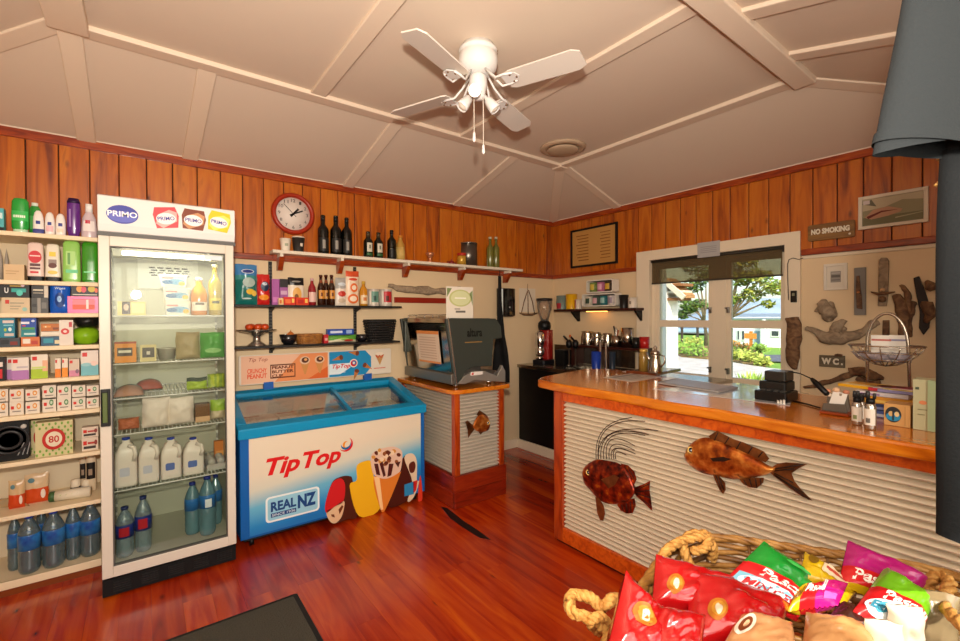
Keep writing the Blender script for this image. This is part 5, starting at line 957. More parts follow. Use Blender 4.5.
bottle('cordial_bottle', 'bottle of red cordial with a pale label on the upper black shelf', 'bottle', 'sauce', 309, 317, 278, z, Y, C('#8d1c24', .12, coat=.5), [('label', .12, .48, C('#d9b5a8', .4), -150, -30)], (.9, 1., C('#c9a0a0', .4)))
for pl, pr, lab in ((318.3, 325.2, 'brown beer bottle leftmost of the three'), (323.6, 330.3, 'brown beer bottle behind and between the other two'), (329.2, 336, 'brown beer bottle rightmost of the three')):
    bottle('beer_bottle', lab, 'bottle', 'beer', pl, pr, 275, z, Y+(.06 if 'behind' in lab else 0), C('#2d1206', .12, coat=.5), [('label', .22, .5, C('#c98a3a', .4), -140, -40), ('emblem', .3, .42, C('#5a2a14', .4), -105, -75), ('neck_label', .74, .84, C('#7a3a1c', .4), -150, -30)], (.95, 1.01, C('#4a1f10', .35)), group='brown beer bottles on the upper black shelf')
pouch('snack_bag', 'grey and white snack bag with red fruit on it', 'bag', 336, 347.5, 277.5, z, Y+.03, .04, lambda u, v, s: C('#a7a49f', .3) if v > .6 else C('#ddcfc0', .3), 41, [('o', .5, .42, .36, .1, C('#c0392b', .4)), ('o', .5, .76, .36, .06, C('#c9d0d6', .4)), ('o', .5, .18, .34, .08, C('#c9b49a', .4))])
pouch('snack_bag', 'tall pale bag with an orange ring pattern', 'bag', 346.5, 359.5, 271, z, Y+.01, .04, lambda u, v, s: C('#e3cdb2', .3) if v < .85 else C('#c9502e', .3), 43, [('o', .5, .2, .42, .14, C('#d9682a', .4)), ('o', .5, .2, .28, .08, C('#ecd9c0', .4)), ('o', .55, .52, .3, .13, C('#d9682a', .4)), ('o', .55, .52, .18, .07, C('#ecd9c0', .4)), ('o', .5, .76, .34, .04, C('#c9402a', .4))])
bottle('honey_bottle', 'amber honey bottle with a yellow label', 'bottle', 'sauce', 361, 369, 281, z, Y, C('#c0801a', .12, coat=.5), [('label', .08, .42, C('#dcc7a0', .4), -150, -30), ('print', .2, .34, C('#c06a2a', .4), -115, -65)], (.88, 1., C('#c9a13a', .4)))
for pl, pr, lab, c1, c2 in ((370, 381.2, 'white can with a green label beside the honey bottle', '#5f8a7a', '#2c4a44'), (382.3, 394.3, 'white can with a red label at the end of the upper black shelf', '#b3262c', '#5a2a22')):
    xc, w, zt = sY(pl, pr, 289, Y); h = zt-z; o = solid('food_can', lab, 'can', MB().lathe([(0, 0), (w/2, 0), (w/2, .003), (w*.485, .005), (w*.485, h-.005), (w/2, h-.003), (w/2, h), (0, h)], C('#d9d3c8', .3, .5), 20), (xc, Y+w/2, z))
    def wrap(u0, u1, v0, v1, mm, L): q = MB(); q.grid(lambda u, v: ((w*.49+L)*cos(radians(u0+(u1-u0)*u)), (w*.49+L)*sin(radians(u0+(u1-u0)*u)), h*(v0+(v1-v0)*v)), 10, 2, mm); return q
    wrap(-180, 180, .1, .9, C('#dcd5c8', .4), .0008).build('label', o); wrap(-130, -50, .22, .86, C(c1, .4), .0016).build('print', o); wrap(-112, -84, .3, .6, C(c2, .4), .0022).build('picture', o)
# lower black shelf
z = zb_+.001
xc, w, zt = sY(236, 276.5, 330, 3.74); h = zt-z; solid('cake_stand', 'silver pedestal cake stand at the left of the lower black shelf', 'stand', MB().lathe([(0, 0), (w*.24, 0), (w*.24, .004), (w*.1, h*.3), (w*.09, h*.6), (w*.2, h*.8), (w*.44, h*.93), (w*.5, h), (w*.5, h+.004), (w*.42, h), (0, h-.004)], C('#b5ada2', .25, .9), 28), (xc, 3.745, z))
FR = noisemat('tomato_skin', [(.3, '#b3240f'), (.7, '#d2571c')], 9, .3, 0)
for dx, dy, lab in ((-.055, -.03, 'red fruit at the front left of the cake stand'), (.0, -.045, 'red fruit at the front middle of the cake stand'), (.052, -.03, 'red fruit at the front right of the cake stand'), (-.03, .035, 'red fruit at the back left of the cake stand'), (.03, .035, 'red fruit at the back right of the cake stand')):
    o = solid('tomato', lab, 'tomato', MB().lathe([(0, .003), (.014, .0), (.028, .014), (.03, .026), (.022, .042), (.008, .047), (0, .044)], FR, 16), (xc+dx, 3.745+dy, z+h-.0005), 0, 'red fruit on the cake stand'); m = MB(); m.tube([(0, 0, .043), (.003, 0, .051)], .0022, C('#4a5a2a', .6), 6); m.build('stalk', o)
xc, w, zt = sY(280, 298.5, 334.5, 3.73); h = zt-z; solid('black_bowl', 'black bowl with an onion and garlic on the lower black shelf', 'bowl', MB().lathe([(0, 0), (w*.24, 0), (w*.38, h*.3), (w*.5, h), (w*.47, h), (w*.35, h*.35), (0, .01)], C('#17161a', .25, coat=.3), 24), (xc, 3.76, z))
ON = C('#c06a2a', .35)
o = solid('onion', 'brown onion sitting in the black bowl', 'onion', MB().lathe([(0, 0), (.018, .004), (.032, .022), (.032, .034), (.02, .052), (.006, .062), (0, .068)], ON, 16), (xc+.018, 3.765, z+.040)); m = MB(); m.tube([(0, 0, .064), (.002, 0, .076)], .003, C('#b98a4a', .7), 6); m.build('stalk', o)
o = solid('garlic_bulb', 'white garlic bulb sitting in the black bowl', 'garlic', MB().lathe([(0, 0), (.016, .002), (.024, .016), (.018, .03), (.006, .04), (.004, .052), (0, .053)], C('#e3d9cc', .5), 14), (xc-.024, 3.75, z+.036))
WK = noisemat('wicker_cane', [(.3, '#7e4a18'), (.7, '#b57a34')], 30, .55, .2)
def wbasket(name, label, xc, yc, zb, w, d, h, mat, rows, stakes, taper=.85, r=.004, group=None):
    t = thing(name, label, 'basket', (xc, yc, zb), 0, group); m = MB(); n = stakes*4
    def per(q, s):
        a = 2*pi*q; c, sn = cos(a), sin(a); e = .45; return (w/2*s*abs(c)**e*(1 if c > 0 else -1), d/2*s*abs(sn)**e*(1 if sn > 0 else -1))
    for k in range(rows):
        v = (k+.5)/rows; s = taper+(1-taper)*v; pts = []
        for i in range(n): x, y = per(i/n, s); l = sqrt(x*x+y*y)+1e-9; o_ = r*.9*sin(pi*(i/2+k)); pts.append((x+x/l*o_, y+y/l*o_, .006+v*(h-.008)))
        m.tube(pts, h/rows*.42, mat, 5, True)
    m.build('weave', t); m = MB()
    for i in range(stakes): x, y = per(i/stakes, taper); X, Y_ = per(i/stakes, 1); m.tube([(x, y, .003), (X, Y_, h-.004)], r*.8, mat, 5)
    m.build('stakes', t); m = MB(); m.tube([(*per(i/n, 1.0), h) for i in range(n)], r*1.5, mat, 6, True); m.build('rim', t)
    m = MB(); m.prism([per(i/n, taper) for i in range(n)], 0, .006, mat, 'xy'); m.build('base', t); return t
xc, w, zt = sY(298.3, 323.5, 334.5, 3.70); wbasket('wicker_basket', 'small wicker basket on the lower black shelf', xc, 3.76, z, w, .12, zt-z, WK, 6, 18)
xb, wb = xc, w
for i, (dx, c, lab) in enumerate(((-.055, '#d9c9a6', 'pale sachet at the left in the small wicker basket'), (.0, '#c98a3a', 'orange sachet in the middle of the small wicker basket'), (.055, '#c7b08a', 'beige sachet at the right in the small wicker basket'))): solid('sachet', lab, 'sachet', pouch_mesh(.05, .05, .012, C(c, .4), 50+i, nu=6, nv=6), (xb+dx, 3.75, z+.0075), 0)
carton('snack_packet', 'red packet beside the small wicker basket', 'packet', 323.6, 328.5, 334.5, z, 3.71, .05, C('#b3262c', .35), [(.2, .8, .3, .6, C('#d9a39a', .4))])
zt_ = sY(328, 356, 335.3, 3.71)[2]
pouch('vegetable_bag', 'green and white vegetable pack on the lower black shelf', 'bag', 328.6, 357, 335.3, z, 3.71, .06, lambda u, v, s: C('#5a9a3a', .3) if v > .35 else C('#d2c7ac', .3), 61, [('o', .3, .3, .16, .18, C('#d6cfae', .4)), ('o', .7, .3, .18, .16, C('#b33a2c', .4)), ('o', .5, .55, .2, .12, C('#8fbf5a', .4))])
carton('pasta_box', 'long blue packet lying on the green vegetable pack', 'packet', 327.5, 354, 329, zt_+.004, 3.715, .05, C('#24479c', .3), [(.1, .55, .3, .7, C('#c9d2ea', .4)), (.7, .92, .2, .8, C('#8fa9d8', .4))])
xc, w, zt = sY(356.5, 369, 334.5, 3.72); h = zt-z; solid('black_bowl', 'empty black bowl beside the black wire basket', 'bowl', MB().lathe([(0, 0), (w*.24, 0), (w*.4, h*.35), (w*.5, h), (w*.47, h), (w*.36, h*.4), (0, .008)], C('#17161a', .25, coat=.3), 24), (xc, 3.75, z))
xc, w, zt = sY(369, 397.5, 320, 3.68); wbasket('black_basket', 'black woven basket at the right end of the lower black shelf', xc, 3.76, z, w, .15, zt-z, C('#1f1d1c', .5), 8, 20, .78)
# ================================================================ corrugated stand with the coffee machine
CORR = C('#cdc2b0', .4, .3); CORRW = C('#d6c7ae', .45, .1)
POST = wood('red_pine_post', [(.3, '#a83c08'), (.5, '#c65410'), (.75, '#d0661c')], .3, (1.2, 9, 9), 3, .2, .2, .05, False)
POSTV = wood('red_pine_upright', [(.3, '#7e2406'), (.5, '#a53d0c'), (.75, '#b85215')], .3, (9, 9, 1.2), 3, .2, .2, .05, False)
SLAB = wood('live_edge_slab', [(.25, '#8f3a08'), (.42, '#c0640f'), (.58, '#cf7a1c'), (.8, '#b4540c')], .16, (6, .8, 6), 2.6, .1, .5, .02)
def corrugated(m, p0, p1, z0, z1, nrm, pitch=.0284, amp=.017, th=.0012, mat=CORR, off=0.):
    """horizontally ribbed iron between p0 and p1 (xy), bulging along nrm"""
    p0, p1, n = Vector((*p0, 0)), Vector((*p1, 0)), Vector((*nrm, 0)); k = int((z1-z0)/pitch*12); rows = []
    for s in (1, -1):
        for i in range(k+1): z = z0+(z1-z0)*i/k; d = amp*(2*abs(cos(pi*(z1-z)/pitch))**.75-1)+off+(0 if s == 1 else -th*2); rows.append((d, z))
    def P_(p, d, z): q = p+n*d; return (q.x, q.y, z)
    vs = [P_(p, d, z) for d, z in rows for p in (p0, p1)]; K = k+1
    fs = [(2*i, 2*i+1, 2*i+3, 2*i+2) for i in range(k)]+[(2*(K+i)+1, 2*(K+i), 2*(K+i)+2, 2*(K+i)+3) for i in range(k)]
    m.add(vs, fs, mat, True)
SX0, SX1, SY0, SY1, STZ = 1.93, 2.43, 2.895, 3.80, .93
st_ = thing('machine_stand', 'wood framed corrugated iron stand under the coffee machine', 'stand', (0, 0, 0))
m = MB(); m.prism([(SX0-.045, SY0+.05), (SX0-.02, SY0-.02), (SX0+.04, SY0-.045), (SX1+.03, SY0-.04), (SX1+.06, SY0+.0), (SX1+.05, SY1), (SX0-.04, SY1)], STZ-.035, STZ, SLAB, 'xy'); m.build('top', st_, bevel=.008)
m = MB(); m.box(SX0, SX0+.05, SY0, SY0+.05, .25, STZ-.036, POSTV); m.build('post', st_, bevel=.004)
m = MB(); m.box(SX1-.05, SX1, SY0, SY0+.05, .25, STZ-.036, POSTV); m.build('post', st_, bevel=.004)
for x in (SX0, SX1-.05): m = MB(); m.box(x, x+.05, SY1-.05, SY1, .25, STZ-.036, POSTV); m.build('post', st_, bevel=.004)
PLN = wood('red_plinth_board', [(.3, '#5e1204'), (.5, '#80200a'), (.75, '#923010')], .3, (1.2, 1.2, 9), 3, .3, .2, .05, False)
m = MB(); m.box(SX0-.012, SX1+.012, SY0-.012, SY0+.02, .002, .125, PLN); m.box(SX0-.012, SX1+.012, SY0-.0115, SY0+.02, .127, .25, PLN); m.box(SX0-.0125, SX0+.02, SY0+.021, SY1, .002, .125, PLN); m.box(SX0-.012, SX0+.02, SY0+.021, SY1, .127, .25, PLN); m.build('plinth', st_, bevel=.004)
m = MB(); corrugated(m, (SX0+.05, SY0+.026), (SX1-.05, SY0+.026), .25, STZ-.036, (0, -1)); m.build('iron_panel', st_)
m = MB(); corrugated(m, (SX0+.026, SY1-.05), (SX0+.026, SY0+.05), .25, STZ-.036, (-1, 0)); m.build('iron_panel', st_)
# ---------------------------------------------------------------- coffee machine
MG = C('#3d423c', .35, .3); MGS = C('#8f8c84', .35, .85); INOX = C('#b9b0a2', .2, 1.)
cm = thing('coffee_machine', 'large dark green and steel espresso machine on the corrugated stand', 'coffee machine', (0, 0, 0))
mx0, my0, my1 = 1.955, 2.945, 3.74; Z0 = STZ
def pz(px, py, Yp=my0): p = onY(px, py, Yp); return (p.x, max(p.z, STZ+.004))
side = [pz(446, 319), pz(452, 318), pz(496, 318.5), pz(501, 326), pz(502, 338), pz(493.5, 339.5), pz(492, 366), pz(474, 367), pz(466, 371), pz(462, 379), pz(455.5, 386)]
for y0, nm in ((my0, 'near'), (my1-.03, 'far')): m = MB(); m.prism(side, y0, y0+.03, MG, 'xz'); m.build('side_panel', cm, bevel=.006)
m = MB(); a = pz(446, 318); b = pz(455.5, 386); m.bar((a[0]+.018, my0-.002, a[1]), (b[0]+.012, my0-.002, b[1]), .012, .006, C('#c7c3bb', .25, .9), (0, 1, 0)); m.build('edge_strip', cm)
m = MB(); a, b = pz(467, 335), pz(482, 328); m.text('altura', a[0], b[0], a[1]-.016, b[1], C('#0a0b0a', .4), my0-.0015, bold=.03); a, b = pz(465, 343), pz(482, 339.5); m.box(a[0], b[0], my0-.0012, my0+.001, a[1], a[1]+.008, C('#8a6a3a', .4)); m.build('badge', cm)
tx0, tz1 = a0x, a0z = pz(448, 319); topz = tz1
xr = pz(492, 339)[0]
m = MB(); m.box(tx0+.05, xr+.02, my0+.03, my1-.03, Z0+.28, topz-.02, MGS); m.box(tx0+.09, xr-.1, my0+.03, my1-.03, Z0+.1, Z0+.28, C('#5a5650', .4, .6)); m.build('body', cm)
m = MB(); q = [(tx0+.02, topz-.03), (tx0+.05, topz+.004), (xr, topz+.004), (xr, topz-.02), (tx0+.05, topz-.045)]; m.prism(q, my0+.031, my1-.031, INOX, 'xz'); m.build('cup_tray', cm)
m = MB(); m.tube([(tx0+.06, my0+.33, topz+.035), (tx0+.06, my1-.05, topz+.035)], .005, CHROME, 6); m.tube([(xr-.05, my0+.33, topz+.035), (xr-.05, my1-.05, topz+.035)], .005, CHROME, 6)
for i in range(4):
    y = my0+.33+i*.145
    for x in (tx0+.06, xr-.05): m.tube([(x, y, topz), (x, y, topz+.035)], .004, CHROME, 6)
for i in range(9): m.tube([(tx0+.06, my0+.5+i*.022, topz+.035), (xr-.05, my0+.5+i*.022, topz+.035)], .0022, CHROME, 5)
m.build('cup_rail', cm)
m = MB(); bz = pz(455, 386)[1]; m.add([(tx0+.012, my1-.031, topz-.04), (tx0+.012, my0+.031, topz-.04), (tx0+.052, my0+.031, bz+.10), (tx0+.052, my1-.031, bz+.10), (tx0+.02, my1-.031, topz-.04), (tx0+.02, my0+.031, topz-.04), (tx0+.06, my0+.031, bz+.10), (tx0+.06, my1-.031, bz+.10)], [(0, 1, 2, 3), (7, 6, 5, 4), (0, 3, 7, 4), (1, 5, 6, 2), (0, 4, 5, 1), (3, 2, 6, 7)], C('#b0a89c', .12, 1.)); tag(m.build('back_panel', cm), 'mirror polished steel back panel')
m = MB(); m.prism([(tx0+.03, bz+.012), (tx0+.03, bz+.09), (tx0+.07, bz+.105), (tx0+.11, bz+.10), (xr-.02, bz+.035), (xr+.05, bz+.09), (xr+.07, bz+.07), (xr+.05, bz+.012)], my0+.002, my1-.002, MGS, 'xz'); m.build('base', cm, bevel=.004)
m = MB(); q = [pz(458, 384), pz(464, 376), pz(474, 371), pz(486, 371.5), pz(497, 376), pz(502, 365), pz(505, 371), pz(505, 384), pz(488, 381), pz(474, 380), pz(465, 384)]; m.prism(q, my0-.006, my0+.03, C('#a39d93', .35, .6), 'xz'); m.build('base_trim', cm, bevel=.004)
m = MB(); a, b = pz(470, 375.5), pz(482, 371); m.box(a[0], b[0], my0-.009, my0-.0062, a[1], b[1], C('#d9d0c8', .4)); m.box(a[0]+.01, a[0]+.03, my0-.0096, my0-.0088, a[1]+.004, b[1]-.006, C('#b8302a', .4)); m.build('sticker', cm)
m = MB(); m.box(tx0+.0, tx0+.055, my1-.075, my1-.034, Z0+.25, topz-.02, MG); m.build('corner_cover', cm, bevel=.005)
for x in (mx0+.05, xr-.0):
    for y in (my0+.05, my1-.06): m = MB(); m.lathe([(.02, 0), (.018, bz+.013-Z0)], STEEL, 14, (x, y, Z0)); m.build('foot', cm)
for y in (3.2, 3.5):
    m = MB(); m.lathe([(.035, 0), (.035, .06), (.02, .08)], CHROME, 16, (xr+.04, y, Z0+.22)); m.build('group_head', cm)
    m = MB(); m.tube([(xr+.06, y, Z0+.23), (xr+.2, y, Z0+.21)], .013, BLACK, 8); m.build('portafilter', cm)
# paper menu on the back, counter card on top
m = MB(); P0 = lambda u, v: Vector((tx0+.004+.028*(1-v), 3.10+.36*(1-u), topz-.10-.27+.27*v)); pm = C('#dac5ae', .6)
m.grid(P0, 4, 6, pm, False); o_ = len(m.v); m.grid(lambda u, v: P0(1-u, v)+Vector((.002, 0, 0)), 4, 6, pm, False)
for v0, v1, c in ((.9, 1., '#d98a4a'), (.0, .06, '#d98a4a')): m.grid(lambda u, v: P0(u, v0+(v1-v0)*v)-Vector((.0008, 0, 0)), 2, 2, C(c, .5), False)
for i in range(9): m.grid(lambda u, v: P0(.1+.75*u, .14+.08*i+.03*v)-Vector((.0008, 0, 0)), 2, 1, C('#c2a48c', .5), False)
solid('paper_menu', 'sheet with orange borders stuck on the steel back of the coffee machine', 'paper', m)
a, b = onY(446.5, 318, 3.04), onY(473, 287, 3.04); w = b.x-a.x; h = b.z-a.z; m = MB(); m.box(0, w, 0, .006, 0, h, C('#ddd3c4', .5)); ell(m, w*.52, h*.64, w*.42, h*.27, 0, C('#b9bd7e', .5), th=.001); ell(m, w*.52, h*.64, w*.36, h*.23, -.001, C('#cdd0a0', .5), th=.0006); m.text('Barista', w*.3, w*.74, h*.61, h*.68, C('#f0efe2', .5), -.0024, bold=.02) if False else m.box(w*.3, w*.72, -.0022, -.0015, h*.62, h*.66, C('#eceadb', .5))
m.prism([(w*.02, h*.66), (w*.2, h*.95), (w*.02, h*.95)], -.001, 0, C('#7a8a5a', .5)); m.prism([(w*.98, h*.4), (w*.98, h*.9), (w*.86, h*.8)], -.001, 0, C('#8a9a6a', .5)); m.box(w*.34, w*.7, -.001, 0, h*.18, h*.24, C('#6b665f', .5)); m.box(w*.3, w*.5, -.001, 0, h*.28, h*.31, C('#8a857c', .5))
m.box(w*.3, w*.7, .006, .07, 0, .004, C('#ddd3c4', .5)); solid('counter_card', 'white counter card with a pale green disc on the coffee machine', 'card', m, (a.x, 3.04, topz+.0045), 0)
# ---------------------------------------------------------------- back wall decorations
def driftwood(name, label, pts, r, face='X', seed=0, cat='driftwood', amp=.35, mat=None, flat=.6, n=10, extra=()):
    """wall mounted gnarled wood; pts in wall pixels"""
    mat = mat or DRIFT; m = MB()
    def one(pts, r):
        off = max(r)*flat*1.25 if isinstance(r, list) else r*flat*1.25
        q = [(onX(px, py, XW-off) if face == 'X' else onY(px, py, YW-off)) for px, py in pts]; k = len(q); Q = []; R_ = []
        for i in range(k-1):
            for t in range(6):
                u = t/6; p0, p1, p2, p3 = q[max(i-1, 0)], q[i], q[i+1], q[min(i+2, k-1)]
                Q.append(.5*((2*p1)+(p2-p0)*u+(2*p0-5*p1+4*p2-p3)*u*u+(3*p1-p0-3*p2+p3)*u**3)); rr = r if isinstance(r, list) else [r]*k; R_.append(rr[i]+(rr[i+1]-rr[i])*u)
        Q.append(q[-1]); R_.append((r[-1] if isinstance(r, list) else r)); st = len(m.v); m.tube(Q, R_, mat, n)
        c = sum(Q, Vector())/len(Q); ax = 0 if face == 'X' else 1; lim = (XW if face == 'X' else YW)-.0015
        for i in range(st, len(m.v)):
            v = Vector(m.v[i]); nv = noise.noise_vector(v*14+Vector((seed, 0, seed)))*amp*.035+noise.noise_vector(v*40+Vector((0, seed, 0)))*amp*.010; v += nv; f = c[ax]+(v[ax]-c[ax])*flat; v[ax] = min(f, lim); m.v[i] = tuple(v)
    one(pts, r)
    for ep, er in extra: one(ep, er)
    return solid(name, label, cat, m)
DRIFT = wood('driftwood_grey', [(.25, '#6b5a48'), (.5, '#948068'), (.75, '#ad9a80')], .85, (5, 5, 5), 4, .1, 0, .6, False)
DRIFTD = wood('driftwood_brown', [(.25, '#3a2416'), (.5, '#6a4a30'), (.75, '#8f6c48')], .8, (5, 5, 5), 4, .1, 0, .6, False)
driftwood('driftwood_branch', 'long grey driftwood branch on the wall above the coffee machine', [(388, 285), (404, 289), (425, 290.5), (444, 291), (462, 288.5)], [.02, .035, .04, .028, .012], 'Y', 3, amp=.5, flat=.5)
a, b = onY(394.5, 297, YW-.012), onY(448, 303.5, YW-.012); solid('wall_rail', 'dark red painted timber rail behind the coffee machine', 'rail', MB().box(0, b.x-a.x, -.012, 0, 0, a.z-b.z, C('#8f2412', .4)), (a.x, YW-.001, b.z), bevel=.002)
a = onY(499.5, 275, 3.715); t = thing('hanging_apron', 'long black apron hanging beside the coffee machine', 'apron', (a.x, 3.715, 0))
m = MB(); zt, zl = onY(499, 276, 3.715).z, onY(499, 384, 3.715).z
def ap(u, v):
    q = v; w = (.02+.05*min(1, max(0, (.75-q)*2.2))+.05*min(1, max(0, (.45-q)*3))); x = (u-.45)*2*w+.01*(1-q); return (x, .022*sin(u*9+q*3)*(.35+.65*(1-q))*.7, zl+(zt-zl)*q)
m.grid(ap, 14, 22, C('#0b0b0c', .8)); st = len(m.f); m.grid(lambda u, v: (ap(u, v)[0], ap(u, v)[1]+.004, ap(u, v)[2]), 14, 22, C('#0b0b0c', .8)); m.f[st:] = [tuple(reversed(f)) for f in m.f[st:]]; m.build('cloth', t)
m = MB(); m.tube([(0, .0, zt-.005), (-.003, -.008, zt+.03), (0, -.004, HSZ-.03)], .004, BLACK, 6); m.build('neck_strap', t)
a, b = onY(501.5, 288, 3.76), onY(516, 316, 3.76); w = b.x-a.x; h = a.z-b.z; t = thing('towel_dispenser', 'glossy black paper dispenser on the back wall', 'dispenser', ((a.x+b.x)/2, YW-.003, b.z))
m = MB(); m.prism([(-w/2, .001), (w/2, .001), (w/2, -.07)]+[(w/2*cos(i*pi/10), -.07-.03*sin(i*pi/10)) for i in range(1, 10)]+[(-w/2, -.07)], .0, h, C('#0c0c0d', .12, coat=.5), 'xy'); m.build('cover', t, bevel=.006); m = MB(); m.box(-w*.3, w*.3, -.09, -.02, -.006, .004, C('#2a2a2a', .4)); m.build('outlet', t); m = MB(); m.box(-.008, .008, -.104, -.098, h*.3, h*.34, C('#9a9a9a', .4)); m.build('lock', t)
# sailing boat of sticks
t = thing('driftwood_boat', 'small driftwood sailing boat on the back wall', 'ornament', (0, 0, 0)); T3 = lambda px, py: onY(px, py, YW-.018)
m = MB(); m.tube([T3(519.5, 313), T3(524, 314.5), T3(532, 314.8), T3(537.5, 313)], [.006, .014, .015, .007], DRIFTD, 8); m.build('hull', t); m = MB(); m.tube([T3(528.2, 314), T3(528, 300), T3(527.6, 284)], [.006, .005, .003], DRIFTD, 6); m.build('mast', t)
m = MB(); m.tube([T3(521.5, 313), T3(524, 302), T3(527.5, 291)], .0055, DRIFTD, 6); m.tube([T3(534.5, 313), T3(532.5, 302), T3(528.5, 290)], .0055, DRIFTD, 6); m.build('sails', t)
a, b = T3(520, 288), T3(536, 312); m = MB(); m.box(a.x, b.x, YW-.008, YW-.001, b.z, a.z, C('#dccfba', .6)); m.build('backing_board', t)
# menu board on the pine boards, right wall
def xbox(m, a, b, x0, x1, mat): m.box(x0, x1, min(a.y, b.y), max(a.y, b.y), min(a.z, b.z), max(a.z, b.z), mat)
XF = XW-.0175
a, b = onX(570.5, 231, XF-.02), onX(617, 263, XF-.02); t = thing('menu_board', 'tan menu board in a black frame on the pine boards', 'board', (XF, (a.y+b.y)/2, (a.z+b.z)/2)); hy, hz = abs(a.y-b.y)/2, abs(a.z-b.z)/2
m = MB()
for q in ((-hy, hy, hz-.022, hz), (-hy, hy, -hz, -hz+.022), (-hy, -hy+.022, -hz, hz), (hy-.022, hy, -hz, hz)): m.box(-.022, 0, *q, BLACK)
m.build('frame', t); m = MB(); m.box(-.012, -.002, -hy+.02, hy-.02, -hz+.02, hz-.02, C('#b98848', .5))
for i in range(9):
    z = hz*(.62-.16*i); m.box(-.0126, -.012, hy*.2, hy*(.75-.05*(i % 3)), z, z+.008, C('#7a4a20', .5)); m.box(-.0126, -.012, -hy*.72, -hy*(.3+.05*(i % 2)), z, z+.008, C('#85552a', .5))
m.build('panel', t)
# ================================================================ kitchen bench in the corner
BX, BZ = 3.40, .955
kb = thing('kitchen_bench', 'black fronted bench with a steel top in the far corner', 'bench', (0, 0, 0)); DKF = C('#0d0c0c', .35)
m = MB(); m.box(BX+.03, XW-.034, 1.75, YW-.034, .1, BZ-.036, DKF); m.build('carcass', kb)
for y0 in (3.24, 2.72, 2.2, 1.76):
    y1 = {3.24: 3.80, 2.72: 3.235, 2.2: 2.715, 1.76: 2.195}[y0]; m = MB(); m.box(BX+.012, BX+.03, y0, y1, .105, BZ-.04, DKF); d = m.build('door', kb, bevel=.002); m = MB(); m.tube([(BX+.003, y0+.06, BZ-.12), (BX+.003, y0+.06, BZ-.24)], .005, C('#3c3a38', .3, .8), 6); m.build('handle', d)
m = MB(); m.box(BX+.032, XW-.04, 1.76, YW-.04, .005, .0995, C('#d2c6b4', .5)); m.build('plinth', kb)
SNK = C('#a39b8e', .25, 1.)
m = MB(); sy0, sy1, sx0, sx1 = 2.75, 3.2, 3.52, 3.86
for q in ((BX, sx0, 1.74, YW-.034), (sx1, XW-.033, 1.74, YW-.034), (sx0, sx1, 1.74, sy0), (sx0, sx1, sy1, YW-.034)): m.box(*q, BZ-.035, BZ, SNK)
m.build('steel_top', kb); m = MB()
for q in ((sx0, sx1, sy0, sy1, BZ-.16, BZ-.155), (sx0-.002, sx0, sy0, sy1, BZ-.16, BZ-.03), (sx1, sx1+.002, sy0, sy1, BZ-.16, BZ-.03), (sx0, sx1, sy0-.002, sy0, BZ-.16, BZ-.03), (sx0, sx1, sy1, sy1+.002, BZ-.16, BZ-.03)): m.box(*q, SNK)
m.build('sink_bowl', kb)
m = MB(); m.box(XW-.012, XW-.002, 2.7, YW-.034, BZ+.001, BZ+.20, C('#8d8478', .25, 1.)); m.build('splashback', kb)
def bench(px, X): return onX(px, 350, X).y
# tap
y = bench(600.5, 3.74); t = thing('sink_tap', 'tall twin pillar steel tap on the bench', 'tap', (3.74, y, BZ+.001)); zt = onX(600, 337, 3.74).z-BZ
m = MB(); m.lathe([(.026, 0), (.024, .012), (.015, .02), (.013, zt*.86)], CHROME, 14); m.build('pillar', t); m = MB(); m.lathe([(.026, 0), (.024, .012), (.014, .02), (.012, zt*.8)], CHROME, 14, (0, -.07, 0)); m.build('pillar', t)
m = MB(); m.tube([(0, 0, zt*.84), (-.01, 0, zt*.97), (-.06, 0, zt), (-.13, .01, zt*.96), (-.16, .01, zt*.86)], .010, CHROME, 10); m.build('spout', t); m = MB(); m.tube([(0, -.07, zt*.8), (0, -.07, zt*.9), (-.05, -.075, zt*.93)], .006, CHROME, 8); m.build('lever', t)
# grinder
gy = (bench(536, 3.66)+bench(556, 3.66))/2+.02; t = thing('coffee_grinder', 'red and chrome coffee grinder with a clear hopper on the bench', 'grinder', (3.66, gy, BZ+.001), -80); GR = C('#8d1713', .25, coat=.5); G2 = lambda py: onX(545, py, 3.66).z-BZ
m = MB(); m.prism(rrect(-.085, .085, -.13, .09, .03), 0, .05, C('#17161a', .3), 'xy'); m.build('base', t, bevel=.006)
m = MB(); m.prism(rrect(-.062, .072, -.03, .085, .03), .05, G2(330), GR, 'xy'); m.build('housing', t, bevel=.008)
m = MB(); m.lathe([(.052, .10), (.055, .12), (.055, .17), (.04, .19), (.05, .21), (.055, .23), (.055, G2(333)), (.03, G2(331))], CHROME, 18, (-.02, -.06, 0)); m.build('doser', t)
m = MB(); m.lathe([(.04, .055), (.045, .075), (.028, .1)], C('#c9c4bc', .15, 1.), 14, (-.02, -.07, 0)); m.build('tamper', t)
m = MB(); m.lathe([(.066, G2(330)), (.075, G2(326)), (.07, G2(323)), (.05, G2(321))], BLACK, 18, (0, 0, 0)); m.build('collar', t)
m = MB(); m.lathe([(.045, G2(321)), (.06, G2(316)), (.082, G2(309)), (.088, G2(300))], clearglass('hopper_plastic', '#ece2d4', 1.5, .03, .12), 22); m.build('hopper', t); m = MB(); m.lathe([(.092, G2(301)), (.092, G2(298.5)), (0, G2(298))], C('#2a2422', .3), 22); m.build('lid', t)
# black knock box and dark machine parts beside the grinder
y = bench(562, 3.72); t = thing('knock_box', 'black square tub beside the red grinder', 'box', (3.74, y, BZ+.001), -90); m = MB(); m.prism([(-.06, 0), (.06, 0), (.075, .17), (-.075, .17)], -.06, .06, BLACK, 'xz'); m.build('body', t, bevel=.004); m = MB(); m.tube([(-.07, 0, .165), (.07, 0, .165)], .01, C('#2a2826', .5), 8); m.build('bar', t)
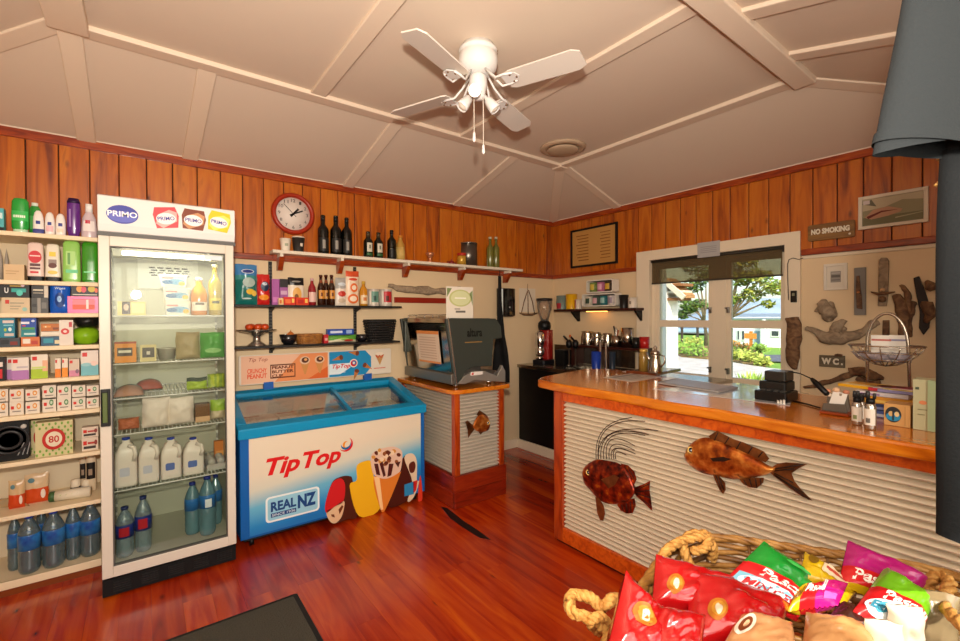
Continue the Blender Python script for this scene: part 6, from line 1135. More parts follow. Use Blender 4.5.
# riser shelf with jugs
ry0, ry1, RZ = bench(646, 3.9), bench(577, 3.92), onX(620, 347.3, 3.85).z; t = thing('riser_shelf', 'low dark timber riser at the back of the bench', 'shelf', (0, 0, 0)); DKW = C('#3a1710', .35)
m = MB(); m.box(3.80, XW-.014, ry0, ry1, RZ-.022, RZ, DKW); m.build('top', t, bevel=.002)
for yy in (ry0, (ry0+ry1)/2+.05, ry1-.024): m = MB(); m.box(3.81, XW-.014, yy, yy+.024, BZ+.001, RZ-.0225, DKW); m.build('leg', t, bevel=.002)
z = RZ+.001; X = 3.84
def jugX(pl, pr, pt, lab, dx=0., spout=True):
    yc, w, zt = sX(pl, pr, pt, X+dx); h = zt-z; t = thing('milk_pitcher', lab, 'pitcher', (X+dx+w/2, yc, z), -90, 'steel milk pitchers on the riser'); r = w/2; m = MB(); m.lathe([(0, 0), (r*.98, 0), (r, .006), (r, h*.6), (r*.86, h*.85), (r*.9, h), (r*.84, h), (r*.8, h*.85), (r*.94, .01), (0, .008)], INOX, 20); m.build('body', t); m = MB(); m.tube([(r*.8, 0, h*.9), (r*1.35, 0, h*.84), (r*1.4, 0, h*.4), (r*.95, 0, h*.22)], .006, INOX, 6); m.build('handle', t)
    if spout: m = MB(); m.prism([(-r*.8, h*.78), (-r*1.12, h*1.0), (-r*.78, h*.99)], -r*.18, r*.18, INOX, 'xz'); m.build('spout', t)
for pl, pr, pt, lab in ((578, 588.5, 331.5, 'steel milk pitcher at the left end of the riser'), (590, 597.5, 332.5, 'steel milk pitcher second on the riser, behind the tap'), (600.5, 608.5, 333.5, 'steel milk pitcher third on the riser')): jugX(pl, pr, pt, lab)
yc, w, zt = sX(609, 617.5, 336, X); t = thing('utensil_pot', 'steel pot holding spoons on the riser', 'pot', (X+w/2, yc, z), -90); h = zt-z; r = w/2; m = MB(); m.lathe([(0, 0), (r, 0), (r, h), (r*.92, h), (r*.92, .006), (0, .006)], INOX, 18); m.build('body', t)
for dx, dz, c in ((-.02, .10, BLACK), (.0, .07, CHROME), (.012, .06, C('#b8542a', .4)), (-.008, .085, CHROME)): m = MB(); m.tube([(dx*.3, 0, .01), (dx*.8, .004, h), (dx*1.6, .006, h+dz*.8), (dx*1.8, .006, h+dz)], [.003, .003, .006, .008], c, 6); m.build('spoon', t)
yc, w, zt = sX(618, 629, 328, X); solid('steel_canister', 'tallest steel canister on the bench riser', 'canister', MB().lathe([(0, 0), (w/2, 0), (w/2, zt-z), (w*.47, zt-z), (w*.47, .01), (0, .01)], INOX, 22), (X+w/2, yc, z))
for pl, pr, pt, c, lab in ((631, 637, 337.5, '#1a1a18', 'black tin between the steel canister and the red tin'), (637.5, 646, 337, '#b01f1c', 'bright red tin at the right end of the riser')):
    yc, w, zt = sX(pl, pr, pt, X); h = zt-z; o = solid('tea_tin', lab, 'tin', MB().lathe([(0, 0), (w/2, 0), (w/2, h*.86), (0, h*.86)], C(c, .3, coat=.3), 18), (X+w/2, yc, z)); m = MB(); m.lathe([(w*.51, h*.865), (w*.51, h), (0, h)], C(c, .3, coat=.3), 18); m.build('lid', o)
for px, lab, c in ((569, 'black stubby handled filter left of the pitchers', '#1a1716'), (575.5, 'black filter with an orange tip left of the pitchers', '#241b18')):
    y = bench(px, 3.70); t = thing('filter_handle', lab, 'filter', (3.70, y, BZ+.001), -90); hh = onX(px, 336, 3.70).z-BZ; m = MB(); m.lathe([(.026, 0), (.026, .012), (.008, .02), (.008, hh*.6)], C('#6a655d', .3, .9), 12); m.build('stand', t); m = MB(); m.lathe([(.02, hh*.6), (.034, hh*.68), (.034, hh*.8), (.012, hh*.88)], BLACK, 14); m.build('basket', t); m = MB(); m.tube([(0, 0, hh*.8), (-.01, -.04, hh*.92), (-.014, -.07, hh)], [.009, .012, .01], C(c, .4), 8); m.build('handle', t)
    if 'orange' in lab: m = MB(); m.lathe([(.011, hh*.96), (.011, hh*1.04), (0, hh*1.05)], C('#c8602a', .4), 10, (-.014, -.07, 0)); m.build('tip', t)
cup('plastic_cup', 'royal blue cup beside the tap', 'cup', 589, 597, 352, BZ+.001, 3.60, C('#1a3a9a', .3), face='X', taper=.85); cup('plastic_cup', 'tall dark tumbler between the tap and the riser leg', 'cup', 607.5, 613, 352, BZ+.001, 3.62, C('#1c2a38', .3), face='X', taper=.85)
# ================================================================ mug shelf on the window wall
MX = 3.86; a, b = onX(553.5, 309, MX), onX(636, 308.3, MX); MZ = (a.z+b.z)/2; ms = thing('mug_shelf', 'dark wooden mug shelf in the corner left of the window', 'shelf', (0, 0, 0))
m = MB(); m.box(MX, XW-.001, b.y, min(a.y, YW-.01), MZ-.026, MZ, DKW); m.build('board', ms, bevel=.003)
for yy in (b.y+.03, a.y-.25): m = MB(); m.prism([(XW-.001, MZ-.0265), (MX+.03, MZ-.0265), (MX+.035, MZ-.04), (XW-.02, MZ-.14), (XW-.001, MZ-.14)], yy-.012, yy+.012, BLACK, 'xz'); m.build('bracket', ms)
m = MB(); ly = (bench(578, 3.95)+bench(615, 3.95))/2; m.box(3.95, 3.985, ly-.13, ly+.13, MZ-.034, MZ-.0262, C('#ffb050', .4, emit=3.5)); tag(m.build('strip_light', ms), 'glowing warm strip light')
z = MZ+.001; X = 3.885
cup('mug', 'grey mug at the left end of the mug shelf', 'mug', 554, 562.5, 295.5, z, X, C('#6f7f78', .35), face='X', taper=.96, handle=1, hdir=-1, art=[('print', -130, -60, .05, .45, C('#a8303a', .4))])
cup('mug', 'bright yellow mug on the mug shelf', 'mug', 563.2, 572, 294, z, X, C('#d9a516', .35), face='X', taper=.96, handle=1, hdir=-1); cup('mug', 'small red and white mug right of the yellow one', 'mug', 573, 578.8, 299.5, z, X, C('#cfc2b2', .35), face='X', taper=.96, art=[('print', -160, -95, .05, .95, C('#b3262c', .4))])
def rack(pl, pr, pt, pb, cols, lab, prefix):
    yc, w, zt = sX(pl, pr, pt, X); zb = onX((pl+pr)/2, pb, X).z; h = zt-zb; t = thing('mug_rack', lab, 'rack', (X, yc, zb), -90); m = MB(); R2 = rrect(-w/2, w/2, 0, h, .02); R1 = rrect(-w/2+.012, w/2-.012, .012, h-.012, .014); n = len(R2)
    for y0, y1 in ((-.004, .10),): vs = [(x, y, z_) for y in (y0, y1) for x, z_ in R2]+[(x, y, z_) for y in (y0, y1) for x, z_ in R1]; m.add(vs, [(j, (j+1) % n, n+(j+1) % n, n+j) for j in range(n)]+[(2*n+(j+1) % n, 2*n+j, 3*n+j, 3*n+(j+1) % n) for j in range(n)]+[((j+1) % n, j, 2*n+j, 2*n+(j+1) % n) for j in range(n)]+[(n+j, n+(j+1) % n, 3*n+(j+1) % n, 3*n+j) for j in range(n)], C('#ddd5c8', .4))
    m.build('shell', t); m = MB(); m.box(-w/2+.008, w/2-.008, .096, .10, .01, h-.01, C('#5a5148', .5)); m.build('back', t)
    k = len(cols); iw = w-.05
    for i, (c1, c2) in enumerate(cols):
        r = min(iw/k/2*.97, .05); yy = yc-(-w/2+.018+iw/k*(i+.5)); hh = h-.04; o = solid('mug', '%s patterned mug, %s from the left in the %s rack' % ((prefix[i]), names[i], 'upper' if k == 3 else 'lower'), 'mug', MB().lathe([(0, 0), (r, 0), (r, hh), (r*.92, hh), (r*.92, .006), (0, .006)], C(c1, .4), 18), (X+.048, yy, zb+.0135), -90, 'mugs in the white racks')
        m = MB(); m.tube([(r*.75, -r*.6, hh*.8), (r*1.05, -r*.95, hh*.7), (r*1.05, -r*.95, hh*.35), (r*.75, -r*.6, hh*.22)], .004, C(c1, .4), 6)
        mm = MB(); mm.grid(lambda u, v: ((r+.001)*cos(radians(-125+70*u)), (r+.001)*sin(radians(-125+70*u)), hh*(.2+.6*v)), 8, 2, C(c2, .4)); mm.build('print', o); m.build('handle', o)
    return zt
rack(582, 616, 293.5, 306.3, (('#cfc7b4', '#3a4a3c'), ('#4a5a50', '#c99aa0'), ('#2f6f74', '#8fb5b0'), ('#c9c0bc', '#9a8a98')), 'white rack of four patterned mugs standing on the mug shelf', ('white', 'grey', 'teal', 'pale'))
rack(586.5, 613, 279.5, 292.6, (('#7a8a4a', '#c9b04a'), ('#b56a8a', '#d9a3b5'), ('#4a3a2a', '#c9a03a')), 'white rack of three patterned mugs on top of the other rack', ('green', 'pink', 'brown and gold'))
cup('mug', 'tall black mug right of the mug racks', 'mug', 616.8, 625, 294.8, z, X, C('#1d1a18', .35), face='X', taper=.8, art=[('print', -150, -120, .4, .7, C('#c9c0b4', .4))]); cup('mug', 'white mug at the right end of the mug shelf', 'mug', 626, 634, 297.5, z, X, C('#d9cfc0', .35), face='X', taper=.96, art=[('print', -105, -75, .35, .65, C('#8a7f74', .4))])
# blind and label on the window
t = thing('roller_blind', 'dark see-through roller blind half lowered over the window', 'blind', (0, 0, 0))
def mesh_blind():
    m = bpy.data.materials.new('blind_mesh'); m.use_nodes = True; nt = m.node_tree; nt.nodes.clear(); L = nt.links; o = N(nt, 'ShaderNodeOutputMaterial'); tr = N(nt, 'ShaderNodeBsdfTransparent'); df = N(nt, 'ShaderNodeBsdfDiffuse'); df.inputs[0].default_value = lin('#6a5d48'); mx = N(nt, 'ShaderNodeMixShader'); mx.inputs[0].default_value = .52; tr.inputs[0].default_value = lin('#e8dcc0'); L.new(tr.outputs[0], mx.inputs[1]); L.new(df.outputs[0], mx.inputs[2]); L.new(mx.outputs[0], o.inputs[0]); return m
m = MB(); m.tube([(XW-.004, 1.375, 2.03), (XW-.004, 2.515, 2.03)], .012, C('#332d24', .6), 14); m.build('roller', t)
m = MB(); m.box(XW+.004, XW+.0055, 1.385, 2.515, 1.822, 2.022, mesh_blind()); m.build('cloth', t); m = MB(); m.box(XW-.0, XW+.010, 1.383, 2.517, 1.808, 1.822, C('#3a3226', .6)); m.build('bottom_bar', t)
m = MB(); m.box(XW-.03, XW+.0, 1.362, 1.374, 1.995, 2.044, C('#2a2622', .5)); m.build('end_bracket', t)
a, b = onX(697.5, 243.5, XW-.031), onX(720, 254.5, XW-.031); m = MB(); m.box(-.0015, 0, -abs(a.y-b.y)/2, abs(a.y-b.y)/2, -abs(a.z-b.z)/2*1.1, abs(a.z-b.z)/2*1.1, C('#a9a7a6', .5))
for i in range(4): m.box(-.0022, -.0012, -.07, .07, .022-.016*i, .027-.016*i, C('#8f8d8e', .5))
solid('window_notice', 'grey notice stuck on the head of the window frame', 'notice', m, (XW-.0315, (a.y+b.y)/2, (a.z+b.z)/2-.004))
a = onX(794, 296.5, XW-.031); t = thing('wall_switch', 'small black switch on the right window casing', 'switch', (XW-.031, a.y, a.z)); m = MB(); m.box(-.012, 0, -.02, .02, -.045, .045, C('#16140f', .4)); m.build('plate', t, bevel=.002); m = MB(); m.box(-.016, -.012, -.008, .008, .005, .025, C('#8a8a70', .4)); m.build('rocker', t)
# ================================================================ serving counter
CX, CY0, CY1, CZ = 2.2, -.30, 2.085, 1.06
ct = thing('serving_counter', 'long wooden serving counter faced with white corrugated iron', 'counter', (0, 0, 0))
fe = [(2.235, 2.275), (2.185, 2.23), (2.160, 2.10), (2.145, 1.9), (2.16, 1.72), (2.16, 1.5), (2.135, 1.25), (2.14, 1.0), (2.12, .8), (2.095, .6), (2.085, .4), (2.10, .2), (2.13, 0), (2.13, -.32)]
def smooth(P_, k=5):
    out = []
    for i in range(len(P_)-1):
        p0, p1, p2, p3 = [Vector((*P_[j], 0)) for j in (max(i-1, 0), i, i+1, min(i+2, len(P_)-1))]
        for t in range(k): u = t/k; v = .5*((2*p1)+(p2-p0)*u+(2*p0-5*p1+4*p2-p3)*u*u+(3*p1-p0-3*p2+p3)*u**3); out.append((v.x, v.y))
    return out+[P_[-1]]
m = MB(); front = smooth(fe); m.prism([(2.34, 2.335), (2.28, 2.31)]+front+[(2.98, -.32), (2.93, .6), (2.96, 1.3), (3.04, 1.9), (3.10, 2.28), (2.95, 2.46)], CZ-.055, CZ, SLAB, 'xy'); tag(m.build('top', ct, bevel=.012), 'thick varnished slab with a waney front edge')
m = MB(); m.box(CX-.02, CX+.05, CY1-.075, CY1, .02, CZ-.0565, POSTV); m.build('post', ct, bevel=.005)
m = MB(); m.box(CX-.022, CX+.02, CY0, CY1-.076, .022, .115, POST); m.build('bottom_rail', ct, bevel=.005)
m = MB(); m.box(CX-.016, CX+.02, CY0, CY1-.076, CZ-.115, CZ-.0565, POST); m.build('top_rail', ct, bevel=.004)
m = MB(); m.box(CX+.0, CX+.04, CY0, CY1-.01, .001, .0215, C('#3d0f05', .5)); m.build('plinth', ct)
m = MB(); corrugated(m, (CX+.0125, CY1-.077), (CX+.0125, CY0), .116, CZ-.116, (-1, 0), mat=CORRW); m.build('iron_panel', ct)
m = MB(); m.box(CX+.05, 2.9, CY1-.06, CY1-.03, .02, CZ-.0565, POSTV); m.build('end_panel', ct); m = MB(); m.box(CX+.03, 2.9, CY0, CY1-.065, CZ-.5, CZ-.48, POST); m.build('shelf', ct); m = MB(); m.box(2.86, 2.9, CY0, CY0+.05, 0, CZ-.0565, POSTV); m.build('post', ct); m = MB(); m.box(2.86, 2.9, 1.0, 1.05, 0, CZ-.0565, POSTV); m.build('post', ct)
# ---------------------------------------------------------------- metal fish on the panels
def coppermat(name, stops, sc=9, island=0):
    m = noisemat(name, stops, sc, .3, .25); b = m.node_tree.nodes['Principled BSDF']; b.inputs['Metallic'].default_value = .65; return m
COP = coppermat('copper_scales', [(.3, '#4a1e0c'), (.42, '#9a4616'), (.52, '#c46c26'), (.62, '#e29a48'), (.72, '#7a3418')], 16); COPR = coppermat('copper_red', [(.3, '#1f0906'), (.45, '#6e1f0d'), (.58, '#9c3314'), (.7, '#c8701f')], 26); FIN = coppermat('fin_bronze', [(.3, '#4a2a14'), (.55, '#86502a'), (.75, '#a86e3c')], 14)
def fish(name, label, plane, body_up, body_lo, fins, ribs, eye, mat, bulge, mouth=None, stripes=None, mouthmat=None):
    """plane(px,py,lift) -> 3D; body given by upper and lower outline from nose to tail"""
    t = thing(name, label, 'wall art', (0, 0, 0)); m = MB()
    up = [Vector((*q, 0)) for q in smooth(body_up, 4)]; lo = [Vector((*q, 0)) for q in smooth(body_lo, 4)]
    def samp(L, u): f = u*(len(L)-1); i = min(int(f), len(L)-2); return L[i].lerp(L[i+1], f-i)
    def fn(u, v): p = samp(up, u).lerp(samp(lo, u), v); q = (max(0, 1-(2*v-1)**2)**.5)*(max(0, 1-(2*u-1)**6)**.5); return plane(p.x, p.y, .006+bulge*q)
    m.grid(fn, 30, 12, mat); st = len(m.f); m.grid(lambda u, v: plane(*samp(up, u).lerp(samp(lo, u), v)[:2], .004), 20, 2, mat); m.f[st:] = [tuple(reversed(f)) for f in m.f[st:]]; body = m.build('body', t)
    for nm, poly, mt, lift in fins:
        m = MB(); P_ = [Vector(plane(x, y, lift)) for x, y in poly]; B_ = [Vector(plane(x, y, lift-.003)) for x, y in poly]; n = len(P_); m.add(P_+B_, [tuple(range(n)), tuple(range(2*n-1, n-1, -1))]+[(i, i+n, (i+1) % n+n, (i+1) % n) for i in range(n)], mt); m.build(nm, t)
    for nm, segs, mt in ribs:
        m = MB()
        for s in segs: m.tube([plane(x, y, l) for x, y, l in s], .0022, mt, 5)
        m.build(nm, t)
    m = MB(); ex, ey = eye; c = Vector(plane(ex, ey, .006+bulge*.8)); nrm = (Vector(plane(ex, ey, 1))-Vector(plane(ex, ey, 0))).normalized(); M = Matrix.Translation(c) @ nrm.to_track_quat('Z', 'Y').to_matrix().to_4x4(); m.lathe([(.019, -.006), (.019, .003), (.012, .006), (.012, .0055), (0, .008)], [C('#b5904a', .3, .5), C('#b5904a', .3, .5), C('#0c0a08', .2), C('#0c0a08', .2)], 14, M=M); m.build('eye', body)
    return t
CPL = lambda px, py, l: tuple(onX(px, py, CX-.006-l))
A = lambda pts, ox, oy, s: [(ox+x/s, oy+y/s) for x, y in pts]
s1 = 5.34; f1 = lambda *p: A(p, 570, 410, s1)
fins = [('dorsal_fin', f1((270, 285), (310, 295), (345, 330), (356, 370), (345, 395), (320, 380)), COPR, .012), ('tail_fin', f1((340, 415), (395, 395), (428, 378), (425, 430), (432, 470), (440, 540), (400, 500), (350, 455)), COPR, .010), ('anal_fin', f1((250, 505), (290, 485), (345, 470), (352, 510), (335, 550), (300, 552), (270, 535)), COPR, .010), ('pelvic_fin', f1((135, 465), (155, 470), (180, 510), (188, 550), (178, 592), (160, 588), (145, 550)), FIN, .012), ('pectoral_fin', f1((165, 370), (235, 345), (262, 360), (240, 400), (205, 420)), FIN, .036)]
def arc(x0, y0, x1, y1, x2, y2, ox, oy, s, l=.012): return [(ox+((1-t)**2*x0+2*t*(1-t)*x1+t*t*x2)/s, oy+((1-t)**2*y0+2*t*(1-t)*y1+t*t*y2)/s, l) for t in [i/12 for i in range(13)]]
ribs = [('dorsal_spines', [arc(x0, 262, x0-18, yk, xe, ye, 570, 410, s1) for x0, yk, xe, ye in ((140, 60, 330, 40), (150, 30, 400, 60), (152, 60, 470, 110), (165, 60, 420, 130), (180, 80, 400, 135), (195, 90, 345, 190), (210, 130, 345, 215), (222, 160, 350, 235), (235, 180, 300, 215), (245, 200, 300, 240))], C('#2a1710', .5)), ('fin_rays', [[(570+a/s1, 410+b/s1, .013), (570+c/s1, 410+d/s1, .013)] for a, b, c, d in ((350, 430, 422, 395), (350, 437, 425, 430), (352, 445, 428, 470), (354, 450, 434, 520), (275, 505, 285, 540), (300, 498, 305, 545), (322, 490, 325, 545), (340, 485, 342, 530), (290, 300, 330, 370), (310, 305, 345, 370))], C('#1d0c07', .5))]
fish('metal_fish', 'round red copper fish with long dorsal spines on the counter front', CPL, f1((64, 330), (85, 295), (140, 265), (200, 270), (260, 285), (310, 325), (345, 400), (348, 430)), f1((64, 340), (75, 390), (110, 430), (150, 475), (200, 500), (260, 500), (315, 485), (348, 445)), fins, ribs, (570+100/s1, 410+333/s1), COPR, .030)
s2 = 6.857; f2 = lambda *p: A(p, 675, 420, s2)
fins = [('dorsal_fin', f2((230, 110), (290, 72), (320, 90), (400, 130), (475, 155), (610, 215), (648, 265), (620, 290), (500, 245), (380, 195), (260, 150)), FIN, .012), ('tail_fin', f2((630, 345), (700, 300), (760, 290), (910, 302), (850, 330), (800, 365), (820, 420), (870, 480), (945, 555), (880, 530), (790, 470), (700, 400)), FIN, .010), ('anal_fin', f2((440, 405), (520, 395), (610, 395), (605, 430), (560, 468), (510, 460), (470, 440)), FIN, .010), ('pelvic_fin', f2((255, 365), (290, 370), (345, 430), (348, 480), (330, 508), (305, 480)), FIN, .012), ('pectoral_fin', f2((240, 262), (330, 252), (390, 268), (340, 285), (260, 285)), C('#2a160c', .4, .4), .040)]
ribs = [('fin_rays', [[(675+a/s2, 420+b/s2, .014), (675+c/s2, 420+d/s2, .014)] for a, b, c, d in ((660, 340, 880, 305), (670, 350, 820, 335), (680, 365, 810, 430), (680, 375, 880, 500), (690, 385, 920, 545), (470, 410, 490, 445), (510, 405, 525, 458), (550, 402, 560, 462), (585, 400, 590, 445), (270, 140, 295, 85), (340, 165, 370, 120), (420, 200, 450, 150), (500, 230, 530, 185), (570, 255, 600, 220), (280, 380, 320, 490), (300, 390, 335, 480))], C('#1d0f08', .5))]
fish('metal_fish', 'long copper snapper fish with a forked tail on the counter front', CPL, f2((62, 240), (85, 190), (140, 140), (210, 120), (300, 140), (420, 190), (540, 250), (640, 310), (690, 325)), f2((64, 255), (80, 285), (130, 330), (200, 368), (300, 385), (400, 405), (520, 395), (610, 380), (690, 350)), fins, ribs, (675+110/s2, 420+207/s2), COP, .034)
SPL = lambda px, py, l: tuple(onY(px, py, SY0-.0+.006-l)); s3 = 3.375; f3 = lambda *p: A(p, 400, 370, s3)
fins = [('dorsal_fin', f3((258, 150), (268, 135), (290, 150), (300, 165), (275, 165)), FIN, .012), ('tail_fin', f3((250, 190), (228, 170), (220, 175), (228, 200), (230, 230), (240, 215), (252, 200)), FIN, .010), ('anal_fin', f3((262, 205), (285, 205), (272, 218)), FIN, .010)]
fish('metal_fish', 'small dark metal fish on the end of the coffee machine stand', SPL, f3((305, 180), (295, 155), (272, 148), (255, 165), (246, 188)), f3((305, 186), (298, 203), (275, 210), (258, 205), (246, 194)), fins, [], (400+296/s3, 370+178/s3), COP, .022)
# ---------------------------------------------------------------- papers and board on the counter
z = CZ+.0008
def sheet(label, quad, zz, mat, art=(), th=.0015, name='menu_sheet', cat='paper'):
    q = [onZ(px, py, zz) for px, py in quad]; c = sum(q, Vector())/4; m = MB(); q = [p-c for p in q]; P_ = [Vector((p.x, p.y, th)) for p in q]; B_ = [Vector((p.x, p.y, 0)) for p in q]
    m.add(P_+B_, [(0, 1, 2, 3), (7, 6, 5, 4)]+[(i, i+4, (i+1) % 4+4, (i+1) % 4) for i in range(4)], mat)
    for u0, u1, v0, v1, am in art:
        f = lambda u, v: q[0].lerp(q[1], u).lerp(q[3].lerp(q[2], u), v); pp = [f(u0, v0), f(u1, v0), f(u1, v1), f(u0, v1)]; m.add([(p.x, p.y, th+.0006) for p in pp], [(0, 1, 2, 3)], am)
    nz = Vector(P_[1]-P_[0]).cross(P_[2]-P_[0]).z
    if nz < 0: m.f = [tuple(reversed(f)) for f in m.f]
    return solid(name, label, cat, m, (c.x, c.y, zz))
GRYP = C('#b9b2ac', .3); INKL = C('#8d8782', .4)
sheet('grey laminated sheet nearest the left end of the counter', [(603, 377.5), (635, 373), (661, 377), (632, 382)], z, C('#c9beb2', .3), [(.1, .9, .12, .3, INKL), (.1, .9, .4, .46, INKL), (.1, .7, .55, .6, INKL), (.1, .8, .7, .75, INKL)])
sheet('small folded white sheet behind the first laminated sheet', [(622, 371.5), (640, 369), (652, 371), (634, 374)], z, C('#c9c0b4', .4))
sheet('large glossy white menu sheet lying under the grey menu', [(650, 387), (735, 384.5), (794, 390), (792, 406), (740, 401)], z, C('#c3c3c6', .12, coat=.6), [(.1, .9, .2, .24, C('#a9adb6', .2)), (.1, .9, .5, .54, C('#a9adb6', .2)), (.1, .9, .75, .79, C('#a9adb6', .2))]) if False else sheet('large glossy white menu sheet lying under the grey menu', [(652, 389), (738, 383), (793, 391), (790, 406)], z, C('#c3c3c6', .12, coat=.6), [(.1, .9, .2, .22, C('#a9adb6', .2)), (.1, .9, .45, .47, C('#a9adb6', .2)), (.1, .9, .7, .72, C('#a9adb6', .2))])
sheet('thick grey menu lying in front of the window', [(657, 383.5), (676, 379.5), (738, 388.5), (719, 393)], z+.003, C('#98928e', .5), [(.05, .95, .08, .92, C('#a39d99', .4))], .010, 'menu_folder', 'menu')
q = [onZ(px, py, z) for px, py in ((626, 373.2), (655, 369.5), (681, 371.2), (656, 376))]; m = MB(); m.prism([(p.x, p.y) for p in q][::-1], 0, .022, wood('dark_board', [(.3, '#4a1a08'), (.7, '#7a3a14')], .2, (6, 1, 6), 3, .1, .4, .03, False), 'xy'); solid('serving_board', 'shiny dark brown board at the back of the counter by the window', 'board', m, (0, 0, z), bevel=.003)
for i, (px, w_, lab) in enumerate(((683, .022, 'small grey stone leftmost on the window sill'), (689.5, .03, 'grey stone second on the window sill'), (696, .026, 'grey stone third on the window sill'), (701.5, .024, 'grey stone rightmost on the window sill'))):
    p = onX(px, 377, XW-.0); m = MB(); m.lathe([(0, 0), (w_, .004), (w_*1.15, w_*.5), (w_*.8, w_*1.1), (0, w_*1.3)], C('#5d5850', .8), 10); m.jitter(.006, 30, 0, i); solid('beach_stone', lab, 'stone', m, (XW+.012-.03, p.y, .906), 0, 'stones on the window sill')
# jug and jar by the window
y = onX(658, 368, 3.02).y; zt = onX(658, 345, 3.02).z-CZ; t = thing('water_jug', 'tall steel jug with a knob lid by the left of the window', 'jug', (2.985, y+.0, CZ+.0235), -90)
zt -= .0235; m = MB(); m.lathe([(0, 0), (.048, 0), (.05, .01), (.042, zt*.35), (.032, zt*.6), (.036, zt*.68)], INOX, 18); m.build('body', t); m = MB(); m.lathe([(.038, zt*.68), (.03, zt*.78), (.01, zt*.82), (.014, zt*.92), (0, zt)], INOX, 14); m.build('lid', t); m = MB(); m.tube([(.034, 0, zt*.66), (.07, 0, zt*.62), (.075, 0, zt*.4), (.045, 0, zt*.22)], .006, INOX, 6); m.build('handle', t); m = MB(); m.tube([(-.038, 0, zt*.4), (-.06, 0, zt*.55), (-.075, 0, zt*.72)], [.012, .009, .007], INOX, 8); m.build('spout', t)
y = onX(647.5, 366, 3.05).y; zt = onX(647, 349, 3.05).z-CZ; o = solid('glass_jar', 'amber jar left of the steel jug', 'jar', MB().lathe([(0, 0), (.035, 0), (.035, zt*.8), (.028, zt*.86), (0, zt*.86)], C('#8a6a2e', .15, coat=.4), 16), (3.03, y+.02, CZ+.0235-.0225)); m = MB(); m.lathe([(.03, zt*.862), (.03, zt), (0, zt)], C('#c9a050', .3, .4), 16); m.build('lid', o)
# ---------------------------------------------------------------- payment terminal and cable
def rr3(m, w, d, z0, z1, mat, M, r=.012): st = len(m.v); m.prism(rrect(-w/2, w/2, -d/2, d/2, r), z0, z1, mat, 'xy'); m.xf(M, st)
c = onX(776, 400, 2.66); t = thing('card_terminal', 'stacked black card payment machine on the counter right of the window', 'card terminal', (2.62, onX(776, 400, 2.62).y, CZ+.001), -90); BP = C('#131313', .3)
I = Matrix.Identity(4); m = MB(); rr3(m, .15, .16, 0, .05, BP, I); m.build('printer_base', t, bevel=.006); m = MB(); rr3(m, .125, .13, .0505, .098, C('#1c1c1b', .3), Matrix.Translation((0, .012, 0))); m.build('paper_cover', t, bevel=.008); m = MB(); rr3(m, .10, .115, .0985, .150, C('#232321', .25), Matrix.Translation((.008, .016, 0))); m.build('handset', t, bevel=.006)
m = MB()
for i in range(4):
    for j in range(3): m.box(-.045+.03*i, -.025+.03*i, -.075+.018*j, -.063+.018*j, .052, .058, C('#3a3a38', .4))
m.build('keypad', t)
for k in range(3): m = MB(); m.prism([(.03+.016*k, -.075-.008*k), (.038+.016*k, -.075-.008*k), (.052+.014*k, -.105-.004*k), (.044+.014*k, -.107-.004*k)], 0, .012+.004*k, C('#d9d2c6', .5), 'xy'); m.build('receipt', t)
m = MB(); p0 = Vector((2.60, onX(788, 372, 2.60).y, CZ+.13)); p1 = onX(812, 379, 2.5); p2 = onX(816, 383, 2.48); p3 = onX(827, 394, 2.44); m.tube([onX(789, 371.5, 2.58), onX(800, 373.5, 2.54), p1], .003, BLACK, 6); 
t = thing('handled_brush', 'black handled brush on a thin black cord leaning on the card holder', 'brush', (0, 0, 0)); m.build('cord', t); m = MB(); m.tube([p1, p2, p3], [.008, .013, .012], BLACK, 8); m.build('handle', t)
m = MB(); P_ = [onX(781, 393, 2.66), onX(793, 392.2, 2.62), onX(806, 393, 2.58), onX(820, 395.5, 2.52)]; P_ = [Vector((p.x, p.y, CZ+.005)) for p in P_]; m.tube(P_, .004, BLACK, 6); solid('power_cord', 'black cord lying on the counter between terminal and card holder', 'cord', m)
# ---------------------------------------------------------------- driftwood card holder
hx0 = 2.40; a, b = onX(818.5, 410, hx0), onX(848, 415, hx0); yc = (a.y+b.y)/2; w = a.y-b.y; t = thing('card_holder', 'small wooden business card holder decorated with shells', 'card holder', (hx0+.05, yc, CZ+.001), -88)
m = MB(); m.prism([(-w/2, -.05), (w/2, -.05), (w/2, .05), (-w/2, .05)], 0, .012, C('#8c3a14', .3), 'xy'); m.build('base', t, bevel=.004); m = MB(); m.prism([(-w*.46, .012), (w*.42, .012), (w*.36, .05), (-w*.40, .045)], -.03, -.02, C('#5f564c', .6), 'xz'); m.build('tray_front', t, bevel=.003); m = MB(); m.prism([(-w*.42, .012), (w*.42, .012), (w*.3, .085), (-w*.36, .08)], .02, .045, C('#6d6255', .8), 'xz'); m.jitter(.004, 60); m.build('back_board', t)
for k, (dx, dz, r, c) in enumerate(((-.035, .085, .013, '#c98a6a'), (-.005, .092, .015, '#d9b08a'), (.03, .088, .013, '#b5765a'), (.012, .075, .012, '#8a7a66'), (-.028, .068, .011, '#e0cbb2'))): m = MB(); m.lathe([(0, 0), (r, r*.4), (r*.8, r*1.2), (0, r*1.6)], C(c, .5), 10, (dx, .018, dz)); m.build('shell', t)
m = MB(); st = 0; m.box(-.03, .022, -.001, .001, 0, .085, C('#d9d3ca', .5)); m.xf(Matrix.Translation((0, -.018, .016)) @ Matrix.Rotation(radians(-22), 4, 'X') @ Matrix.Rotation(radians(10), 4, 'Y')); o = m; solid('business_card', 'white business card standing in the wooden holder', 'card', o, (hx0+.05, yc, CZ+.001), -88)
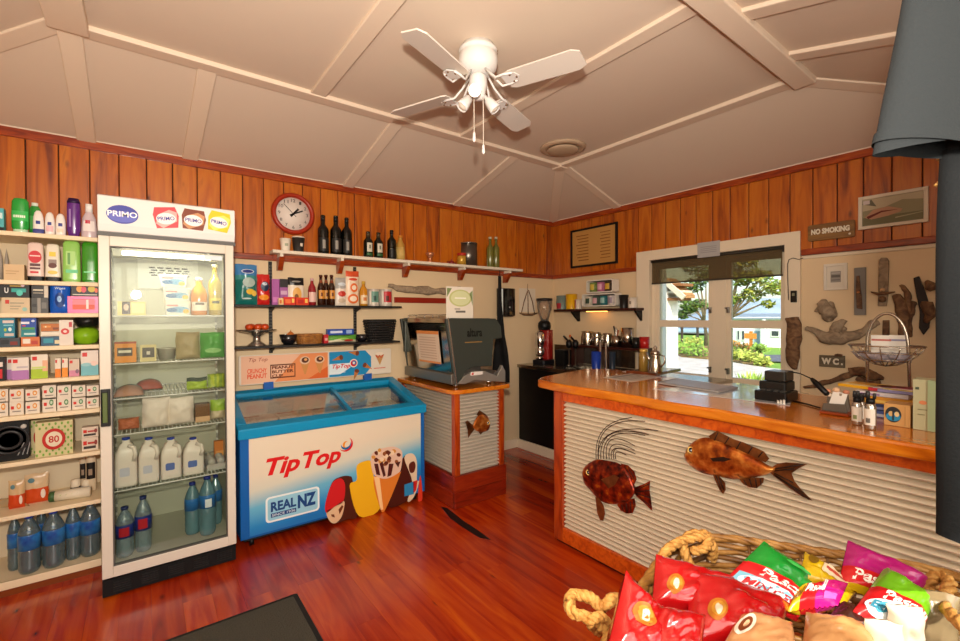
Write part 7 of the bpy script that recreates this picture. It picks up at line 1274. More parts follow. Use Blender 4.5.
# spray bottles
for px0, px1, pb, X, lab in ((851.5, 863, 423.5, 2.27, 'silver spray bottle with a black cap, left of the front pair'), (864, 877, 426, 2.22, 'silver spray bottle with a black cap, right of the front pair'), (855, 866, 420, 2.34, 'silver spray bottle with a black cap, behind the front pair')):
    yc, w, zt = sX(px0, px1, 391, X); h = zt-CZ; t = thing('spray_bottle', lab, 'bottle', (X, yc, CZ+.001), -90, 'silver spray bottles on the counter'); r = w/2*.95; m = MB(); m.lathe([(0, 0), (r*.95, 0), (r, .004), (r, h*.58), (r*.8, h*.66), (r*.5, h*.7)], C('#b9b5ac', .25, .9), 18); m.build('body', t); m = MB(); m.lathe([(r*.78, h*.66), (r*.78, h*.78), (r*.5, h*.80)], BLACK, 16); m.build('collar', t)
    m = MB(); m.lathe([(r*.4, h*.8), (r*.36, h*.98), (0, h)], C('#2a2a2a', .3), 12, (-.008, 0, 0)); m.lathe([(r*.3, h*.8), (r*.28, h*.94), (0, h*.95)], C('#2a2a2a', .3), 12, (.012, 0, 0)); m.build('nozzle', t)
    m = MB(); m.grid(lambda u, v: ((r+.001)*cos(radians(-150+120*u)), (r+.001)*sin(radians(-150+120*u)), h*(.12+.42*v)), 10, 2, C('#ddd6ca', .5)); m.grid(lambda u, v: ((r+.0016)*cos(radians(-120+40*u)), (r+.0016)*sin(radians(-120+40*u)), h*(.18+.12*v)), 6, 1, C('#7c8a5a' if 'left' in lab else '#6a655e', .5)); m.build('label', t)
# boxes
X = 2.36; carton('soap_display', 'cardboard box printed with a blue sea picture on the counter', 'box', 883.5, 911, 404.5, CZ+.001, X, .09, C('#c99a5e', .6), [('o', .36, .52, .31, .36, C('#2a2c2e', .5)), ('o', .36, .42, .28, .2, C('#2a86b0', .5)), ('o', .28, .55, .1, .12, C('#c9a56a', .5)), ('o', .5, .55, .09, .12, C('#d9c08a', .5)), (.33, .39, .25, .8, C('#22282c', .5)), (.8, .82, .05, .95, C('#a87e48', .5))], face='X')
carton('tall_carton', 'tall pale green carton at the right end of the counter', 'box', 912.5, 938, 380, CZ+.001, X-.01, .09, C('#b9b894', .55), [(.1, .26, .80, .85, C('#4a5a4a', .5)), ('o', .42, .55, .16, .04, C('#d98a5e', .5)), (.2, .6, .4, .42, C('#8a8a6a', .5)), (.2, .5, .3, .32, C('#8a8a6a', .5)), (.62, 1, 0, 1, C('#9db08a', .55)), (.6, .62, 0, 1, C('#9a9876', .5))], face='X')
# magazines
zc = CZ+.001; MAGX = 2.50
for i, (c, lab, qx, h) in enumerate((('#4a5f9a', 'blue and white magazine at the bottom of the pile', 874, .030), ('#33406a', 'dark blue magazine second from the bottom of the pile', 876, .028), ('#c98a2a', 'amber magazine in the middle of the pile', 874, .03), ('#c9c2c4', 'pale magazine below the red one', 878, .018))):
    yc, w, _ = sX(858, 911, 400, MAGX); m = MB(); m.box(-w/2, w/2, -.10, .10, 0, h-.001, C(c, .4)); m.box(-w/2+.01, w/2-.03*i, -.1015, -.1, .004, h*.5, C(('#c9ccd8', '#7d86b0', '#e0b85a', '#8c5a9a')[i], .4)); o = solid('magazine', lab, 'magazine', m, (MAGX+.10, yc+.004*(i % 2), zc), -90+(-3, 2, 4, -2)[i]); zc += h+.0005
yc, w, _ = sX(858, 911, 390, MAGX)
for c, lab, dx, dy, rz, art in (('#b01d2c', 'red magazine on top of the pile', .02, -.0, 8, ('#d9ccc8', '#7a1424')), ('#d9a01f', 'yellow magazine at the left of the pile top', -.075, .02, -14, ('#e8d8a0', '#b57a1a')), ('#8a86b0', 'lilac and yellow leaflet at the right of the pile top', .07, -.03, -6, ('#d9c25a', '#b0405a'))):
    m = MB(); m.box(-.085, .085, -.07, .07, 0, .012, C(c, .35)); m.box(-.07, .06, -.06, -.03, .012, .013, C(art[0], .35)); m.box(-.06, .07, .0, .05, .012, .013, C(art[1], .35))
    o = solid('magazine', lab, 'magazine', m, (MAGX+.10+dy, yc-dx, zc+.001+(.0 if dx > 0 else .0)), -90+rz); 
    if abs(dx) > .1: o.location.z = zc+.0135; o.rotation_euler.x = 0
# ---------------------------------------------------------------- wire basket stand
wc = onX(884, 350, 2.72); t = thing('wire_basket_stand', 'arched silver wire stand holding a shallow wire bowl', 'stand', (2.72, wc.y, CZ+.001)); WX = 2.72
def wl(px, py, X=WX): p = onX(px, py, X); return Vector((p.x-2.72, p.y-wc.y, p.z-CZ-.001))
SW = C('#a89e90', .25, .9); rim_l, rim_r = wl(849, 345.5), wl(926, 346); rw = abs(rim_l.y-rim_r.y)/2; rz_ = (rim_l.z+rim_r.z)/2; bz_ = wl(884, 366).z; cy_ = (rim_l.y+rim_r.y)/2
m = MB(); m.tube([(rw*.75*cos(2*pi*i/36), cy_+rw*sin(2*pi*i/36), rz_) for i in range(36)], .004, SW, 6, True)
for k in range(12):
    a = 2*pi*k/12; m.tube([(rw*.75*cos(a)*s, cy_+rw*sin(a)*s, rz_-(rz_-bz_)*(1-s*s)**.8) for s in (1, .9, .75, .55, .3, 0)], .0025, SW, 5)
for s in (.86, .62): m.tube([(rw*.75*cos(2*pi*i/30)*s, cy_+rw*sin(2*pi*i/30)*s, rz_-(rz_-bz_)*(1-s*s)**.8) for i in range(30)], .0022, SW, 5, True)
m.build('wire_bowl', t)
m = MB(); L_, R_, top = wl(867, 345), wl(908, 345), wl(887, 313.5); pts = [Vector((0, wl(868, 400).y, 0.004)), Vector((0, L_.y, L_.z))]
ay, az = (L_.y+R_.y)/2, L_.z; ry = abs(L_.y-R_.y)/2; 
for i in range(1, 16): a = pi-pi*i/16; pts.append(Vector((0, ay-ry*cos(a), az+(top.z-az)*sin(a))))
pts += [Vector((0, R_.y, R_.z)), Vector((0, wl(911, 402).y, .004))]; m.tube(pts, .0065, SW, 8); m.build('arch_frame', t)
m = MB(); m.tube([(-.1, wl(868, 400).y, .004), (.1, wl(868, 400).y, .004)], .005, SW, 6); m.tube([(-.1, wl(911, 402).y, .004), (.1, wl(911, 402).y, .004)], .005, SW, 6); m.build('feet', t)
rnd = random.Random(9)
for k, (dy, dx, c, lab) in enumerate(((.10, -.02, '#b9b3ae', 'silver wrapped sweet bag at the left in the wire bowl'), (.03, -.06, '#c9bfc0', 'silver wrapped sweet bag in the front of the wire bowl'), (-.06, -.03, '#b3aaae', 'silver wrapped sweet bag at the right in the wire bowl'), (.0, .05, '#cfc6c0', 'silver wrapped sweet bag at the back of the wire bowl'))):
    mm = pouch_mesh(.085, .07, .03, noisemat('foil_wrap_%d' % k, [(.35, c), (.6, '#8f8a94'), (.75, '#d9c9c4')], 30, .25, .3), 70+k, nu=8, nv=8); mm.xf(Matrix.Rotation(radians(55), 4, 'X') @ Matrix.Translation((0, 0, -.05))); o = solid('sweet_bag', lab, 'bag', mm, (2.72+dx*.7, wc.y+cy_+dy*.8, CZ+bz_+.05), -90+20*k-30)
for dx, py, lab, h in ((.03, 335, 'white leaflet standing at the left in the wire bowl', .09), (.05, 335, 'white leaflet standing at the right in the wire bowl', .085)):
    l = 'left' in lab; a, b = onX(871 if l else 889, 335, 2.72+dx), onX(889 if l else 907, 350, 2.72+dx); mm = MB(); mm.box(-abs(a.y-b.y)/2, abs(a.y-b.y)/2, -.001, .001, 0, a.z-(CZ+bz_+.03), C('#dcd6cc', .5)); mm.box(-.03, .04, -.0018, -.001, (a.z-(CZ+bz_))*.6, (a.z-(CZ+bz_))*.66, C('#b5645a' if l else '#8a86a0', .5)); solid('leaflet', lab, 'leaflet', mm, (2.72+dx, (a.y+b.y)/2, CZ+bz_+.03), -90)
# ================================================================ things hung on the window wall
XV = XW-.0015
def wbox(px0, py0, px1, py1, X=XW-.01): a, b = onX(px0, py0, X), onX(px1, py1, X); return (a.y+b.y)/2, (a.z+b.z)/2, a.y-b.y, a.z-b.z
def framed(name, label, cat, quad, X0, fw, th, fmat, base, art, rel=True):
    y, z, w, h = quad; t = thing(name, label, cat, (X0, y, z), -90); m = MB()
    for q in ((-w/2, w/2, h/2-fw, h/2), (-w/2, w/2, -h/2, -h/2+fw), (-w/2, -w/2+fw, -h/2+fw, h/2-fw), (w/2-fw, w/2, -h/2+fw, h/2-fw)): m.box(q[0], q[1], -th, 0, q[2], q[3], fmat)
    m.build('frame', t, bevel=.003); m = MB(); m.box(-w/2+fw*.8, w/2-fw*.8, -th*.5, -.001, -h/2+fw*.8, h/2-fw*.8, base); k = 0
    for a in art: k += 1; m.prism([(x*w/2, zz*h/2) for x, zz in a[0]], -th*.5-.0006*k, -th*.5-.0006*k+.0004, a[1])
    m.build('print', t); return t
# seaside photograph
a, b = onX(859, 197.5, XF), onX(929, 187, XF); c, d = onX(860, 231, XF), onX(930, 221, XF); zt_, zb2 = (a.z+b.z)/2, (c.z+d.z)/2
framed('framed_photograph', 'white framed photograph of a boat and hills high on the pine boards', 'picture', ((a.y+b.y)/2, (zt_+zb2)/2, abs(a.y-b.y), zt_-zb2), XF, .022, .022, C('#d9cdb8', .4), C('#b9ab8e', .4), [([(-.9, -.86), (.9, -.86), (.9, -.3), (-.9, -.3)], C('#6f6a4c', .4)), ([(-.9, -.3), (.9, -.3), (.9, .35), (.3, .5), (-.2, .2), (-.9, .1)], C('#8f8868', .4)), ([(-.9, .55), (-.45, .3), (-.6, .75)], C('#6a6450', .4)), ([(-.8, -.3), (-.55, .12), (-.1, .2), (.3, -.05), (.25, -.2), (-.1, -.35), (-.6, -.45)], C('#b5876a', .4)), ([(-.75, -.25), (-.3, .0), (.2, -.05), (-.3, -.1), (-.7, -.4)], C('#6a2a22', .4)), ([(-.85, .5), (-.65, .5), (-.65, .72), (-.85, .72)], C('#cfc0bc', .4)), ([(.1, -.55), (.85, -.4), (.85, -.36), (.1, -.48)], C('#a39a78', .4))])
# no smoking sign
a, b, c = onX(808.5, 226, XF), onX(855.5, 221, XF), onX(809, 242, XF); y = (a.y+b.y)/2; w = abs(a.y-b.y); h = a.z-c.z; t = thing('no_smoking_sign', 'brown wooden no smoking sign with white letters on the pine boards', 'sign', (XF, y, (a.z+c.z)/2), -90); SGN = wood('sign_wood', [(.3, '#6a4418'), (.7, '#8c6428')], .5, (2, 2, 14), 3, 0, 0, .2, False)
m = MB(); m.prism(rrect(-w/2, w/2, -h/2, h/2, .015), -.018, 0, SGN, 'xz'); m.build('board', t, bevel=.003); m = MB(); m.text('NO SMOKING', -w*.42, w*.40, -h*.12, h*.22, C('#ddd3bd', .5), -.0192, bold=.055); ell(m, w*.40, -h*.3, w*.025, h*.06, -.018, C('#d9cdb5', .5)); m.build('lettering', t)
# small white frame with wc print
framed('small_white_frame', 'small square white frame with a grey print', 'picture', wbox(824, 264.5, 847.5, 289.5), XV, .018, .02, C('#d9d0c0', .4), C('#d4cab8', .5), [([(-.42, -.42), (.46, -.42), (.46, .42), (-.42, .42)], C('#8f8a82', .5)), ([(-.36, -.05), (.40, -.05), (.40, .14), (-.36, .14)], C('#5f5b56', .5)), ([(-.36, -.28), (.4, -.28), (.4, -.2), (-.36, -.2)], C('#6f6b66', .5)), ([(-.36, .24), (.4, .24), (.4, .32), (-.36, .32)], C('#a9a49c', .5))])
# grey tray plank with a darker piece
y, z, w, h = wbox(854.5, 268, 866, 315); t = thing('driftwood_plaque', 'narrow grey plaque with a brown driftwood strip', 'plaque', (XV, y, z), -90); m = MB(); m.box(-w/2, w/2, -.02, 0, -h/2, h/2, C('#7f7a74', .7)); m.build('board', t, bevel=.003); m = MB(); m.prism([(-w*.25, h*.32), (w*.0, h*.33), (w*.08, h*.1), (w*.2, -h*.1), (w*.26, -h*.38), (-w*.22, -h*.36), (-w*.3, 0)], -.036, -.021, DRIFTD, 'xz'); m.build('driftwood_strip', t, bevel=.004); m = MB(); m.lathe([(0, 0), (.01, .003), (.008, .01), (0, .012)], C('#b5764a', .5), 10, M=Matrix.Translation((-w*.05, -.036, -h*.02)) @ Matrix.Rotation(radians(90), 4, 'X')); m.build('shell', t)
y, z, w, h = wbox(878, 258, 889, 306); t = thing('driftwood_cross', 'tall weathered plank with a small driftwood cross bar', 'plaque', (XV, y, z), -90); m = MB(); m.prism([(-w*.48, -h/2), (w*.3, -h/2), (w*.42, -h*.3), (w*.5, h*.42), (w*.3, h*.49), (-w*.2, h/2), (-w*.38, h*.44), (-w*.42, 0)], -.022, 0, DRIFT, 'xz'); m.build('plank', t, bevel=.004); m = MB(); m.tube([(-w*1.05, -.03, -h*.2), (-w*.4, -.032, -h*.25), (w*.3, -.032, -h*.24), (w*1.1, -.03, -h*.22)], [.004, .011, .010, .004], DRIFTD, 8); m.build('cross_bar', t); m = MB(); m.lathe([(0, 0), (.022, .004), (.018, .018), (0, .024)], DRIFTD, 12, M=Matrix.Translation((-w*.05, -.022, -h*.36)) @ Matrix.Rotation(radians(90), 4, 'X')); m.lathe([(0, 0), (.015, .003), (.012, .012), (0, .016)], C('#c9a27a', .5), 10, M=Matrix.Translation((-w*.0, -.03, -h*.17)) @ Matrix.Rotation(radians(90), 4, 'X')); m.build('shell', t)
driftwood('driftwood_cluster', 'cluster of grey rock like driftwood below the white frame', [(819, 302), (824, 306), (829, 313), (825, 322)], [.03, .045, .05, .015], 'X', 5, amp=.7, flat=.6, extra=[([(834, 302), (832, 310), (828, 318)], [.012, .035, .02]), ([(821, 304), (821, 312)], [.02, .03])])
driftwood('driftwood_log', 'long pale driftwood log across the wall above the toilet sign', [(807, 328), (816, 332), (826, 337), (840, 337.5), (852, 336), (864, 331), (874, 324), (881, 322.5)], [.012, .028, .045, .045, .04, .028, .024, .014], 'X', 8, amp=.55, flat=.6, extra=[([(833, 334), (838, 326), (843, 319)], [.03, .034, .014]), ([(838, 327), (846, 331)], [.02, .02])])
driftwood('driftwood_branches', 'dark upright driftwood branches right of the cross plank', [(896, 296), (900, 305), (904, 320), (901, 336)], [.022, .026, .03, .016], 'X', 12, mat=DRIFTD, amp=.5, extra=[([(900, 284), (906, 293), (906, 312), (903, 330)], [.008, .018, .022, .016]), ([(914, 302), (911, 315), (908, 330), (910, 338)], [.014, .02, .018, .008])])
y, z, w, h = wbox(914, 277, 936, 335); t = thing('driftwood_fish', 'dark painted plank fish with driftwood fins near the jacket', 'plaque', (0, 0, 0)); m = MB(); P_ = [onX(px, py, XV-.012) for px, py in ((913.5, 278), (919, 276), (924, 288), (928, 300), (931, 316), (929, 328), (923.5, 335), (919, 328), (920, 312), (917, 298))]; m.prism([(p.y, p.z) for p in P_], XV-.02, XV, C('#1f1310', .5), 'yz'); m.build('plank', t, bevel=.003)
for pts, r in (([(926, 281), (930, 286), (934, 290)], [.012, .03, .02]), ([(921, 303), (927, 305), (931, 315), (925, 322)], [.012, .03, .03, .012])):
    m = MB(); q = [onX(px, py, XV-.036) for px, py in pts]; m.tube(q, r, DRIFTD, 10); m.jitter(.008, 30, 0, 4)
    m.v = [(min(v[0], XV-.0205), v[1], v[2]) for v in m.v]; m.build('driftwood_fin', t)
y, z, w, h = wbox(882.5, 320, 889.5, 339); solid('small_plank', 'little brown plank behind the arch of the wire stand', 'plaque', MB().prism([(-w/2, -h/2), (w/2, -h/2), (w*.48, h/2), (-w*.46, h*.49)], -.016, 0, DRIFTD, 'xz'), (XV, y, z), -90, bevel=.003)
y, z, w, h = wbox(819.5, 354.5, 845, 368); t = thing('toilet_sign', 'grey wooden sign with white letters for the toilet', 'sign', (XV, y, z), -90); m = MB(); m.prism([(-w/2, -h/2), (w/2, -h/2), (w*.5, h/2), (-w*.5, h*.46)], -.018, 0, wood('sign_grey', [(.3, '#4f4434'), (.7, '#6d6048')], .7, (2, 2, 14), 3, 0, 0, .3, False), 'xz'); m.build('board', t, bevel=.002); m = MB(); m.text('W C .', -w*.4, w*.44, -h*.28, h*.26, C('#d9cfba', .5), -.0192, bold=.06); m.build('lettering', t); m = MB(); m.tube([(w*.15, -.02, h*.5), (w*.25, -.024, h*.56), (w*.42, -.02, h*.52)], .01, DRIFTD, 8); m.build('driftwood_piece', t)
driftwood('driftwood_plank', 'rough brown bark plank on the right window casing', [(794, 317), (795.5, 330), (795, 346), (793.5, 358), (795.5, 369)], [.045, .05, .05, .045, .02], 'X', 15, mat=DRIFTD, amp=.35, flat=.35)
bpy.data.objects['driftwood_plank'].location.x = -.031
driftwood('driftwood_branch', 'thin leaning driftwood branch below the toilet sign', [(804, 387), (820, 384.5), (838, 379.5), (852, 373), (864, 370)], [.012, .022, .02, .022, .012], 'X', 18, amp=.4, extra=[([(850, 372), (862, 372), (874, 376), (884, 379)], [.03, .032, .028, .012]), ([(858, 378), (868, 383), (880, 382)], [.02, .022, .012])], mat=DRIFTD)
m = MB(); m.tube([onX(px, py, XW-.034) for px, py in ((788.5, 300), (787.8, 280), (787.6, 264), (789, 259.5), (793, 258), (799, 259.5), (803, 258))], .003, C('#3a3028', .5), 6); solid('blind_cord', 'thin dark cord hooked over the right window casing', 'cord', m)
# ================================================================ ceiling fan and vent
fc = (1.40, 1.865); t = thing('ceiling_fan', 'white four blade ceiling fan with three spotlights', 'fan', (fc[0], fc[1], TZ-.0015)); FWH = C('#d9d6d2', .35, coat=.3); BLD2 = C('#cfc6bb', .45)
m = MB(); m.lathe([(.085, 0), (.085, -.014), (.100, -.022), (.100, -.035), (.093, -.042), (.10, -.05), (.103, -.085), (.098, -.11), (.09, -.125), (.07, -.14), (.04, -.15)][::-1], FWH, 32); 
for a in (20, 35, 50): m.lathe([(.004, 0), (.004, .004)], C('#8a6a4a', .4), 8, M=Matrix.Rotation(radians(a-60), 4, 'Z') @ Matrix.Translation((.1, 0, -.024)) @ Matrix.Rotation(radians(90), 4, 'Y'))
m.build('motor', t)
m = MB(); m.lathe([(.02, -.275), (.036, -.262), (.04, -.225), (.047, -.205), (.048, -.165), (.04, -.150)], FWH, 24); m.build('switch_housing', t)
for k in range(4):
    M = Matrix.Rotation(radians(22.5+90*k), 4, 'Z'); zb2 = -.228; m = MB()
    P_ = [(.17, -.05), (.20, -.062), (.52, -.066), (.555, -.045), (.56, .045), (.52, .066), (.20, .062), (.17, .05)]; m.prism(P_, -.0035, .0035, BLD2, 'xy'); m.xf(M @ Matrix.Translation((0, 0, zb2+.008)) @ Matrix.Rotation(radians(-11), 4, 'X')); b = m.build('blade', t)
    m = MB()
    for s in (-1, 1): m.tube([(.06, s*.012, -.145), (.10, s*.02, -.19), (.14, s*.038, zb2-.004), (.185, s*.04, zb2-.002), (.225, s*.03, zb2-.001)], .006, FWH, 8)
    m.prism([(.165, -.045), (.235, -.03), (.25, 0), (.235, .03), (.165, .045)], zb2-.004, zb2+.0, FWH, 'xy')
    for s in (-1, 0, 1): m.lathe([(.005, zb2-.008), (.005, zb2-.004)], C('#7a5a3a', .4, .5), 8, (.21 if s else .235, s*.026, 0))
    m.xf(M @ Matrix.Rotation(radians(-7), 4, 'X')); m.build('blade_arm', t)
for k, (az, lit) in enumerate(((226, 1), (165, 0), (318, 0))):
    d = Vector((cos(radians(az))*.62, sin(radians(az))*.62, -.78)); d = Vector((cos(radians(az))*.9, sin(radians(az))*.9, -.30)).normalized() if lit else d; p = Vector((cos(radians(az))*.035, sin(radians(az))*.03, -.255)); M = Matrix.Translation(p) @ d.to_track_quat('Z', 'Y').to_matrix().to_4x4(); m = MB(); m.lathe([(.010, 0), (.012, .02), (.022, .028), (.03, .075), (.032, .095), (.028, .095), (.024, .06)], FWH, 18, M=M); sp = m.build('spotlight', t); m = MB(); m.lathe([(.026, .086), (.02, .092), (0, .094)], C('#fff0d2', .3, emit=14.) if lit else C('#e6dccb', .3), 16, M=M); m.build('bulb', sp)
for dx, dy, l in ((-.036, -.012, .25), (.022, -.014, .30)):
    m = MB(); m.tube([(dx*.8, dy*.8, -.225), (dx, dy, -.24), (dx, dy, -.2-l)], .0022, C('#d9cfc0', .4), 5); c_ = m.build('pull_chain', t); m = MB(); m.lathe([(.003, -.2-l-.055), (.009, -.2-l-.045), (.007, -.2-l-.01), (.002, -.2-l)], FWH, 10, (dx, dy, 0)); m.build('pull_knob', c_)
t = thing('ceiling_vent', 'round cream ceiling vent near the corner', 'vent', (2.80, 2.56, TZ-.0005)); VM = C('#b89f83', .5); m = MB(); m.lathe([(.135, -.012), (.15, -.022), (.185, -.012), (.19, 0)], VM, 40); m.build('ring', t); m = MB(); m.lathe([(0, -.042), (.09, -.040), (.125, -.03), (.13, -.022), (.1, -.018), (.03, -.0)], VM, 36); m.build('disc', t)
# ================================================================ door mat
MATT = C('#46433a', .95, bump=(120, .8)); m = MB(); m.prism(rrect(-.25, .652, 1.05, 2.53, .01), .0, .004, C('#1d1b19', .8), 'xy'); mt = solid('door_mat', 'dark grey door mat lying on the timber floor', 'mat', m, (0, 0, .001)); m = MB(); m.prism(rrect(-.225, .627, 1.075, 2.505, .008), .0042, .009, MATT, 'xy'); m.build('carpet_pile', mt)
m = MB(); P_ = [onZ(px, py, 0) for px, py in ((441, 507), (447, 508), (462, 520), (477, 530), (491, 540), (480, 538), (462, 527), (450, 518))]; m.prism([(p.x, p.y) for p in P_][::-1], 0, .002, C('#1b0a06', .6), 'xy'); struct('floor_patch', m, 'dark patch on the floor boards')  # thin dark sheet laid over the boards
m = MB(); m.tube([Vector((2.62, 3.80, .5)), Vector((2.63, 3.79, .2)), Vector((2.66, 3.75, .012)), Vector((2.75, 3.6, .008)), Vector((2.62, 3.5, .008)), Vector((2.52, 3.55, .008))], .005, C('#17130f', .5), 6); solid('power_cord', 'dark power cord running down the wall behind the stand', 'cord', m)
# ================================================================ wicker basket of sweets by the door
BZ0, BZ1 = .70, .925
tb = thing('display_table', 'small wooden table carrying the wicker basket', 'table', (1.02, .26, 0), -20); TW = POST
m = MB(); m.box(-.40, .40, -.30, .34, BZ0-.03, BZ0-.001, TW); m.build('tabletop', tb, bevel=.004)
for sx in (-.36, .33):
    for sy in (-.26, .27): m = MB(); m.box(sx, sx+.04, sy, sy+.04, .001, BZ0-.031, TW); m.build('leg', tb)
CANE = noisemat('willow_cane', [(.3, '#6a4418'), (.5, '#9a6a2e'), (.72, '#c2924e')], 22, .5, .2); CANED = noisemat('willow_cane_dark', [(.3, '#4f3012'), (.7, '#8a5c28')], 22, .5, .2); ROPE = noisemat('jute_rope', [(.3, '#a8702a'), (.7, '#d9a456')], 60, .7, .5)
cor = [Vector((1.13, .625, 0)), Vector((1.45, .13, 0)), Vector((.95, -.20, 0)), Vector((.50, .45, 0))]
# rounded outline
out = []
for i in range(4):
    p, a, b = cor[i], cor[i-1], cor[(i+1) % 4]; q0 = p.lerp(a, .22); q1 = p.lerp(b, .22)
    for t_ in range(7): u = t_/6; out.append(q0.lerp(p, u).lerp(p.lerp(q1, u), u))
    nxt = cor[(i+1) % 4].lerp(p, .22)
    for t_ in range(1, 24): out.append(q1.lerp(nxt, t_/24))
cen = sum(out, Vector())/len(out); ccx, ccy = cen.x, cen.y
bk = thing('wicker_basket', 'large wicker basket with rope handles full of sweet bags', 'basket', (ccx, ccy, BZ0+.001)); n = len(out); H = BZ1-BZ0
def rimp(i, s, z_, o_=0.): d = out[i % n]-cen; l = d.length; return Vector((d.x*s+d.x/l*o_, d.y*s+d.y/l*o_, z_))
rows = 15; st_n = 2
m = MB()
for k in range(rows):
    v = (k+.5)/rows; s = .80+.20*v; m.tube([rimp(i, s, .004+v*(H-.012), .0065*sin(pi*(i/2+k)+.6)) for i in range(n)], H/rows*.43, CANE if k % 3 else CANED, 6, True)
m.build('weave', bk); m = MB()
for i in range(0, n, 4): m.tube([rimp(i, .80, .003), rimp(i, 1., H)], .0042, CANED, 6)
m.build('stakes', bk); m = MB()
for q in range(3): m.tube([rimp(i, 1.0, H+.004*sin(i*.8+q*2.1)+.003, .007*cos(i*.8+q*2.1)) for i in range(n)], .0065, CANE, 6, True)
m.build('rim', bk)
m = MB(); m.prism([tuple(rimp(i, .80, 0)[:2]) for i in range(n)], 0, .008, CANED, 'xy'); m.build('base', bk)
def rope(P_, r, twist=26):
    m = MB(); L = smooth3(P_, 8)
    for s in range(3):
        pts = []
        for i, p in enumerate(L):
            t_ = (L[min(i+1, len(L)-1)]-L[max(i-1, 0)]).normalized(); x = t_.orthogonal().normalized(); y = t_.cross(x); a = i*.75+s*2.094; pts.append(p+(x*cos(a)+y*sin(a))*r*.55)
        m.tube(pts, r*.62, ROPE, 6)
    return m
def smooth3(P_, k):
    o_ = []
    for i in range(len(P_)-1):
        p0, p1, p2, p3 = [Vector(P_[j]) for j in (max(i-1, 0), i, i+1, min(i+2, len(P_)-1))]
        for t_ in range(k): u = t_/k; o_.append(.5*((2*p1)+(p2-p0)*u+(2*p0-5*p1+4*p2-p3)*u*u+(3*p1-p0-3*p2+p3)*u**3))
    return o_+[Vector(P_[-1])]
def loc(px, py, z_): p = onZ(px, py, z_); return Vector((p.x-ccx, p.y-ccy, z_-BZ0))
hz = BZ1+.012
for nm, P_ in (('rope_handle', [loc(612, 640, hz-.06), loc(596, 622, hz-.0), loc(572, 612, hz+.02), loc(572, 596, hz+.02), loc(590, 598, hz+.02), loc(602, 608, hz+.01), loc(612, 600, hz+.02), loc(622, 600, hz-.03)]), ('rope_handle', [loc(664, 575, hz-.05), loc(660, 562, hz), loc(668, 550, hz+.02), loc(684, 541, hz+.02), loc(704, 538, hz+.02), loc(713, 548, hz), loc(712, 560, hz-.04)]), ('rope_knot', [loc(690, 566, hz-.03), loc(683, 546, hz+.01), loc(692, 535, hz+.02), loc(708, 536, hz+.02), loc(706, 548, hz+.01), loc(692, 552, hz)]), ('rope_handle', [loc(918, 612, hz-.05), loc(926, 588, hz), loc(938, 576, hz+.02), loc(950, 584, hz+.02), loc(944, 604, hz+.01), loc(962, 625, hz+.03), loc(990, 650, hz+.03)])):
    rope(P_, .0105).build(nm, bk)
for P_, nm in (([loc(598, 632, hz-.05), loc(590, 622, hz+.008), loc(602, 618, hz+.01), loc(610, 630, hz-.04)], 'binding'), ([loc(930, 610, hz-.04), loc(934, 596, hz+.012), loc(922, 594, hz+.01), loc(918, 606, hz-.03)], 'binding')): rope(P_, .009).build(nm, bk)
# ---------------------------------------------------------------- bags of sweets
def bag4(name, label, corners, th, mat, seed, art=(), group=None, crimp=.09, nu=20, nv=24, wr=1.):
    """pillow bag from four (px,py,depth) corners: top left, top right, bottom right, bottom left"""
    q = [atD(*c) for c in corners]; c = sum(q, Vector())/4; q = [p-c for p in q]; nrm = (q[1]-q[0]).cross(q[3]-q[0]).normalized()
    if nrm.dot(EYEP-c) < 0: nrm = -nrm
    rn = Vector((seed*1.9, seed*.7, 0)); m = MB()
    def prof(u, v): e = max(0., min(1., v/crimp, (1-v)/crimp)); return (max(0, 1-(2*u-1)**2)**.5)*(max(0, 1-(2*v-1)**4)**.6)*(.15+.85*e)
    def surf(u, v, s, lift=0.):
        p = q[0].lerp(q[1], u).lerp(q[3].lerp(q[2], u), v); b = prof(u, v); k = noise.noise(Vector((u*3, v*3, s))+rn)*.3+(abs(noise.noise(Vector((u*6+v*3, v*5-u*2, s*2))+rn))-.2)*.38*wr+noise.noise(Vector((u*17, v*15, s))+rn)*.05*wr
        e = min(v, 1-v); rip = .0025*sin(u*60)*max(0, 1-e/.06)
        return p+nrm*(s*(th/2*b*(1+k)+.0008)+rip+lift)+(q[3]-q[0])*.02*noise.noise(Vector((u*4, 0, 3))+rn)
    for s in (1, -1):
        st = len(m.f); m.grid(lambda u, v: surf(u, v, s), nu, nv, mat)
        flip = (Vector(m.v[m.f[st+nu*nv//2][1]])-Vector(m.v[m.f[st+nu*nv//2][0]])).cross(Vector(m.v[m.f[st+nu*nv//2][2]])-Vector(m.v[m.f[st+nu*nv//2][1]])).dot(nrm)*s < 0
        if flip: m.f[st:] = [tuple(reversed(f)) for f in m.f[st:]]
    for i, a in enumerate(art):
        L = .0018+.0007*i
        if a[0] == 't': m.text(a[1], a[2], a[3], -a[5], -a[4], a[6], bold=.03, fn=lambda X, Z: surf(min(max(X, 0), 1), min(max(-Z, 0), 1), 1, L))
        elif a[0] == 'o':
            N_ = 28; P_ = [surf(a[1]+a[3]*r*cos(2*pi*j/N_), a[2]+a[4]*r*sin(2*pi*j/N_), 1, L) for r in (.5, 1) for j in range(N_)]+[surf(a[1], a[2], 1, L)]
            m.add(P_, [(2*N_, j, (j+1) % N_) for j in range(N_)]+[(j, N_+j, N_+(j+1) % N_, (j+1) % N_) for j in range(N_)], a[5], True)
        elif a[0] == 'r': m.grid(lambda u, v: surf(a[1]+(a[2]-a[1])*u, a[3]+(a[4]-a[3])*v, 1, L), 12, 6, a[5])
    return solid(name, label, 'bag', m, tuple(c), 0, group)
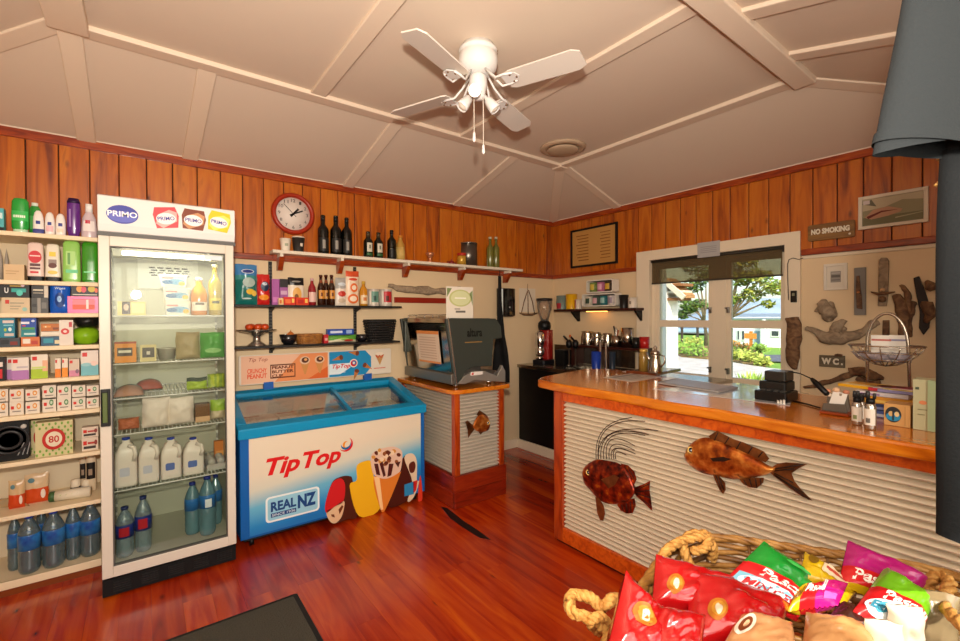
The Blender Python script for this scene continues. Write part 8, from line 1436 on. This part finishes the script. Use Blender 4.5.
FOILR = C('#a60c10', .2, coat=.5); FOILG = C('#138a2c', .25, coat=.4); FOILL = C('#6fb51a', .25, coat=.4); FOILM = C('#a8126a', .25, coat=.4); FOILY = C('#d2ad14', .25, coat=.4); RB = C('#c4161c', .3, coat=.3); WL = C('#f0e8de', .4); GOLD = C('#a8621a', .5); CREAMW = C('#d9ccb4', .5)
def nutlogo(u, v, ru, rv): return [('o', u, v, ru, rv, GOLD), ('o', u+ru*.05, v, ru*.72, rv*.72, C('#b9822a', .5)), ('o', u, v+rv*.05, ru*.34, rv*.6, CREAMW)]
bag4('sweet_bag', 'red foil bag at the front left of the basket, its peaked corner highest', [(626, 571, .80), (664, 612, .79), (672, 668, .72), (604, 662, .71)], .06, FOILR, 2, nutlogo(.34, .38, .19, .14))
bag4('sweet_bag', 'red foil bag with crumpled front lying between the other red ones', [(648, 604, .78), (706, 615, .76), (700, 662, .70), (652, 670, .70)], .05, FOILR, 5, [])
bag4('sweet_bag', 'red foil bag leaning at the back left of the basket', [(656, 554, .92), (742, 580, .92), (720, 618, .84), (652, 606, .84)], .06, FOILR, 8, nutlogo(.2, .62, .1, .2))
bag4('sweet_bag', 'large red foil bag across the middle of the basket', [(690, 568, .90), (792, 602, .87), (768, 655, .77), (686, 645, .77)], .07, FOILR, 11, nutlogo(.26, .62, .1, .16))
PASC = lambda: None
bag4('sweet_bag', 'bright green bag of mint sweets standing at the back of the basket', [(764, 541, .97), (822, 580, .94), (796, 622, .86), (722, 582, .90)], .05, lambda u, v: FOILG if v < .5 else RB, 14, [('r', .02, .98, .5, .72, RB), ('t', 'Pascall', .22, .92, .52, .68, WL), ('r', .03, .8, .72, .98, C('#7ab4c9', .35)), ('o', .45, .84, .38, .13, C('#dfe6ea', .4)), ('t', 'MINTIES', .14, .78, .78, .91, C('#b3181c', .35)), ('o', .55, .2, .2, .03, C('#3fae4a', .3))])
bag4('sweet_bag', 'narrow yellow bag wedged in the middle of the basket', [(805, 552, .97), (858, 590, .92), (845, 606, .88), (800, 574, .92)], .035, FOILY, 17, [('r', .3, .75, .2, .55, C('#e3c9a8', .35)), ('r', .35, .7, .3, .4, C('#b3402a', .35)), ('o', .12, .3, .08, .2, C('#7a5a12', .35))])
bag4('sweet_bag', 'pink and yellow bag lying in front of the narrow yellow one', [(798, 590, .90), (848, 583, .90), (838, 606, .85), (786, 612, .85)], .04, lambda u, v: FOILY if u < .25 else (C('#c9147a', .25, coat=.4) if u > .55 else RB), 20, [('t', 'Lol', .02, .25, .3, .75, C('#7a4a08', .35)), ('t', 'Pascall', .3, .68, .25, .65, WL), ('r', .72, .95, .75, .92, C('#e85ab0', .3))])
bag4('sweet_bag', 'magenta bag standing against the far wall of the basket', [(848, 540, .98), (932, 578, .94), (906, 612, .88), (838, 585, .91)], .055, lambda u, v: FOILM if v < .58 else (RB if v < .9 else FOILY), 23, [('r', .0, .8, .62, .92, RB), ('t', 'Pascall', .1, .72, .62, .86, WL), ('o', .62, .66, .2, .06, C('#d97a2a', .3))])
bag4('sweet_bag', 'lime green bag of sweets in front of the magenta bag', [(886, 566, .92), (938, 604, .87), (912, 640, .80), (852, 612, .83)], .055, lambda u, v: FOILL if v < .52 else RB, 26, [('r', .0, .98, .5, .72, RB), ('t', 'Pascall', .2, .95, .52, .70, WL), ('o', .42, .84, .38, .14, C('#d9e6ea', .35)), ('o', .3, .84, .1, .08, C('#4aa0b8', .35)), ('o', .5, .86, .1, .08, C('#4aa0b8', .35)), ('o', .62, .82, .08, .06, C('#a86a3a', .35)), ('t', 'Eclairs', .12, .7, .78, .90, C('#2f7f9a', .35))])
CEL = C('#c98f5e', .25, coat=.5)
bag4('bread_roll_bag', 'clear bag of flat bread with a round brown label at the front of the basket', [(742, 612, .80), (792, 622, .79), (800, 668, .72), (712, 664, .72)], .05, CEL, 29, [('o', .16, .34, .14, .2, C('#e8dccb', .4)), ('o', .16, .34, .09, .14, C('#7a3a1a', .4)), ('o', .17, .34, .04, .07, C('#d9b08a', .4))])
bag4('bread_roll_bag', 'clear bag of flat bread in the middle front of the basket', [(806, 612, .81), (868, 624, .79), (884, 668, .72), (800, 668, .72)], .05, C('#c08a56', .25, coat=.5), 32)
bag4('bread_roll_bag', 'dark bag hidden under the lime green bag', [(842, 604, .88), (872, 618, .84), (860, 636, .80), (826, 622, .82)], .04, C('#3a1a12', .3), 35)
m = pouch_mesh(.08, .11, .05, C('#a8926c', .15, trans=.35, coat=.5), 77); p = atD(932, 612, .86); t_ = solid('cellophane_bag', 'sunlit clear cellophane bag tied at the right of the basket', 'bag', m, (p.x, p.y, p.z-.07), -60)
for k, (px, py, d, r, lab) in enumerate(((905, 628, .80, .030, 'sunlit white paper parcel at the lower right of the basket'), (884, 644, .76, .026, 'sunlit white paper parcel left of the other one'))):
    mm = pouch_mesh(.055, .09, .04, C('#d9c8ae', .6), 80+k); p = atD(px, py, d); solid('paper_parcel', lab, 'parcel', mm, (p.x, p.y, p.z-.05), -50)
# ================================================================ grey T-shirt hanging by the door at the right edge
TS = C('#1c2022', .9, bump=(220, .15)); TSD = C('#101315', .9, bump=(220, .15))
sh_c = atD(1010, 60, .64); g = thing('hanging_shirt', 'dark grey short sleeved shirt hanging at the right edge', 'shirt', tuple(sh_c), 0)
Rv, Uv, Fv = _R, Vector((0, 0, 1)), Vector((_F.x, _F.y, 0)).normalized(); Rv = Vector((_R.x, _R.y, 0)).normalized()
def sp(px, py, d, off=0.): p = atD(px, py, d)-sh_c; return p+Fv*off
# torso: closed tube of cloth seen from the front, left edge along the photograph's edge of the shirt
def torso(u, v):
    yy = 150+(545-150)*v; xl = 944-8*v-3*sin(v*5); a = 2*pi*u; wpx = 150; cx = xl+wpx; k = 1+.025*sin(a*5+v*6); x = cx+wpx*cos(a)*k if False else cx-wpx*cos(a); dep = .045*sin(a)*(1+.15*sin(a*3+v*9)); return sp(x, yy if yy < 530 or cos(a) < .8 else yy-(cos(a)-.8)*50, .62, dep)
m = MB(); m.grid(torso, 40, 30, TSD, cu=True); m.build('torso', g)
def yoke(u, v):
    a = 2*pi*u; yy = 152-330*v; w = 150-40*v-60*v*v; cx = 944+150; x = cx-w*cos(a); return sp(x, yy, .62, .045*(1-.6*v)*sin(a))
m = MB(); m.grid(yoke, 40, 12, TS, cu=True); m.build('shoulders', g)
def sleeve(u, v):
    a = 2*pi*u; c0 = Vector((986, -120, 0)); c1 = Vector((932, 148, 0)); c = c0.lerp(c1, v); hw = 62+(-12)*v; ax = Vector((1, .17+.0*v, 0)); k = 1+.02*sin(a*4+v*7); x = c.x-hw*cos(a)*k-6*v; y_ = c.y-hw*cos(a)*-.12; return sp(x, y_, .60, .03*sin(a)*(1-.1*v))
m = MB(); m.grid(sleeve, 36, 22, TS, cu=True); m.build('sleeve', g)
def hem(u, v):
    a = 2*pi*u; c = Vector((932, 148.5, 0)).lerp(Vector((934.5, 138, 0)), v); hw = 51; x = c.x-hw*cos(a)-6; return sp(x, c.y-hw*cos(a)*.12, .60, .031*sin(a))
m = MB(); m.grid(hem, 36, 2, TS, cu=True); m.build('cuff', g)
m = MB(); q = [sp(948, 150+6*i, .602, -.07+.0*i) for i in range(6)]; m.tube([sp(938, 158, .66, 0), sp(945, 164, .66, 0), sp(944, 178, .66, .0), sp(936, 186, .66, .0)], .003, C('#b5894a', .5), 6); m.build('swing_tag_loop', g)
top = sh_c+sp(1094, -178, .62)
m = MB(); tl = top-sh_c; m.tube([tl+Vector((0, 0, -.02)), tl+Vector((0, 0, .05)), tl+Rv*.02+Vector((0, 0, .08)), tl+Rv*.0+Vector((0, 0, .11)), tl-Rv*.02+Vector((0, 0, .09))], .003, CHROME, 6); m.build('hanger_hook', g)
rz = top.z+.099; rk = thing('clothes_rail', 'metal clothes rail hung from the ceiling beside the door', 'rail', (0, 0, 0)); a0 = Vector((top.x, top.y, 0)); dr = Fv
e0, e1 = a0+dr*.22, a0-dr*.22; m = MB(); m.tube([Vector((e0.x, e0.y, rz)), Vector((e1.x, e1.y, rz))], .009, STEEL, 10); m.build('rail', rk)
for e in (e0-dr*.02, e1+dr*.02): m = MB(); m.tube([Vector((e.x, e.y, rz)), Vector((e.x, e.y, EZ+.02))], .006, STEEL, 8); m.build('hanging_rod', rk)
